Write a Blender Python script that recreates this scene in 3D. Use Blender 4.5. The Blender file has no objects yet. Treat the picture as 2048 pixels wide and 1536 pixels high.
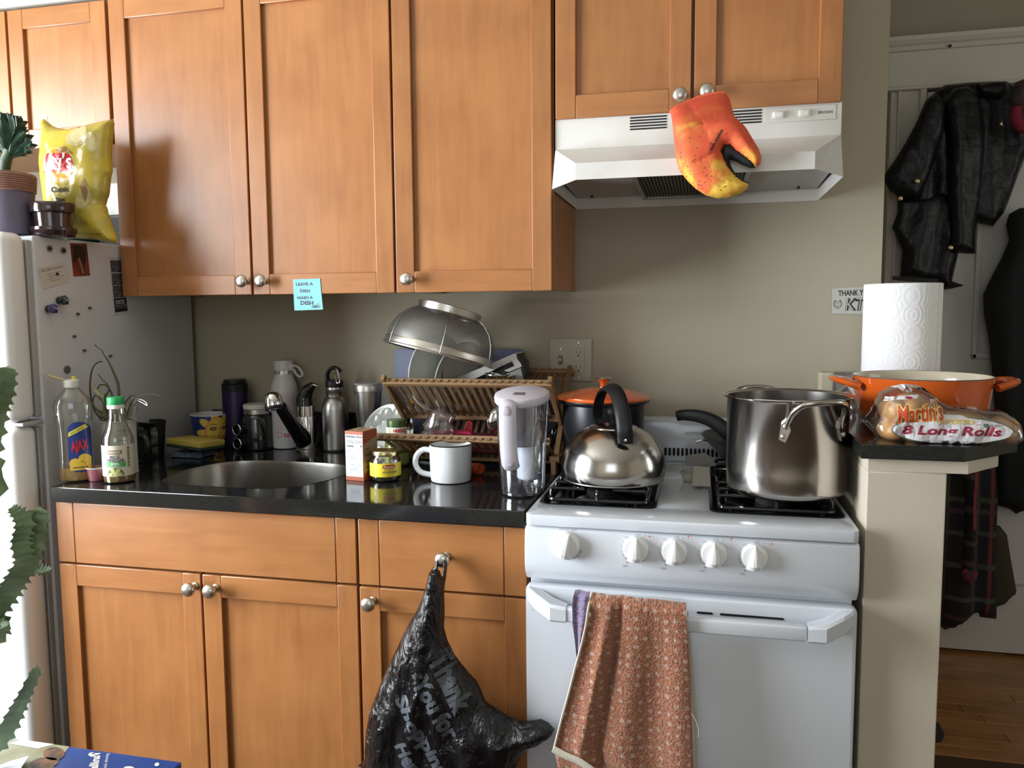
import bpy, bmesh, math, random
from mathutils import Vector, Matrix, noise
from mathutils.geometry import delaunay_2d_cdt
from mathutils.bvhtree import BVHTree
sc = bpy.context.scene
COL = sc.collection
R = math.radians
PI = math.pi
# ------------------------------------------------------------------ camera, world, lights, exposure
cam_d = bpy.data.cameras.new('camera'); cam = bpy.data.objects.new('camera', cam_d); COL.objects.link(cam)
cam_d.sensor_width = 36; cam_d.lens = 27.98994; cam_d.clip_start = 0.05
cm = Matrix([[0.9733805, -0.0135677, 0.2287933], [0.2290679, 0.0908632, -0.9691603], [-0.0076396, 0.995771, 0.0915524]]).to_4x4(); cm.translation = Vector([0.32959, -2.15892, 1.30782]); cam.matrix_world = cm
sc.camera = cam
vs = sc.view_settings
vs.view_transform = 'Standard'; vs.look = 'None'; vs.gamma = 1; vs.use_curve_mapping = False; vs.exposure = 0.0
wd = bpy.data.worlds.new('world'); sc.world = wd; wd.use_nodes = True
wd.node_tree.nodes['Background'].inputs[0].default_value = (0.75, 0.86, 1.0, 1); wd.node_tree.nodes['Background'].inputs[1].default_value = 1.0
def area(name, loc, rot, sx, sy, power, color):
    d = bpy.data.lights.new(name, 'AREA'); d.shape = 'RECTANGLE'; d.size = sx; d.size_y = sy; d.energy = power; d.color = color
    o = bpy.data.objects.new(name, d); COL.objects.link(o); o.location = loc; o.rotation_euler = rot
    return o
area('window_light_side', (-2.24, -1.56, 1.40), (0, R(-90), 0), 1.5, 1.35, 185, (0.88, 0.94, 1.0))
area('window_light_rear', (0.25, -3.78, 1.65), (R(90), 0, 0), 1.35, 1.25, 10, (0.9, 0.95, 1.0))
area('hall_fill_light', (2.79, -.6, 1.5), (0, R(90), 0), 1.3, .95, 5.5, (1.0, 0.93, 0.82))  # fill light added to brighten the far room, no known source
try:
    sc.cycles.max_bounces = 8; sc.cycles.transparent_max_bounces = 24; sc.cycles.caustics_reflective = False; sc.cycles.caustics_refractive = False
    sc.cycles.use_denoising = True
except Exception: pass
# ------------------------------------------------------------------ materials
MATS = {}
def mat(name, c, rough=.5, metal=0, spec=.5, coat=0, bump=0, bscale=60, var=0, vscale=8, trans=0, emis=0, sheen=0, c2=None, stretch=None, alpha=1, coord='Object'):
    if name in MATS: return MATS[name]
    m = bpy.data.materials.new(name); m.use_nodes = True; nt = m.node_tree; b = nt.nodes['Principled BSDF']
    b.inputs['Base Color'].default_value = (*c, 1); b.inputs['Roughness'].default_value = rough; b.inputs['Metallic'].default_value = metal
    b.inputs['Specular IOR Level'].default_value = spec; b.inputs['Coat Weight'].default_value = coat; b.inputs['Coat Roughness'].default_value = .08
    b.inputs['Transmission Weight'].default_value = trans
    if sheen: b.inputs['Sheen Weight'].default_value = sheen
    if alpha < 1: b.inputs['Alpha'].default_value = alpha
    tc = nt.nodes.new('ShaderNodeTexCoord'); mp = nt.nodes.new('ShaderNodeMapping'); nt.links.new(tc.outputs[coord], mp.inputs[0])
    if stretch: mp.inputs['Scale'].default_value = stretch
    if var or c2:
        n = nt.nodes.new('ShaderNodeTexNoise'); n.inputs['Scale'].default_value = vscale; n.inputs['Detail'].default_value = 5; nt.links.new(mp.outputs[0], n.inputs['Vector'])
        cr = nt.nodes.new('ShaderNodeValToRGB'); nt.links.new(n.outputs[0], cr.inputs[0])
        c2 = c2 or tuple(x*(1-var) for x in c)
        cr.color_ramp.elements[0].position = .38; cr.color_ramp.elements[1].position = .62
        cr.color_ramp.elements[0].color = (*c2, 1); cr.color_ramp.elements[1].color = (*c, 1)
        nt.links.new(cr.outputs[0], b.inputs['Base Color'])
    if bump:
        n = nt.nodes.new('ShaderNodeTexNoise'); n.inputs['Scale'].default_value = bscale; n.inputs['Detail'].default_value = 4; nt.links.new(mp.outputs[0], n.inputs['Vector'])
        bp = nt.nodes.new('ShaderNodeBump'); bp.inputs['Strength'].default_value = bump; bp.inputs['Distance'].default_value = .002
        nt.links.new(n.outputs[0], bp.inputs['Height']); nt.links.new(bp.outputs[0], b.inputs['Normal'])
    MATS[name] = m; return m
def clear(name, tint, gloss=.12, rough=.05, opac=0.0, body=(.8,.8,.8)):
    """thin clear plastic or glass: transparent tint + fresnel gloss + a little body"""
    if name in MATS: return MATS[name]
    m = bpy.data.materials.new(name); m.use_nodes = True; nt = m.node_tree; nt.nodes.clear()
    out = nt.nodes.new('ShaderNodeOutputMaterial'); tr = nt.nodes.new('ShaderNodeBsdfTransparent'); tr.inputs[0].default_value = (*tint, 1)
    gl = nt.nodes.new('ShaderNodeBsdfGlossy'); gl.inputs['Roughness'].default_value = rough
    df = nt.nodes.new('ShaderNodeBsdfDiffuse'); df.inputs[0].default_value = (*body, 1)
    lw = nt.nodes.new('ShaderNodeLayerWeight'); lw.inputs[0].default_value = .35
    mr = nt.nodes.new('ShaderNodeMapRange'); mr.inputs['To Min'].default_value = gloss*.4; mr.inputs['To Max'].default_value = min(1, gloss*5)
    nt.links.new(lw.outputs['Facing'], mr.inputs[0])
    m1 = nt.nodes.new('ShaderNodeMixShader'); m1.inputs[0].default_value = opac; nt.links.new(tr.outputs[0], m1.inputs[1]); nt.links.new(df.outputs[0], m1.inputs[2])
    m2 = nt.nodes.new('ShaderNodeMixShader'); nt.links.new(mr.outputs[0], m2.inputs[0]); nt.links.new(m1.outputs[0], m2.inputs[1]); nt.links.new(gl.outputs[0], m2.inputs[2])
    nt.links.new(m2.outputs[0], out.inputs[0]); MATS[name] = m; return m
def wood(name, c1, c2, axis='z', rough=.32, scale=1.0, knots=True, dark=.75):
    if name in MATS: return MATS[name]
    m = bpy.data.materials.new(name); m.use_nodes = True; nt = m.node_tree; b = nt.nodes['Principled BSDF']; N = nt.nodes.new; L = nt.links.new
    tc = N('ShaderNodeTexCoord'); mp = N('ShaderNodeMapping'); L(tc.outputs['Object'], mp.inputs[0])
    oi = N('ShaderNodeObjectInfo'); vm = N('ShaderNodeVectorMath'); vm.operation = 'ADD'; ml = N('ShaderNodeMath'); ml.operation = 'MULTIPLY'; ml.inputs[1].default_value = 31.7
    L(oi.outputs['Random'], ml.inputs[0]); L(mp.outputs[0], vm.inputs[0]); L(ml.outputs[0], vm.inputs[1])
    st = {'z': (1, 1, .09), 'x': (.09, 1, 1), 'y': (1, .09, 1)}[axis]
    mp2 = N('ShaderNodeMapping'); mp2.inputs['Scale'].default_value = tuple(k*scale for k in st); L(vm.outputs[0], mp2.inputs[0])
    n1 = N('ShaderNodeTexNoise'); n1.inputs['Scale'].default_value = 55; n1.inputs['Detail'].default_value = 7; n1.inputs['Distortion'].default_value = .6; L(mp2.outputs[0], n1.inputs['Vector'])
    n2 = N('ShaderNodeTexNoise'); n2.inputs['Scale'].default_value = 7; n2.inputs['Detail'].default_value = 3; L(vm.outputs[0], n2.inputs['Vector'])
    ad = N('ShaderNodeMath'); ad.operation = 'MULTIPLY_ADD'; ad.inputs[1].default_value = .45; L(n1.outputs[0], ad.inputs[0])
    m3 = N('ShaderNodeMath'); m3.operation = 'MULTIPLY'; m3.inputs[1].default_value = .55; L(n2.outputs[0], m3.inputs[0]); L(m3.outputs[0], ad.inputs[2])
    cr = N('ShaderNodeValToRGB'); cr.color_ramp.elements[0].position = .36; cr.color_ramp.elements[1].position = .64
    cr.color_ramp.elements[0].color = (*c2, 1); cr.color_ramp.elements[1].color = (*c1, 1); L(ad.outputs[0], cr.inputs[0])
    hv = N('ShaderNodeHueSaturation'); mr = N('ShaderNodeMapRange'); mr.inputs['To Min'].default_value = .93; mr.inputs['To Max'].default_value = 1.06
    L(oi.outputs['Random'], mr.inputs[0]); L(mr.outputs[0], hv.inputs['Value']); L(cr.outputs[0], hv.inputs['Color']); L(hv.outputs[0], b.inputs['Base Color'])
    b.inputs['Roughness'].default_value = rough
    bp = N('ShaderNodeBump'); bp.inputs['Strength'].default_value = .06; bp.inputs['Distance'].default_value = .001; L(n1.outputs[0], bp.inputs['Height']); L(bp.outputs[0], b.inputs['Normal'])
    MATS[name] = m; return m
# ------------------------------------------------------------------ object helpers
ORG = {}
def _cnt(me, smooth, ang=38):
    if smooth:
        for p in me.polygons: p.use_smooth = True
        try: me.set_sharp_from_angle(angle=R(ang))
        except Exception: pass
def tag(o, label=None, cat=None, group=None, kind=None):
    if label: o['label'] = label
    if cat: o['category'] = cat
    if group: o['group'] = group
    if kind: o['kind'] = kind
    return o
def T(name, label, cat, loc, group=None):
    o = bpy.data.objects.new(name, None); COL.objects.link(o); o.location = loc; o.empty_display_size = .05; ORG[o.name] = Vector(loc)
    return tag(o, label, cat, group)
def mk(name, verts, faces, m, parent=None, smooth=True, org=None, ang=38, label=None):
    vs_ = [Vector(v) for v in verts]
    if org is None:
        lo = [min(v[i] for v in vs_) for i in range(3)]; hi = [max(v[i] for v in vs_) for i in range(3)]
        org = Vector(((lo[0]+hi[0])/2, (lo[1]+hi[1])/2, lo[2]))
    org = Vector(org)
    me = bpy.data.meshes.new(name); me.from_pydata([v-org for v in vs_], [], faces); me.validate(); me.update()
    me.materials.append(m); _cnt(me, smooth, ang)
    o = bpy.data.objects.new(name, me); COL.objects.link(o); ORG[o.name] = org
    if parent is not None:
        o.parent = parent; o.location = org - ORG[parent.name]
    else: o.location = org
    if label: o['label'] = label
    return o
def mkb(name, bm, m, parent=None, smooth=True, org=None, ang=38, label=None):
    bmesh.ops.recalc_face_normals(bm, faces=bm.faces)
    bm.verts.ensure_lookup_table(); bm.verts.index_update()
    v = [x.co.copy() for x in bm.verts]; f = [[y.index for y in x.verts] for x in bm.faces]; bm.free()
    return mk(name, v, f, m, parent, smooth, org, ang, label)
def clone(o, dloc, parent='same', rot=None):
    c = o.copy(); COL.objects.link(c); c.location = o.location + Vector(dloc); ORG[c.name] = ORG[o.name] + Vector(dloc)
    if rot: c.rotation_euler = rot
    if parent != 'same': c.parent = parent
    return c
def bbox(bm, lo, hi, bev=0, seg=2, M=None):
    r = bmesh.ops.create_cube(bm, size=1); vs_ = r['verts']
    for v in vs_: v.co = Vector([(lo[i]+hi[i])/2 + v.co[i]*(hi[i]-lo[i]) for i in range(3)])
    if M: 
        for v in vs_: v.co = M @ v.co
    if bev:
        es = list({e for v in vs_ for e in v.link_edges})
        bmesh.ops.bevel(bm, geom=es, offset=bev, segments=seg, affect='EDGES', profile=.5)
def box(name, lo, hi, m, parent=None, bev=.001, seg=2, M=None, label=None):
    bm = bmesh.new(); bbox(bm, lo, hi, bev, seg, M); return mkb(name, bm, m, parent, True, label=label, ang=22)
def boxes(name, lst, m, parent=None, bev=.001, seg=1):
    bm = bmesh.new()
    for lo, hi in lst: bbox(bm, lo, hi, bev, seg)
    return mkb(name, bm, m, parent)
def lathe_vf(prof, seg=40, c=(0, 0), sx=1, sy=1, a0=0, a1=2*PI, M=None, cap=True):
    full = abs(a1-a0-2*PI) < 1e-6; n = seg if full else seg+1; V = []; F = []
    for r, z in prof:
        for i in range(n):
            a = a0+(a1-a0)*i/seg; V.append(Vector((c[0]+r*math.sin(a)*sx, c[1]-r*math.cos(a)*sy, z)))
    for k in range(len(prof)-1):
        for i in range(seg):
            j = (i+1) % n; F.append((k*n+i, k*n+j, (k+1)*n+j, (k+1)*n+i))
    if cap and full:
        if prof[0][0] > 1e-6: F.append(tuple(reversed(range(n))))
        if prof[-1][0] > 1e-6: F.append(tuple(range((len(prof)-1)*n, len(prof)*n)))
    if M: V = [M @ v for v in V]
    return V, F
def lathe(name, prof, c, m, parent=None, seg=40, sx=1, sy=1, M=None, label=None, cap=True, a0=0, a1=2*PI, ang=38):
    V, F = lathe_vf([(max(r, 0), z) for r, z in prof], seg, c, sx, sy, a0, a1, M, cap)
    bm = bmesh.new(); vv = [bm.verts.new(v) for v in V]
    for f in F:
        try: bm.faces.new([vv[i] for i in f])
        except Exception: pass
    bmesh.ops.remove_doubles(bm, verts=bm.verts, dist=1e-6)
    return mkb(name, bm, m, parent, True, label=label, ang=ang)
def smooth_path(pts, n=6, closed=False):
    P = [Vector(p) for p in pts]; out = []; N = len(P)
    rng = range(N if closed else N-1)
    for i in rng:
        p0 = P[(i-1) % N] if (closed or i > 0) else P[0]; p1 = P[i]; p2 = P[(i+1) % N]; p3 = P[(i+2) % N] if (closed or i+2 < N) else P[-1]
        for k in range(n):
            t = k/n; out.append(.5*((2*p1)+(-p0+p2)*t+(2*p0-5*p1+4*p2-p3)*t*t+(-p0+3*p1-3*p2+p3)*t**3))
    if not closed: out.append(P[-1])
    return out
def tube_bm(bm, pts, r, res=8, closed=False, flat=None, up=(0, 0, 1)):
    P = [Vector(p) for p in pts]; n = len(P); rr = r if isinstance(r, (list, tuple)) else [r]*n
    rings = []; T0 = (P[1]-P[0]).normalized(); upv = Vector(up)
    N0 = upv - T0*upv.dot(T0)
    if N0.length < 1e-3: N0 = Vector((1, 0, 0)) - T0*T0.x
    N0.normalize()
    for i in range(n):
        if closed: t = (P[(i+1) % n]-P[i-1]).normalized()
        else: t = (P[min(i+1, n-1)]-P[max(i-1, 0)]).normalized()
        N0 = (N0 - t*N0.dot(t)).normalized(); B = t.cross(N0)
        rad = rr[min(i, len(rr)-1)]; fx, fy = (1, 1) if not flat else flat
        rings.append([bm.verts.new(P[i] + (N0*math.cos(2*PI*k/res)*fx + B*math.sin(2*PI*k/res)*fy)*rad) for k in range(res)])
    for i in range(n if closed else n-1):
        a = rings[i]; b = rings[(i+1) % n]
        for k in range(res): bm.faces.new((a[k], a[(k+1) % res], b[(k+1) % res], b[k]))
    if not closed:
        bm.faces.new(rings[0][::-1]); bm.faces.new(rings[-1])
def tube(name, pts, r, m, parent=None, res=8, closed=False, flat=None, up=(0, 0, 1), label=None, sm=0):
    if sm:
        n0 = len(pts); pts = smooth_path(pts, sm, closed)
        if isinstance(r, (list, tuple)):
            r2 = []
            for i in range(len(pts)):
                t = i/sm; a = min(int(t), n0-1); b = min(a+1, n0-1); r2.append(r[a]+(r[b]-r[a])*(t-a))
            r = r2
    bm = bmesh.new(); tube_bm(bm, pts, r, res, closed, flat, up); return mkb(name, bm, m, parent, True, label=label)
def plate(name, outer, holes, z0, z1, m, parent=None, bev=0, axis='z', label=None):
    """polygon with holes extruded; axis z: (x,y); axis y: (x,z) ; axis x: (y,z)"""
    bm = bmesh.new(); es = []
    def P(a, b, c): return {'z': (a, b, c), 'y': (a, c, b), 'x': (c, a, b)}[axis]
    for loop in [outer]+holes:
        vv = [bm.verts.new(P(a, b, z0)) for a, b in loop]
        for i in range(len(vv)): es.append(bm.edges.new((vv[i], vv[(i+1) % len(vv)])))
    if holes: r = bmesh.ops.triangle_fill(bm, use_beauty=True, use_dissolve=False, edges=es)
    else: bm.faces.new(bm.verts[:])
    fs = bm.faces[:]
    r = bmesh.ops.extrude_face_region(bm, geom=fs)
    d = Vector(P(0, 0, z1-z0)); 
    for v in [g for g in r['geom'] if isinstance(g, bmesh.types.BMVert)]: v.co += d
    if bev:
        bmesh.ops.recalc_face_normals(bm, faces=bm.faces)
        ee = [e for e in bm.edges if len(e.link_faces) == 2 and e.calc_face_angle(0) > .9]
        bmesh.ops.bevel(bm, geom=ee, offset=bev, segments=2, affect='EDGES', profile=.5, clamp_overlap=True)
    return mkb(name, bm, m, parent, True, label=label, ang=22 if len(outer) < 12 else 38)
def rrect(x0, y0, x1, y1, r, n=5):
    out = []
    rs = r if isinstance(r, (list, tuple)) else [r]*4
    for (cx, cy, a, q) in ((x1-rs[0], y1-rs[0], 0, rs[0]), (x0+rs[1], y1-rs[1], 90, rs[1]), (x0+rs[2], y0+rs[2], 180, rs[2]), (x1-rs[3], y0+rs[3], 270, rs[3])):
        for k in range(n+1):
            t = R(a+90*k/n); out.append((cx+q*math.cos(t), cy+q*math.sin(t)))
    return out
def ellipse(cx, cy, a, b, n=32, rot=0):
    return [(cx+a*math.cos(t)*math.cos(rot)-b*math.sin(t)*math.sin(rot), cy+a*math.cos(t)*math.sin(rot)+b*math.sin(t)*math.cos(rot)) for t in [2*PI*k/n for k in range(n)]]
def resample(pts, step):
    out = []; n = len(pts)
    for i in range(n):
        a = Vector(pts[i]); b = Vector(pts[(i+1) % n]); k = max(1, int(round((b-a).length/step)))
        for j in range(k): out.append(a.lerp(b, j/k))
    return out
def curve2(pts, n=4):
    return [(p[0], p[1]) for p in smooth_path([(a, b, 0) for a, b in pts], n, True)]
def inside(p, poly):
    c = False; n = len(poly)
    for i in range(n):
        a = poly[i]; b = poly[i-1]
        if (a[1] > p[1]) != (b[1] > p[1]) and p[0] < (b[0]-a[0])*(p[1]-a[1])/(b[1]-a[1])+a[0]: c = not c
    return c
def dist_out(p, poly):
    d = 9; n = len(poly); px, py = p
    for i in range(n):
        ax, ay = poly[i-1]; bx, by = poly[i]; dx = bx-ax; dy = by-ay; L = dx*dx+dy*dy
        t = 0 if L == 0 else max(0, min(1, ((px-ax)*dx+(py-ay)*dy)/L)); q = (ax+dx*t-px)**2+(ay+dy*t-py)**2
        if q < d: d = q
    return math.sqrt(d) if d < 9 else 3
def puff(name, outline, y0, Tf, Tb, D, step, m, parent=None, wr=0, ws=20, wfun=None, yfun=None, axis='y', label=None, edge=0.0, seed=0):
    """outline (x,z) inflated to both sides of the plane y=y0 (front is -y). returns object, bvh"""
    ol = [tuple(v) for v in resample(outline, step)]; xs = [p[0] for p in ol]; zs = [p[1] for p in ol]
    pts = list(ol); x = min(xs)+step/2; rnd = random.Random(7+seed)
    while x < max(xs):
        z = min(zs)+step/2
        while z < max(zs):
            p = (x+rnd.uniform(-.2, .2)*step, z+rnd.uniform(-.2, .2)*step)
            if inside(p, ol) and dist_out(p, ol) > step*.45: pts.append(p)
            z += step
        x += step
    n = len(ol); ed = [(i, (i+1) % n) for i in range(n)]
    r = delaunay_2d_cdt([Vector(p) for p in pts], ed, [], 1, 1e-6)
    V2, F2 = r[0], r[2]; nv = len(V2); F2 = [f for f in F2]
    front = []; back = []; hs = []
    for p in V2:
        d = dist_out(p, ol); t = min(d/(D(p[0], p[1]) if callable(D) else D), 1); h = math.sqrt(max(0, 1-(1-t)**2)); hs.append(d)
        w = 0
        if wfun: w = wfun(p[0], p[1], t)
        elif wr: w = wr*noise.fractal(Vector((p[0]*ws, seed*3.1, p[1]*ws)), 1, 2, 3)*t
        yb = y0+(yfun(p[0], p[1]) if yfun else 0)
        front.append((p[0], yb-edge-Tf*h-w, p[1])); back.append((p[0], yb+edge+Tb*h, p[1]))
    bnd = {}
    V = front[:]; bi = []
    for i in range(nv):
        if hs[i] < 1e-5 and edge == 0: bi.append(i)
        else: bi.append(len(V)); V.append(back[i])
    F = [tuple(f) for f in F2] + [tuple(bi[i] for i in reversed(f)) for f in F2]
    if edge:
        ec = {}
        for f in F2:
            for k in range(len(f)):
                a, b = f[k], f[(k+1) % len(f)]; key = (min(a, b), max(a, b)); ec.setdefault(key, []).append((a, b))
        for k, l in ec.items():
            if len(l) == 1: a, b = l[0]; F.append((b, a, bi[a], bi[b]))
    if axis == 'x': V = [(y, x_, z) for x_, y, z in V]
    bm = bmesh.new(); vv = [bm.verts.new(v) for v in V]
    for f in F:
        try: bm.faces.new([vv[i] for i in f])
        except Exception: pass
    bvh = BVHTree.FromBMesh(bm)
    o = mkb(name, bm, m, parent, True, ang=80, label=label)
    return o, bvh
# ---- decals
def planemap(O, Uv, Vv, off=0, N=(0, -1, 0)):
    O = Vector(O)+Vector(N)*off; Uv = Vector(Uv); Vv = Vector(Vv)
    return lambda a, b: O+Uv*a+Vv*b
def cylmap(cx, cy, z0, rad, th0=0, off=.0005, sx=1, sy=1, slope=0, rfun=None):
    def f(a, b):
        th = th0+a/rad; r = (rfun(z0+b) if rfun else rad+slope*b)+off
        return Vector((cx+r*math.sin(th)*sx, cy-r*math.cos(th)*sy, z0+b))
    return f
def drape(bvh, O, Uv, Vv, dr=(0, 1, 0), off=.0008, far=.3):
    O = Vector(O); Uv = Vector(Uv); Vv = Vector(Vv); dr = Vector(dr)
    st = {'d': far}
    def f(a, b):
        p = O+Uv*a+Vv*b; h = bvh.ray_cast(p-dr*far, dr, far*3)
        if h[0] is None: return p-dr*(far-st['d'])-dr*off
        st['d'] = h[3]; return h[0]-dr*off
    return f
def cutgrid(bm, cell):
    xs = [v.co.x for v in bm.verts]; ys = [v.co.y for v in bm.verts]
    if not xs: return
    k = math.floor(min(xs)/cell)+1
    while k*cell < max(xs): bmesh.ops.bisect_plane(bm, geom=bm.verts[:]+bm.edges[:]+bm.faces[:], plane_co=(k*cell, 0, 0), plane_no=(1, 0, 0)); k += 1
    k = math.floor(min(ys)/cell)+1
    while k*cell < max(ys): bmesh.ops.bisect_plane(bm, geom=bm.verts[:]+bm.edges[:]+bm.faces[:], plane_co=(0, k*cell, 0), plane_no=(0, 1, 0)); k += 1
def poly_decal(name, polys, mp, m, parent=None, cell=None, label=None):
    bm = bmesh.new()
    for pl in polys:
        try: bm.faces.new([bm.verts.new((a, b, 0)) for a, b in pl])
        except Exception: pass
    if cell:
        bmesh.ops.triangulate(bm, faces=bm.faces); cutgrid(bm, cell)
    for v in bm.verts: v.co = mp(v.co.x, v.co.y)
    bm.verts.index_update(); vv = [v.co.copy() for v in bm.verts]; ff = [[y.index for y in x.verts] for x in bm.faces]; bm.free()
    return mk(name, vv, ff, m, parent, False, label=label)
def text_bm(s, h, w=None, bold=0, shear=0, rot=0, at=(0, 0), align='C', sp=1, res=2):
    cu = bpy.data.curves.new('t', 'FONT'); cu.body = s; cu.size = 1; cu.offset = bold; cu.shear = shear; cu.space_character = sp; cu.resolution_u = res; cu.fill_mode = 'FRONT'
    o = bpy.data.objects.new('t', cu); COL.objects.link(o); dg = bpy.context.evaluated_depsgraph_get(); dg.update()
    me = bpy.data.meshes.new_from_object(o.evaluated_get(dg)); bm = bmesh.new(); bm.from_mesh(me)
    bpy.data.objects.remove(o); bpy.data.curves.remove(cu); bpy.data.meshes.remove(me)
    if not len(bm.verts): return bm
    x0 = min(v.co.x for v in bm.verts); x1 = max(v.co.x for v in bm.verts); y0 = min(v.co.y for v in bm.verts); y1 = max(v.co.y for v in bm.verts)
    sy = h/(y1-y0); sx = (w/(x1-x0)) if w else sy; c, s_ = math.cos(rot), math.sin(rot)
    for v in bm.verts:
        a = (v.co.x-(x0+x1)/2)*sx if align == 'C' else (v.co.x-x0)*sx
        b = (v.co.y-(y0+y1)/2)*sy
        v.co = Vector((at[0]+a*c-b*s_, at[1]+a*s_+b*c, 0))
    return bm
def text(name, items, mp, m, parent=None, cell=None, label=None):
    """items: list of dicts for text_bm; all in one lettering mesh"""
    V = []; F = []
    for it in items:
        bm = text_bm(**it)
        if cell: cutgrid(bm, cell)
        bm.verts.index_update(); k = len(V); V += [mp(v.co.x, v.co.y) for v in bm.verts]; F += [[y.index+k for y in x.verts] for x in bm.faces]; bm.free()
    return mk(name, V, F, m, parent, False, label=label)
def tx(s, h, w=None, **k): return dict(s=s, h=h, w=w, **k)
def rect(a0, b0, a1, b1): return [(a0, b0), (a1, b0), (a1, b1), (a0, b1)]
def strip(pts, w):
    """polyline as quads"""
    out = []
    for i in range(len(pts)-1):
        a = Vector(pts[i]); b = Vector(pts[i+1]); d = (b-a)
        if d.length < 1e-9: continue
        d.normalize(); n = Vector((-d.y, d.x))*w/2; a = a-d*w*.3; b = b+d*w*.3
        out.append([tuple(a-n), tuple(b-n), tuple(b+n), tuple(a+n)])
    return out
def sphere(name, c, r, m, parent=None, seg=16, sc=(1, 1, 1), label=None):
    prof = [(r*math.sin(PI*k/(seg//2)), -r*math.cos(PI*k/(seg//2))) for k in range(seg//2+1)]
    M = Matrix.Translation(c) @ Matrix.Diagonal((*sc, 1))
    return lathe(name, prof, (0, 0), m, parent, seg, M=M, label=label)
# ------------------------------------------------------------------ material table
white_enamel = mat('white_enamel', (.62, .645, .69), .22, coat=.4, bump=.03, bscale=9)
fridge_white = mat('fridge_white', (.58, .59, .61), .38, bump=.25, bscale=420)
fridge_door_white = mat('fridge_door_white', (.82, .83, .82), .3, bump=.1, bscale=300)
gasket = mat('gasket_grey', (.42, .41, .39), .6)
wall_paint = mat('wall_paint', (.43, .385, .285), .75, bump=.12, bscale=120, var=.03, vscale=3)
trim_paint = mat('trim_paint', (.66, .62, .53), .5, bump=.05, bscale=60)
post_paint = mat('post_paint', (.56, .495, .39), .55, bump=.06, bscale=90, var=.04, vscale=14)
maple_v = wood('maple_vertical', (.405, .170, .056), (.315, .122, .038), 'z', .34)
maple_h = wood('maple_horizontal', (.415, .175, .058), (.325, .128, .040), 'x', .34)
maple_dark = wood('maple_edge', (.30, .12, .045), (.22, .085, .03), 'z', .45)
granite = mat('black_granite', (.010, .010, .010), .1, spec=.5, c2=(.018, .018, .017), vscale=420)
nickel = mat('brushed_nickel', (.60, .57, .52), .32, 1, bump=.05, bscale=200)
chrome = mat('chrome', (.75, .75, .76), .09, 1)
steel = mat('stainless_steel', (.50, .475, .445), .2, 1, bump=.03, bscale=30, stretch=(1, 1, .05))
steel_b = mat('brushed_steel', (.42, .41, .39), .34, 1, bump=.08, bscale=300, stretch=(1, 1, .02))
black_pl = mat('black_plastic', (.009, .009, .010), .42, spec=.3)
black_matte = mat('black_matte', (.01, .01, .011), .6)
black_gloss = mat('black_enamel', (.009, .009, .010), .12, coat=.5)
slot_dark = mat('slot_dark', (.006, .006, .006), .8)
ink = mat('black_ink', (.02, .02, .025), .6)
ink_grey = mat('grey_ink', (.18, .18, .2), .6)
paper_w = mat('white_paper', (.82, .82, .80), .7)
red_ink = mat('red_ink', (.62, .03, .02), .5)
orange_ink = mat('orange_ink', (.75, .12, .03), .5)
bamboo = wood('bamboo', (.30, .175, .08), (.19, .105, .045), 'x', .55)
bamboo_y = wood('bamboo_slat', (.25, .145, .065), (.15, .085, .035), 'z', .55)
# ------------------------------------------------------------------ the room
def struct(o): o['kind'] = 'structure'; return o
XL, XR, YB, YF, ZC = -2.12, 2.7, 0.0, -3.7, 2.62
struct(box('wall_back', (XL-.1, 0, 0), (.768, .11, ZC), wall_paint, bev=0))
struct(box('wall_far', (.5, 1.13, 0), (XR+.1, 1.35, ZC), wall_paint, bev=0))
struct(box('wall_passage', (.40, .11, 0), (.50, 1.3, ZC), wall_paint, bev=0))
ceil_paint = mat('ceiling_paint', (.52, .49, .42), .8)
struct(box('ceiling', (XL-.1, YF-.1, ZC), (XR+.1, 1.35, ZC+.1), ceil_paint, bev=0))
struct(box('trim_1', (XL, -.335, 2.116), (.62, 0, ZC), ceil_paint, bev=0))
# walls with window openings
def wall_window(name, a0, a1, z0, z1, axis, c0, c1, full, wname):
    outer = [(full[0], 0), (full[1], 0), (full[1], ZC), (full[0], ZC)]
    struct(plate(name, outer, [[(a0, z0), (a1, z0), (a1, z1), (a0, z1)]], c0, c1, wall_paint, axis=axis))
    fr = T(wname, None, None, (0, 0, 0)); fr['kind'] = 'structure'; cc = (c0+c1)/2
    w = .06; am = (a0+a1)/2; zm = (z0+z1)/2
    def b(n, q0, q1, r0, r1, t=.02):
        lo = (cc-t, q0, r0) if axis == 'x' else (q0, cc-t, r0); hi = (cc+t, q1, r1) if axis == 'x' else (q1, cc+t, r1)
        box(n, lo, hi, trim_paint, fr, .003)
    b('window_frame', a0, a0+w, z0, z1); b('window_frame', a1-w, a1, z0, z1); b('window_frame', a0, a1, z0, z0+w); b('window_frame', a0, a1, z1-w, z1); b('window_frame', a0, a1, zm-.025, zm+.025)
wall_window('wall_left', -2.27, -.85, .6, 2.2, 'x', XL-.12, XL, (YF-.1, .1), 'window_1')
wall_window('wall_right', -1.1, -.1, .85, 2.2, 'x', XR, XR+.12, (YF-.1, 1.35), 'added_hall_window')  # unseen window added as an opening for the hall fill light
wall_window('wall_front', -.42, .92, .95, 2.35, 'y', YF-.12, YF, (XL-.1, XR+.1), 'window_2')
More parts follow.
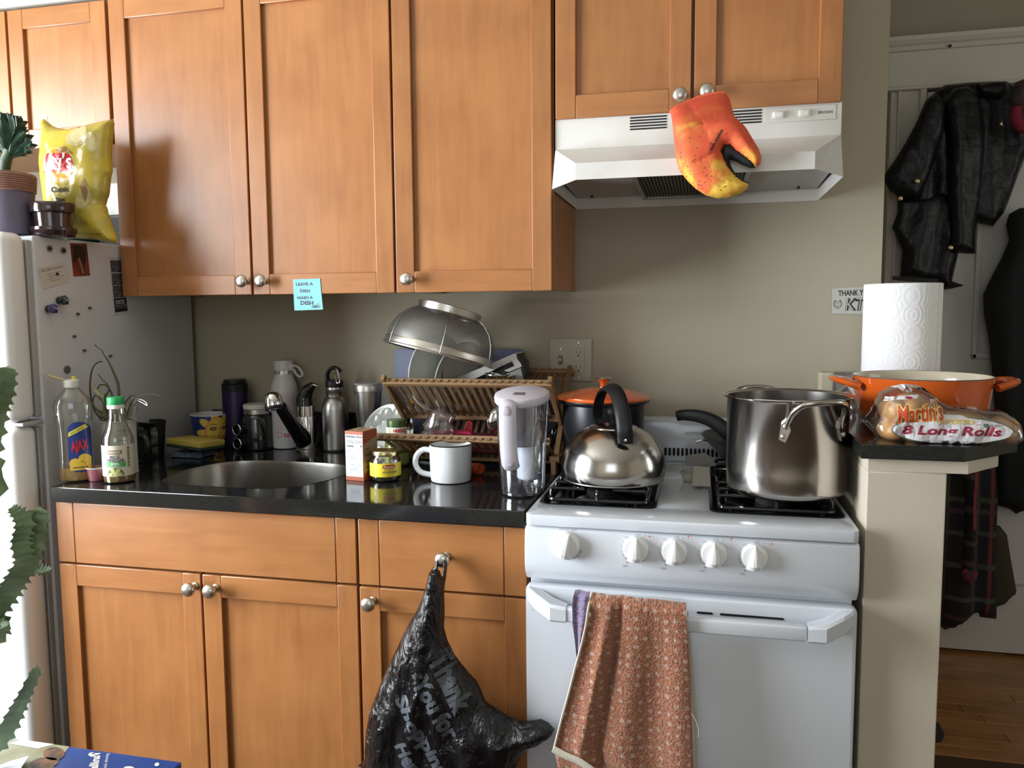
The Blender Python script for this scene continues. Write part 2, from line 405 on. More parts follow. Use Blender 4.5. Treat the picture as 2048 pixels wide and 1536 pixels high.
# floor: base plus boards of the far room one by one, kitchen floor behind the camera view
floor_mat = wood('floor_board_wood', (.40, .19, .062), (.27, .115, .035), 'x', .3, .6)
fl = struct(box('floor', (XL-.1, YF-.1, -.05), (XR+.1, 1.35, -.004), mat('floor_base', (.05, .025, .012), .8), bev=0))
rnd = random.Random(3)
y = .30; fb = None
while y < 1.12:
    x = .78 - rnd.random()*.4
    while x < 2.2:
        L = rnd.uniform(.55, 1.1); x1 = min(x+L, 2.4)
        if x1 > .9: box('floor_board', (max(x, .775), y, -.02), (x1-.0015, y+.0545, rnd.uniform(-.0008, .0006)), floor_mat, fl, .0012, 1)
        x = x1
        if x >= 2.4: break
    y += .0565
# door, casing in the far room
D1 = T('door_1', 'white painted door hung with coats in the room beyond', None, (1.5, 1.09, 0)); D1['kind'] = 'structure'
door_paint = mat('door_paint', (.54, .52, .49), .45, bump=.05, bscale=40)
box('door_panel', (1.12, 1.075, .012), (2.35, 1.125, 2.085), door_paint, D1, .003)
for x0, x1, z0, z1 in ((1.30, 1.62, .28, .95), (1.30, 1.62, 1.12, 1.95)):
    for lo, hi in (((x0, 1.064, z0), (x0+.02, 1.078, z1)), ((x1-.02, 1.064, z0), (x1, 1.078, z1)), ((x0, 1.064, z0), (x1, 1.078, z0+.02)), ((x0, 1.064, z1-.02), (x1, 1.078, z1))):
        box('panel_moulding', lo, hi, door_paint, D1, .005)
D2 = T('trim_2', None, None, (1.5, 1.1, 0)); D2['kind'] = 'structure'
box('casing_side', (1.0, 1.085, 0), (1.118, 1.13, 2.10), trim_paint, D2, .004)
box('casing_bead', (1.022, 1.072, 0), (1.036, 1.09, 2.10), trim_paint, D2, .004)
box('casing_bead', (1.095, 1.066, 0), (1.118, 1.09, 2.10), trim_paint, D2, .006)
box('casing_header', (.985, 1.075, 2.10), (2.45, 1.13, 2.235), trim_paint, D2, .004)
box('casing_fillet', (.98, 1.062, 2.095), (2.46, 1.13, 2.108), trim_paint, D2, .004)
plate('casing_cap', [(1.13, 2.23), (1.062, 2.232), (1.055, 2.245), (1.045, 2.25), (1.035, 2.262), (1.032, 2.275), (1.13, 2.275)], [], .97, 2.48, trim_paint, D2, axis='x')
# ------------------------------------------------------------------ cabinets
def knob(parent, x, y, z, name='knob'):
    M = Matrix.Translation((x, y, z)) @ Matrix.Rotation(R(90), 4, 'X')
    return lathe(name, [(.0085, 0), (.0085, .002), (.0062, .004), (.0055, .014), (.008, .018), (.0142, .0215), (.0158, .0255), (.0150, .0300), (.0115, .0335), (.006, .0352), (0, .0357)], (0, 0), nickel, parent, 24, M=M)
def cdoor(cab, x0, x1, z0, z1, yf, kn=None, sw=.046, rt=.05, rb=.05, slab=False, name='door', vis=True):
    """frame and panel door, front at yf, 20 mm thick"""
    g = .0018; x0 += g; x1 -= g
    d = box(name, (x0+sw-.004, yf+.0095, z0+(0 if slab else rb-.004)), (x1-sw+.004, yf+.016, z1-(0 if slab else rt-.004)) , maple_h if slab else maple_v, cab, 0)
    bev = .0018
    if slab:
        box('centre_board', (x0+sw+.0012, yf, z0), (x1-sw-.0012, yf+.0095, z1), maple_h, d, bev)
    for a, b in ((x0, x0+sw), (x1-sw, x1)): box('stile', (a, yf, z0), (b, yf+.02, z1), maple_v, d, bev)
    if not slab:
        box('rail', (x0+sw, yf+.0004, z0), (x1-sw, yf+.02, z0+rb), maple_h, d, bev)
        box('rail', (x0+sw, yf+.0004, z1-rt), (x1-sw, yf+.02, z1), maple_h, d, bev)
    if kn: knob(d, kn[0], yf, kn[1])
    return d
def carcass(cab, x0, x1, z0, z1, yf):
    t = .016
    box('side_panel', (x0+.0005, yf+.0215, z0), (x0+t, -.002, z1), maple_v, cab, .0008)
    box('side_panel', (x1-t, yf+.0215, z0), (x1-.0005, -.002, z1), maple_v, cab, .0008)
    box('bottom_panel', (x0+t, yf+.0215, z0+.004), (x1-t, -.004, z0+.018), maple_h, cab, .0008)
    box('face_frame', (x0+t, yf+.0222, z0+.018), (x1-t, yf+.036, z1), maple_dark, cab, 0)
YU = -.3375
def upper(label, x0, x1, zb, zt, doors):
    c = T('wall_cabinet', label, 'cabinet', ((x0+x1)/2, -.16, zb), 'maple wall cabinets')
    carcass(c, x0, x1, zb, zt, YU)
    for (a, b, kn) in doors: cdoor(c, a, b, zb-.004, zt-.006, YU, kn)
upper('maple cabinet above the fridge with two short doors, behind the yellow chip bag', -1.93, -1.1605, 1.752, 2.113, [(-1.93, -1.470, None), (-1.466, -1.1615, None)])
upper('widest tall maple wall cabinet with two knobbed doors, above the sink', -1.1570, -.3885, 1.3575, 2.113, [(-1.1557, -.7735, (-.787, 1.387)), (-.7715, -.389, (-.735, 1.387))])
upper('tall single-door maple wall cabinet above the drying rack', -.3875, -.0016, 1.3575, 2.113, [(-.387, -.0026, (-.350, 1.385))])
upper('short two-door maple wall cabinet above the range hood', .003, .613, 1.742, 2.113, [(.0035, .3055, (.281, 1.768)), (.3085, .6125, (.337, 1.772))])
for o in list(bpy.data.objects):
    pass
YD = -.635
def base_cab(label, x0, x1):
    c = T('base_cabinet', label, 'cabinet', ((x0+x1)/2, -.3, .1), 'maple base cabinets')
    t = .016
    box('side_panel', (x0+.0005, YD+.0215, .1), (x0+t, -.02, .876), maple_v, c, .0008)
    box('side_panel', (x1-t, YD+.0215, .1), (x1-.0005, -.02, .876), maple_v, c, .0008)
    box('face_frame', (x0+t, YD+.0222, .1), (x1-t, YD+.036, .70), maple_dark, c, 0)
    box('front_rail', (x0+t, YD+.0222, .70), (x1-t, YD+.036, .876), maple_dark, c, 0)
    box('toe_kick', (x0+.001, YD+.09, .0), (x1-.001, YD+.105, .1), maple_dark, c, 0)
    return c
SB = base_cab('wide maple sink cabinet with false drawer front and two knobbed doors', -1.1239, -.3692)
cdoor(SB, -1.1235, -.3700, .7325, .874, YD, None, slab=True, name='drawer_front')
cdoor(SB, -1.1235, -.7470, .11, .7275, YD, (-.749-.013, .700))
cdoor(SB, -.7455, -.3700, .11, .7275, YD, (-.710, .700))
BC = base_cab('narrow maple base cabinet with one drawer and the trash bag hung on its knob', -.3684, -.001)
cdoor(BC, -.3680, -.0015, .7325, .874, YD, (-.172, .806), slab=True, name='drawer')
cdoor(BC, -.3680, -.0015, .11, .7275, YD, (-.336, .700))
# ------------------------------------------------------------------ counter and sink
sink_o = curve2([(-.918, -.50), (-.925, -.40), (-.885, -.305), (-.80, -.268), (-.65, -.268), (-.555, -.290), (-.512, -.35), (-.515, -.45), (-.56, -.54), (-.65, -.575), (-.80, -.578), (-.885, -.56)], 4)
ct = plate('countertop', [(-1.1163, -.6535), (-.002, -.6535), (-.002, -.001), (-1.1163, -.001)], [sink_o], .8795, .914, granite, bev=.002)
tag(ct, 'black polished granite countertop left of the stove, around the sink', 'countertop')
tag(box('backsplash', (-1.1163, -.022, .9143), (-.002, -.001, 1.015), granite, bev=.0015), 'low black granite backsplash along the wall behind the bottles', 'backsplash')
def sink():
    s = T('kitchen_sink', 'stainless steel undermount sink basin set in black counter', 'sink', (-.72, -.42, .74))
    bm = bmesh.new(); n = len(sink_o); cx, cy = -.72, -.423; rings = []
    for z, k, o in ((.9146, 1.012, 0), (.9150, 1.002, 0), (.9146, .992, 0), (.905, .985, 0), (.80, .975, 0), (.765, .95, 0), (.747, .88, 0), (.742, .78, 0), (.739, .12, 0)):
        rings.append([bm.verts.new((cx+(a-cx)*k, cy+(b-cy)*k, z)) for a, b in sink_o])
    for i in range(len(rings)-1):
        for j in range(n): bm.faces.new((rings[i][j], rings[i][(j+1) % n], rings[i+1][(j+1) % n], rings[i+1][j]))
    bm.faces.new(rings[-1])
    mkb('basin', bm, mat('basin_steel', (.30, .285, .26), .27, 1, bump=.06, bscale=240, stretch=(1, 1, .02)), s)
    lathe('drain', [(.045, .7405), (.045, .744), (.038, .744), (.033, .741), (0, .741)], (-.72, -.43), chrome, s)
sink()
# ------------------------------------------------------------------ fridge
FX = -1.163
def fridge():
    f = T('refrigerator', 'white top-freezer refrigerator with magnets on its side', 'refrigerator', (-1.52, -.35, 0))
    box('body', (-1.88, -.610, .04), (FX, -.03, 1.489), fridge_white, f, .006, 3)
    box('gasket', (-1.872, -.624, .06), (FX-.006, -.6105, 1.046), gasket, f, .002)
    box('gasket', (-1.872, -.624, 1.071), (FX-.006, -.6105, 1.478), gasket, f, .002)
    box('freezer_door', (-1.88, -.695, 1.063), (FX-.001, -.6245, 1.492), fridge_door_white, f, .022, 5)
    box('fridge_door', (-1.88, -.695, .05), (FX-.001, -.6245, 1.054), fridge_door_white, f, .022, 5)
    box('door_hinge', (FX-.05, -.672, 1.054), (FX+.002, -.615, 1.0628), gasket, f, .002)
    box('badge', (-1.285, -.699, 1.417), (-1.246, -.6945, 1.448), mat('badge', (.6, .62, .5), .4), f, .001)
    tube('door_handle', [(-1.845, -.70, .62), (-1.845, -.735, .64), (-1.845, -.735, .98), (-1.845, -.70, 1.0)], .011, fridge_door_white, f, 10, sm=4)
    box('base_grille', (-1.87, -.60, .0), (FX-.01, -.06, .045), black_matte, f, 0)
fridge()
# ------------------------------------------------------------------ stove
SX0, SX1, SY = .0015, .6125, -.667
stove = T('gas_stove', 'white four-burner gas stove with black wells and front knobs', 'stove', (.307, -.33, 0))
box('body', (SX0+.004, -.636, .05), (SX1-.004, -.03, .885), white_enamel, stove, .003)
box('plinth', (SX0+.02, -.60, .0), (SX1-.02, -.06, .05), black_matte, stove, 0)
WELLS = [(.014, -.578, .245, -.105), (.357, -.582, .600, -.105)]
def cooktop():
    hol = [rrect(*w, .02, 4) for w in WELLS]
    # slab with raised rolled edge
    out = rrect(SX0, SY-.001, SX1, -.045, .012, 3)
    plate('cooktop', out, hol, .890, .912, white_enamel, stove, bev=.007)
    for w in WELLS:
        bm = bmesh.new(); rings = []
        for z, d, r in ((.9135, -.004, .022), (.9138, .002, .02), (.909, .006, .018), (.896, .022, .02)):
            rings.append([bm.verts.new((a, b, z)) for a, b in rrect(w[0]+d, w[1]+d, w[2]-d, w[3]-d, r, 5)])
        n = len(rings[0])
        for i in range(3):
            for j in range(n): bm.faces.new((rings[i][j], rings[i][(j+1) % n], rings[i+1][(j+1) % n], rings[i+1][j]))
        bm.faces.new(rings[-1]); wl = mkb('burner_well', bm, black_gloss, stove)
        cx = (w[0]+w[2])/2
        for cy in (-.475, -.205):
            lathe('drip_ring', [(.062, .8965), (.060, .899), (.050, .8985), (.038, .8968)], (cx, cy), black_gloss, wl)
            bn = lathe('burner', [(.03, .8965), (.033, .901), (.033, .915), (.031, .917), (.033, .918), (.034, .922), (.030, .9255), (.018, .9262), (.016, .9245), (0, .9245)], (cx, cy), mat('burner_iron', (.05, .05, .052), .5, .4), wl, 36)
            bm2 = bmesh.new()
            for k in range(36):
                a = 2*PI*k/36
                bbox(bm2, (.0325, -.0012, .904), (.0342, .0012, .914), 0, M=Matrix.Translation((cx, cy, 0)) @ Matrix.Rotation(a, 4, 'Z'))
            o = mkb('burner_teeth', bm2, slot_dark, wl); o['kind'] = 'stuff'
        for cy, y0, y1 in ((-.475, w[1]+.016, (w[1]+w[3])/2-.004), (-.205, (w[1]+w[3])/2+.004, w[3]-.016)):
            bm = bmesh.new(); x0, x1 = w[0]+.016, w[2]-.016; zt = .940; zb = .9225
            tube_bm(bm, [(a, b, zb-.004) for a, b in rrect(x0, y0, x1, y1, .012, 3)], .0042, 8, True)
            for (a, b) in ((x0+.02, y0), (x1-.02, y0), (x0+.02, y1), (x1-.02, y1)): tube_bm(bm, [(a, b, zb-.004), (a, b, .8965)], .004, 6)
            for yy in (cy-.062, cy, cy+.062):
                for xs, s in ((x0, 1), (x1, -1)):
                    ln = .085 if abs(yy-cy) < .01 else .07
                    tube_bm(bm, smooth_path([(xs, yy, zb-.006), (xs+.001*s, yy, zt-.006), (xs+.012*s, yy, zt-.0035), (xs+ln*s, yy, zt-.0035)], 4), .004, 8)
            for s, ys in ((1, y0), (-1, y1)):
                tube_bm(bm, smooth_path([(cx, ys, zb-.006), (cx, ys+.001*s, zt-.006), (cx, ys+.012*s, zt-.0035), (cx, cy-.022*s, zt-.0035)], 4), .004, 8)
            mkb('grate', bm, black_gloss, stove)
cooktop()
def backguard():
    bm = bmesh.new(); pr = [(-.045, .890), (-.062, .915), (-.068, 1.0), (-.062, 1.02), (-.05, 1.027), (-.02, 1.027), (-.02, .890)]
    plate('backguard', pr, [], SX0, SX1, white_enamel, stove, bev=.004, axis='x')
    for i in range(16):
        x = .2465+i*.0108; y = -.0665
        plate('vent_slot', rrect(x-.0032, .928, x+.0032, .949, .003, 3), [], y-.0009, y+.0, slot_dark, stove, axis='y')  # no opening cut: slot shade is the dark colour of a flush capsule
    text('lettering', [tx('HOTPOINT', .0085, .050, bold=.02, sp=1.05)], planemap((.3205, -.0675, .9885), (1, 0, 0), (0, .06, 1), .0010), ink_grey, stove)
backguard()
# control panel: slightly bulged
def panel():
    z1, z0 = .888, .779; n = 10; pr = [(-.636, z1), (-.660, z1), (SY-.001, z1-.006)]
    for k in range(1, 8): t = k/8; pr.append((SY-.001-.004*math.sin(PI*t*.8), z1-.006-(z1-z0-.028)*t))
    pr += [(SY+.001, z0+.016), (-.655, z0+.002), (-.640, z0)]
    plate('control_panel', pr, [], SX0-.001, SX1+.001, white_enamel, stove, bev=.004, axis='x')
    PY = -.6725
    kn = [(.0855, .857, .0255, -14), (.2175, .857, .0235, -4), (.2890, .857, .0235, -3), (.3605, .857, .0235, -2), (.4325, .856, .0235, -2)]
    kw = mat('knob_white', (.78, .78, .77), .3)
    for i, (x, z, r, tl) in enumerate(kn):
        M = Matrix.Translation((x, PY, z)) @ Matrix.Rotation(R(90), 4, 'X')
        k = lathe('burner_knob', [(r*1.02, -.004), (r*1.02, .003), (r*.96, .010), (r*.9, .013), (r*.5, .0135), (0, .0135)], (0, 0), kw, stove, 40, M=M)
        bm = bmesh.new(); q = math.radians(tl)
        pts = [(0, r*1.0, .013, .0012), (0, r*.55, .022, .0045), (0, 0, .0255, .0075), (0, -r*.55, .0255, .0095), (0, -r*.93, .018, .0095)]
        rows = []
        for (a, b, h, w_) in pts:
            row = []
            for s, hh in ((-1.5, .009), (-1, h*.8), (-.35, h), (.35, h), (1, h*.8), (1.5, .009)):
                px = s*w_; pz = b
                row.append(bm.verts.new((x+px*math.cos(q)-pz*math.sin(q)*-1*-1, PY-hh, z+pz*math.cos(q)+px*math.sin(q))))
            rows.append(row)
        for a in range(4):
            for b in range(5): bm.faces.new((rows[a][b], rows[a][b+1], rows[a+1][b+1], rows[a+1][b]))
        bm.faces.new(rows[0]); bm.faces.new(rows[-1][::-1])
        mkb('grip', bm, kw, k, ang=30)
    mp = planemap((0, PY-.0004, 0), (1, 0, 0), (0, 0, 1))
    I = [tx('OVEN', .0038, .0135, at=(.0765, .8885-.001)), tx('TEMP', .0038, .0135, at=(.0985, .8875-.001))]
    RD = [ellipse(.0872, .8875, .0012, .0012, 10)]
    OR = []; GR = []
    for i, (x, z, r, tl) in enumerate(kn[1:]):
        I += [tx('OFF', .0042, .0105, at=(x+.004, z+.0268)), tx('LO', .0042, .0068, at=(x-.017, z+.0215)), tx('Rear' if i in (1, 2) else 'Front', .0026, .0085, at=(x+.0175, z+.027))]
        for k, (s, ang) in enumerate((('2', 152), ('4', 172), ('6', 190), ('8', 208), ('HI', 225))):
            a = R(ang); I.append(tx(s, .0038, None, at=(x+.0278*math.cos(a), z+.0278*math.sin(a))))
        I.append(tx('Lite', .0042, .0085, at=(x-.0205, z-.0335)))
        for a in (162, 181, 199, 216): I.append(tx('-', .0008, .002, at=(x+.0285*math.cos(R(a)), z+.0285*math.sin(R(a)))))
        RD.append(ellipse(x-.0165, z-.0275, .0012, .0012, 10))
        hot = [(-1, -1), (-1, 1), (1, 1), (1, -1)][i]
        for sx_ in (-1, 1):
            for sz in (-1, 1):
                c = (x+.028+sx_*.0027, z+.0278+sz*.0021)
                if (sx_, sz) == hot: OR.append(ellipse(c[0], c[1], .0019, .0019, 12))
                else:
                    o_ = ellipse(c[0], c[1], .0015, .0015, 12); i_ = ellipse(c[0], c[1], .0012, .0012, 12)
                    GR += [[o_[k], o_[(k+1) % 12], i_[(k+1) % 12], i_[k]] for k in range(12)]
    for k, a in enumerate((235, 255, 275, 295, 315, 335)):
        a = R(a); I.append(tx(['150', '200', '300', '350', '400', '500'][k], .0028, .0055, at=(.0865+.0288*math.cos(a), .857+.0288*math.sin(a)), rot=a+PI/2))
    text('panel_lettering', I, mp, ink_grey, stove)
    poly_decal('red_marks', RD, mp, red_ink, stove); poly_decal('burner_mark', OR, mp, orange_ink, stove); poly_decal('grey_marks', GR, mp, ink_grey, stove)
panel()
# oven door
plate('oven_door', rrect(SX0, .20, SX1, .770, .010, 4), [], SY-.003, -.637, white_enamel, stove, bev=.006, axis='y')
box('storage_drawer', (SX0, SY, .06), (SX1, -.637, .193), white_enamel, stove, .006)
plate('recess_shade', rrect(SX0+.012, .722, SX1-.012, .7225, .0002, 1), [], SY-.0036, SY-.003, mat('enamel_shadow', (.5, .51, .54), .4), stove, axis='y')  # flat strip in darker enamel, a crease shadow put into colour
for a, b in ((.331, .360), (.373, .4865)):
    plate('vent_slot', rrect(a, .7395, b, .7435, .0018, 3), [], SY-.0040, SY-.003, slot_dark, stove, axis='y')  # dark strip laid on the door, painted shade of an open slot
def handle():
    h = box('door_handle', (.088, SY-.060, .7230), (.520, SY-.040, .7510), white_enamel, stove, .006, 3)
    for s in (0, 1):
        X = (lambda a: a) if s == 0 else (lambda a: .614-a)
        bm = bmesh.new()
        secs = [(.010, SY-.001, SY-.014, .738, .768), (.030, SY-.001, SY-.040, .732, .766), (.062, SY-.022, SY-.062, .722, .756), (.092, SY-.038, SY-.062, .7215, .7525)]
        rings = []
        for a, yb, yf, z0, z1 in secs:
            c = .005; ring = [(yf+c, z1), (yf, z1-c), (yf, z0+c), (yf+c, z0), (yb, z0), (yb, z1)]
            rings.append([bm.verts.new((X(a), y_, z_)) for y_, z_ in ring])
        for i in range(3):
            for j in range(6): bm.faces.new((rings[i][j], rings[i][(j+1) % 6], rings[i+1][(j+1) % 6], rings[i+1][j]))
        bm.faces.new(rings[0]); bm.faces.new(rings[-1][::-1]); mkb('handle_bracket', bm, white_enamel, stove, ang=25)
handle()
# ------------------------------------------------------------------ range hood
def hood():
    h = T('range_hood', 'white range hood with slotted vents and two rocker switches', 'range hood', (.308, -.2, 1.578))
    hm = mat('hood_white', (.72, .71, .68), .32, bump=.04, bscale=25, c2=(.67, .64, .59), vscale=9)
    x0, x1 = .0035, .6130; c = .07
    bm = bmesh.new(); v = lambda *a: bm.verts.new(a)
    yt = -.3175-.012
    A, B = v(x0, yt, 1.7385), v(x1, yt, 1.7385); C_, D = v(x0, yt, 1.672), v(x1, yt, 1.672)
    E, F = v(x0+c, -.485, 1.612), v(x1-c, -.485, 1.612); G, H = v(x0+c, -.485, 1.578), v(x1-c, -.485, 1.578)
    I, J = v(x0, -.373, 1.578), v(x1, -.373, 1.578); K, L = v(x0, -.002, 1.7385), v(x1, -.002, 1.7385); M_, N_ = v(x0, -.002, 1.578), v(x1, -.002, 1.578)
    for f in ((A, B, D, C_), (C_, D, F, E), (E, F, H, G), (C_, E, G, I), (D, J, H, F), (A, C_, I, M_, K), (B, L, N_, J, D), (K, L, B, A), (K, M_, N_, L)): bm.faces.new(f)
    o = mkb('shell', bm, hm, h, smooth=False)
    inner = mat('hood_inside', (.38, .37, .35), .4)
    plate('underside_pan', [(x0+.085, -.478), (x1-.085, -.478), (x1-.012, -.335), (x1-.004, -.006), (x0+.004, -.006), (x0+.012, -.335)], [], 1.606, 1.609, inner, h)
    boxes('filter_frame', [((.18, -.40, 1.594), (.43, -.39, 1.606)), ((.18, -.03, 1.594), (.43, -.02, 1.606)), ((.18, -.39, 1.594), (.19, -.03, 1.606)), ((.42, -.39, 1.594), (.43, -.03, 1.606))], steel_b, h)
    fm = mat('filter_mesh', (.12, .10, .07), .5, .5); bm = bmesh.new()
    for k in range(30):
        x = .192+k*.0076; bbox(bm, (x, -.39, 1.597), (x+.0022, -.03, 1.600), 0)
    for k in range(44):
        y = -.388+k*.0082; bbox(bm, (.19, y, 1.600), (.42, y+.0022, 1.602), 0)
    o = mkb('grease_filter', bm, fm, h, smooth=False); o['kind'] = 'stuff'
    for x, y in ((.06, -.38), (.05, -.05), (.55, -.42), (.56, -.06)): lathe('screw', [(.004, 1.601), (.004, 1.606), (0, 1.6005)][::-1], (x, y), black_matte, h, 10)
    for x0_, x1_ in ((.172, .252), (.385, .452)):
        for k in range(5):
            z = 1.7325-k*.0062-.0
            box('vent_slot', (x0_, yt-.0012, z-.0017), (x1_, yt+.0002, z+.0014), slot_dark, h, 0)  # thin dark bars, shade inside the vents given as colour
    pl = box('switch_plate', (.457, yt-.0016, 1.704), (.602, yt, 1.7350), hm, h, .001)
    for x in (.486, .538):
        s = box('rocker_switch', (x-.012, yt-.006, 1.7115), (x+.012, yt-.0016, 1.7265), mat('switch_white', (.85, .84, .8), .3), h, .002)
        box('rocker', (x-.009, yt-.0095, 1.714), (x+.009, yt-.0045, 1.7245), mat('switch_white', (.85, .84, .8), .3), s, .0015, M=Matrix.Translation((x, yt-.006, 1.719)) @ Matrix.Rotation(R(9), 4, 'X') @ Matrix.Translation((-x, -yt+.006, -1.719)))
    text('lettering', [tx('BROAN', .0062, .0285, bold=.03)], planemap((.5805, yt-.0016, 1.7195), (1, 0, 0), (0, 0, 1), .0004), ink_grey, h)
hood()
# ------------------------------------------------------------------ half wall, its cap and the bar top
struct(box('wall_right_half', (.627, YD, 0), (.758, .0, 1.015), post_paint, bev=.002))
cap = [(.614, -.645), (.782, -.645), (.905, -.525), (.905, .0), (.772, .0), (.614, -.004)]
sub = [(.628, -.632), (.792, -.632), (.868, -.545), (.868, -.02), (.628, -.02)]
o = struct(plate('trim_3', sub, [], 1.015, 1.0385, post_paint, bev=.001))
tag(plate('bar_top', cap, [], 1.0388, 1.066, granite, bev=.002), 'black granite bar top with clipped corner on the half wall', 'countertop')
# ------------------------------------------------------------------ things on the counter
ZT = .9142
def zz(l, dz): return [(r, z+dz) for r, z in l]
amber = mat('amber_liquid', (.62, .30, .05), .15, coat=.3)
def soap():
    cx, cy = (-1.105,-0.585,0.9279)[0], -.585
    t = T('dish_soap_bottle', 'clear dish soap bottle with yellow flip cap open, red lettering on blue label', 'soap bottle', (cx, cy, ZT))
    pl = clear('soap_plastic', (.90, .92, .90), .2, .1, .05)
    pr = [(.031, 0), (.038, .004), (.040, .018), (.0375, .05), (.037, .10), (.0385, .135), (.041, .155), (.0425, .178), (.039, .192), (.028, .206), (.018, .217), (.0155, .222), (.0155, .2265)]
    t.rotation_euler.z = .55
    lathe('bottle', zz(pr, ZT), (cx, cy), pl, t, 40, sy=.62, cap=False)
    lathe('liquid', zz([(.030, .002), (.0365, .006), (.038, .018), (.0372, .034), (0, .034)], ZT), (cx, cy), mat('soap_liquid', (.80, .40, .05), .25, trans=.3), t, 40, sy=.62)
    cp = mat('cap_white', (.78, .78, .72), .4)
    c = lathe('cap', zz([(.0175, .223), (.018, .224), (.0175, .239), (.014, .241), (.008, .242), (0, .242)], ZT), (cx, cy), cp, t, 28)
    lathe('spout', zz([(.005, .2415), (.0055, .242), (.005, .249), (0, .249)], ZT), (cx+.006, cy), mat('cap_yellow', (.75, .62, .12), .4), c, 16)
    tube('flip_lid', [(cx-.014, cy, ZT+.2415), (cx-.028, cy, ZT+.2455), (cx-.045, cy-.002, ZT+.2525)], [.004, .0065, .008], mat('lid_pale_yellow', (.62, .57, .30), .4), c, 12, flat=(.4, 1.5), sm=4)
    sy = .62
    mp = lambda a, b: Vector((cx+.014+a, cy-sy*(.0385**2-min(.001462, (.014+a)**2))**.5-.001, ZT+.018+b))
    poly_decal('label', [ellipse(0, .105, .0235, .020, 28)[0:15] + ellipse(0, .022, .0235, .016, 28)[14:28]+[(.0235, .022)]], mp, mat('label_blue', (.02, .045, .22), .3), t, .004)
    m2 = lambda a, b: mp(a, b)+Vector((0, -.0006, 0))
    m3 = lambda a, b: mp(a, b)+Vector((0, -.0011, 0))
    poly_decal('label_lemon', [ellipse(.009, .036, .013, .013, 20), ellipse(-.010, .027, .0130, .0125, 20), rect(-.0215, .011, .0215, .032)], m2, mat('label_yellow', (.78, .52, .06), .35), t, .004)
    poly_decal('label_band', [[(-.021, .101), (.0135, .1195), (.019, .111), (-.0225, .0905)]], m2, mat('label_band', (.75, .68, .10), .35), t, .004)
    text('lettering', [tx('AJAX', .031, .038, bold=.03, shear=.2, rot=.14, at=(.001, .0665))], m3, mat('label_red', (.62, .02, .02), .35), t, .004)
    text('lettering_small', [tx('SUPER DEGREASER', .0036, .030, bold=.02, at=(0, .0175)), tx('BOOST FORMULA', .0036, .030, rot=.49, at=(-.003, .1050))], m3, ink, t, .004)
soap()
def vinegar():
    cx, cy = (-0.9987,-0.57,0.9291)[0], -.57
    t = T('vinegar_bottle', 'rice vinegar bottle with green cap and cream label, in front of the dried plant', 'bottle', (cx, cy, ZT))
    t.rotation_euler.z = .52; gl = clear('bottle_glass', (.88, .90, .86), .35, .03)
    pr = [(.028, 0), (.0335, .003), (.0345, .010), (.0345, .098), (.033, .108), (.024, .130), (.0175, .152), (.0165, .172), (.0175, .176)]
    lathe('bottle', zz(pr, ZT), (cx, cy), gl, t, 40, cap=False)
    lathe('vinegar', zz([(.027, .002), (.0325, .004), (.0335, .010), (.0335, .030), (0, .030)], ZT), (cx, cy), mat('vinegar', (.55, .33, .10), .2, trans=.4), t, 40)
    gm = mat('cap_green', (.03, .42, .12), .35)
    c = lathe('cap', zz([(.0185, .183), (.0190, .184), (.0190, .1985), (.0175, .2005), (0, .2005)], ZT), (cx, cy), gm, t, 32)
    lathe('cap_ring', zz([(.0188, .1735), (.0192, .175), (.0190, .183), (0, .183)], ZT), (cx, cy), mat('cap_white', (.78, .78, .72), .4), c, 32)
    lab = mat('label_cream', (.66, .63, .52), .5)
    lathe('label', zz([(.0352, .018), (.0352, .090)], ZT), (cx, cy), lab, t, 40, cap=False, a0=-2.1, a1=1.5)
    mp = lambda o: cylmap(cx, cy, ZT, .0352, .03, o)
    poly_decal('label_badge', [rrect(-.021, .070, .013, .0795, .004, 4)], mp(.0004), mat('badge_brown', (.30, .19, .07), .4), t, .004)
    poly_decal('label_band', [rrect(-.0245, .040, .020, .0525, .001, 2)], mp(.0004), mat('label_green', (.10, .40, .11), .4), t, .004)
    poly_decal('label_picture', [[(a, max(b, .019)) for a, b in ellipse(-.003, .021, .0185, .0175, 28) if b > .018]], mp(.0004), mat('label_pic', (.14, .15, .04), .5), t, .004)
    poly_decal('cucumber_print', [ellipse(-.003+dx, .024+dz, .0048, .0042, 12) for dx, dz in ((-.011, -.001), (-.004, .004), (.003, .0025), (.010, -.001), (0, -.002), (-.006, .009), (.006, .008))], mp(.0007), mat('label_pic2', (.55, .58, .22), .5), t, .004)
    text('lettering', [tx('RICE', .0075, .021, at=(-.003, .0635), bold=.015), tx('VINEGAR', .0075, .039, at=(-.002, .0562), bold=.015)], mp(.0007), mat('label_ink', (.04, .05, .10), .5), t, .004)
    text('lettering_light', [tx('NAKANO', .0052, .025, at=(-.004, .0748), bold=.03), tx('NATURAL', .0055, .019, at=(-.003, .0478), bold=.03), tx('SMOOTH FLAVOR', .0024, .026, at=(-.003, .0427))], mp(.0007), paper_w, t, .004)
    poly_decal('bar_code', [rect(.024, .040+k*.0028, .030, .040+k*.0028+(.0012 if k % 3 else .0018)) for k in range(17)], mp(.0007), ink, t, .004)
vinegar()
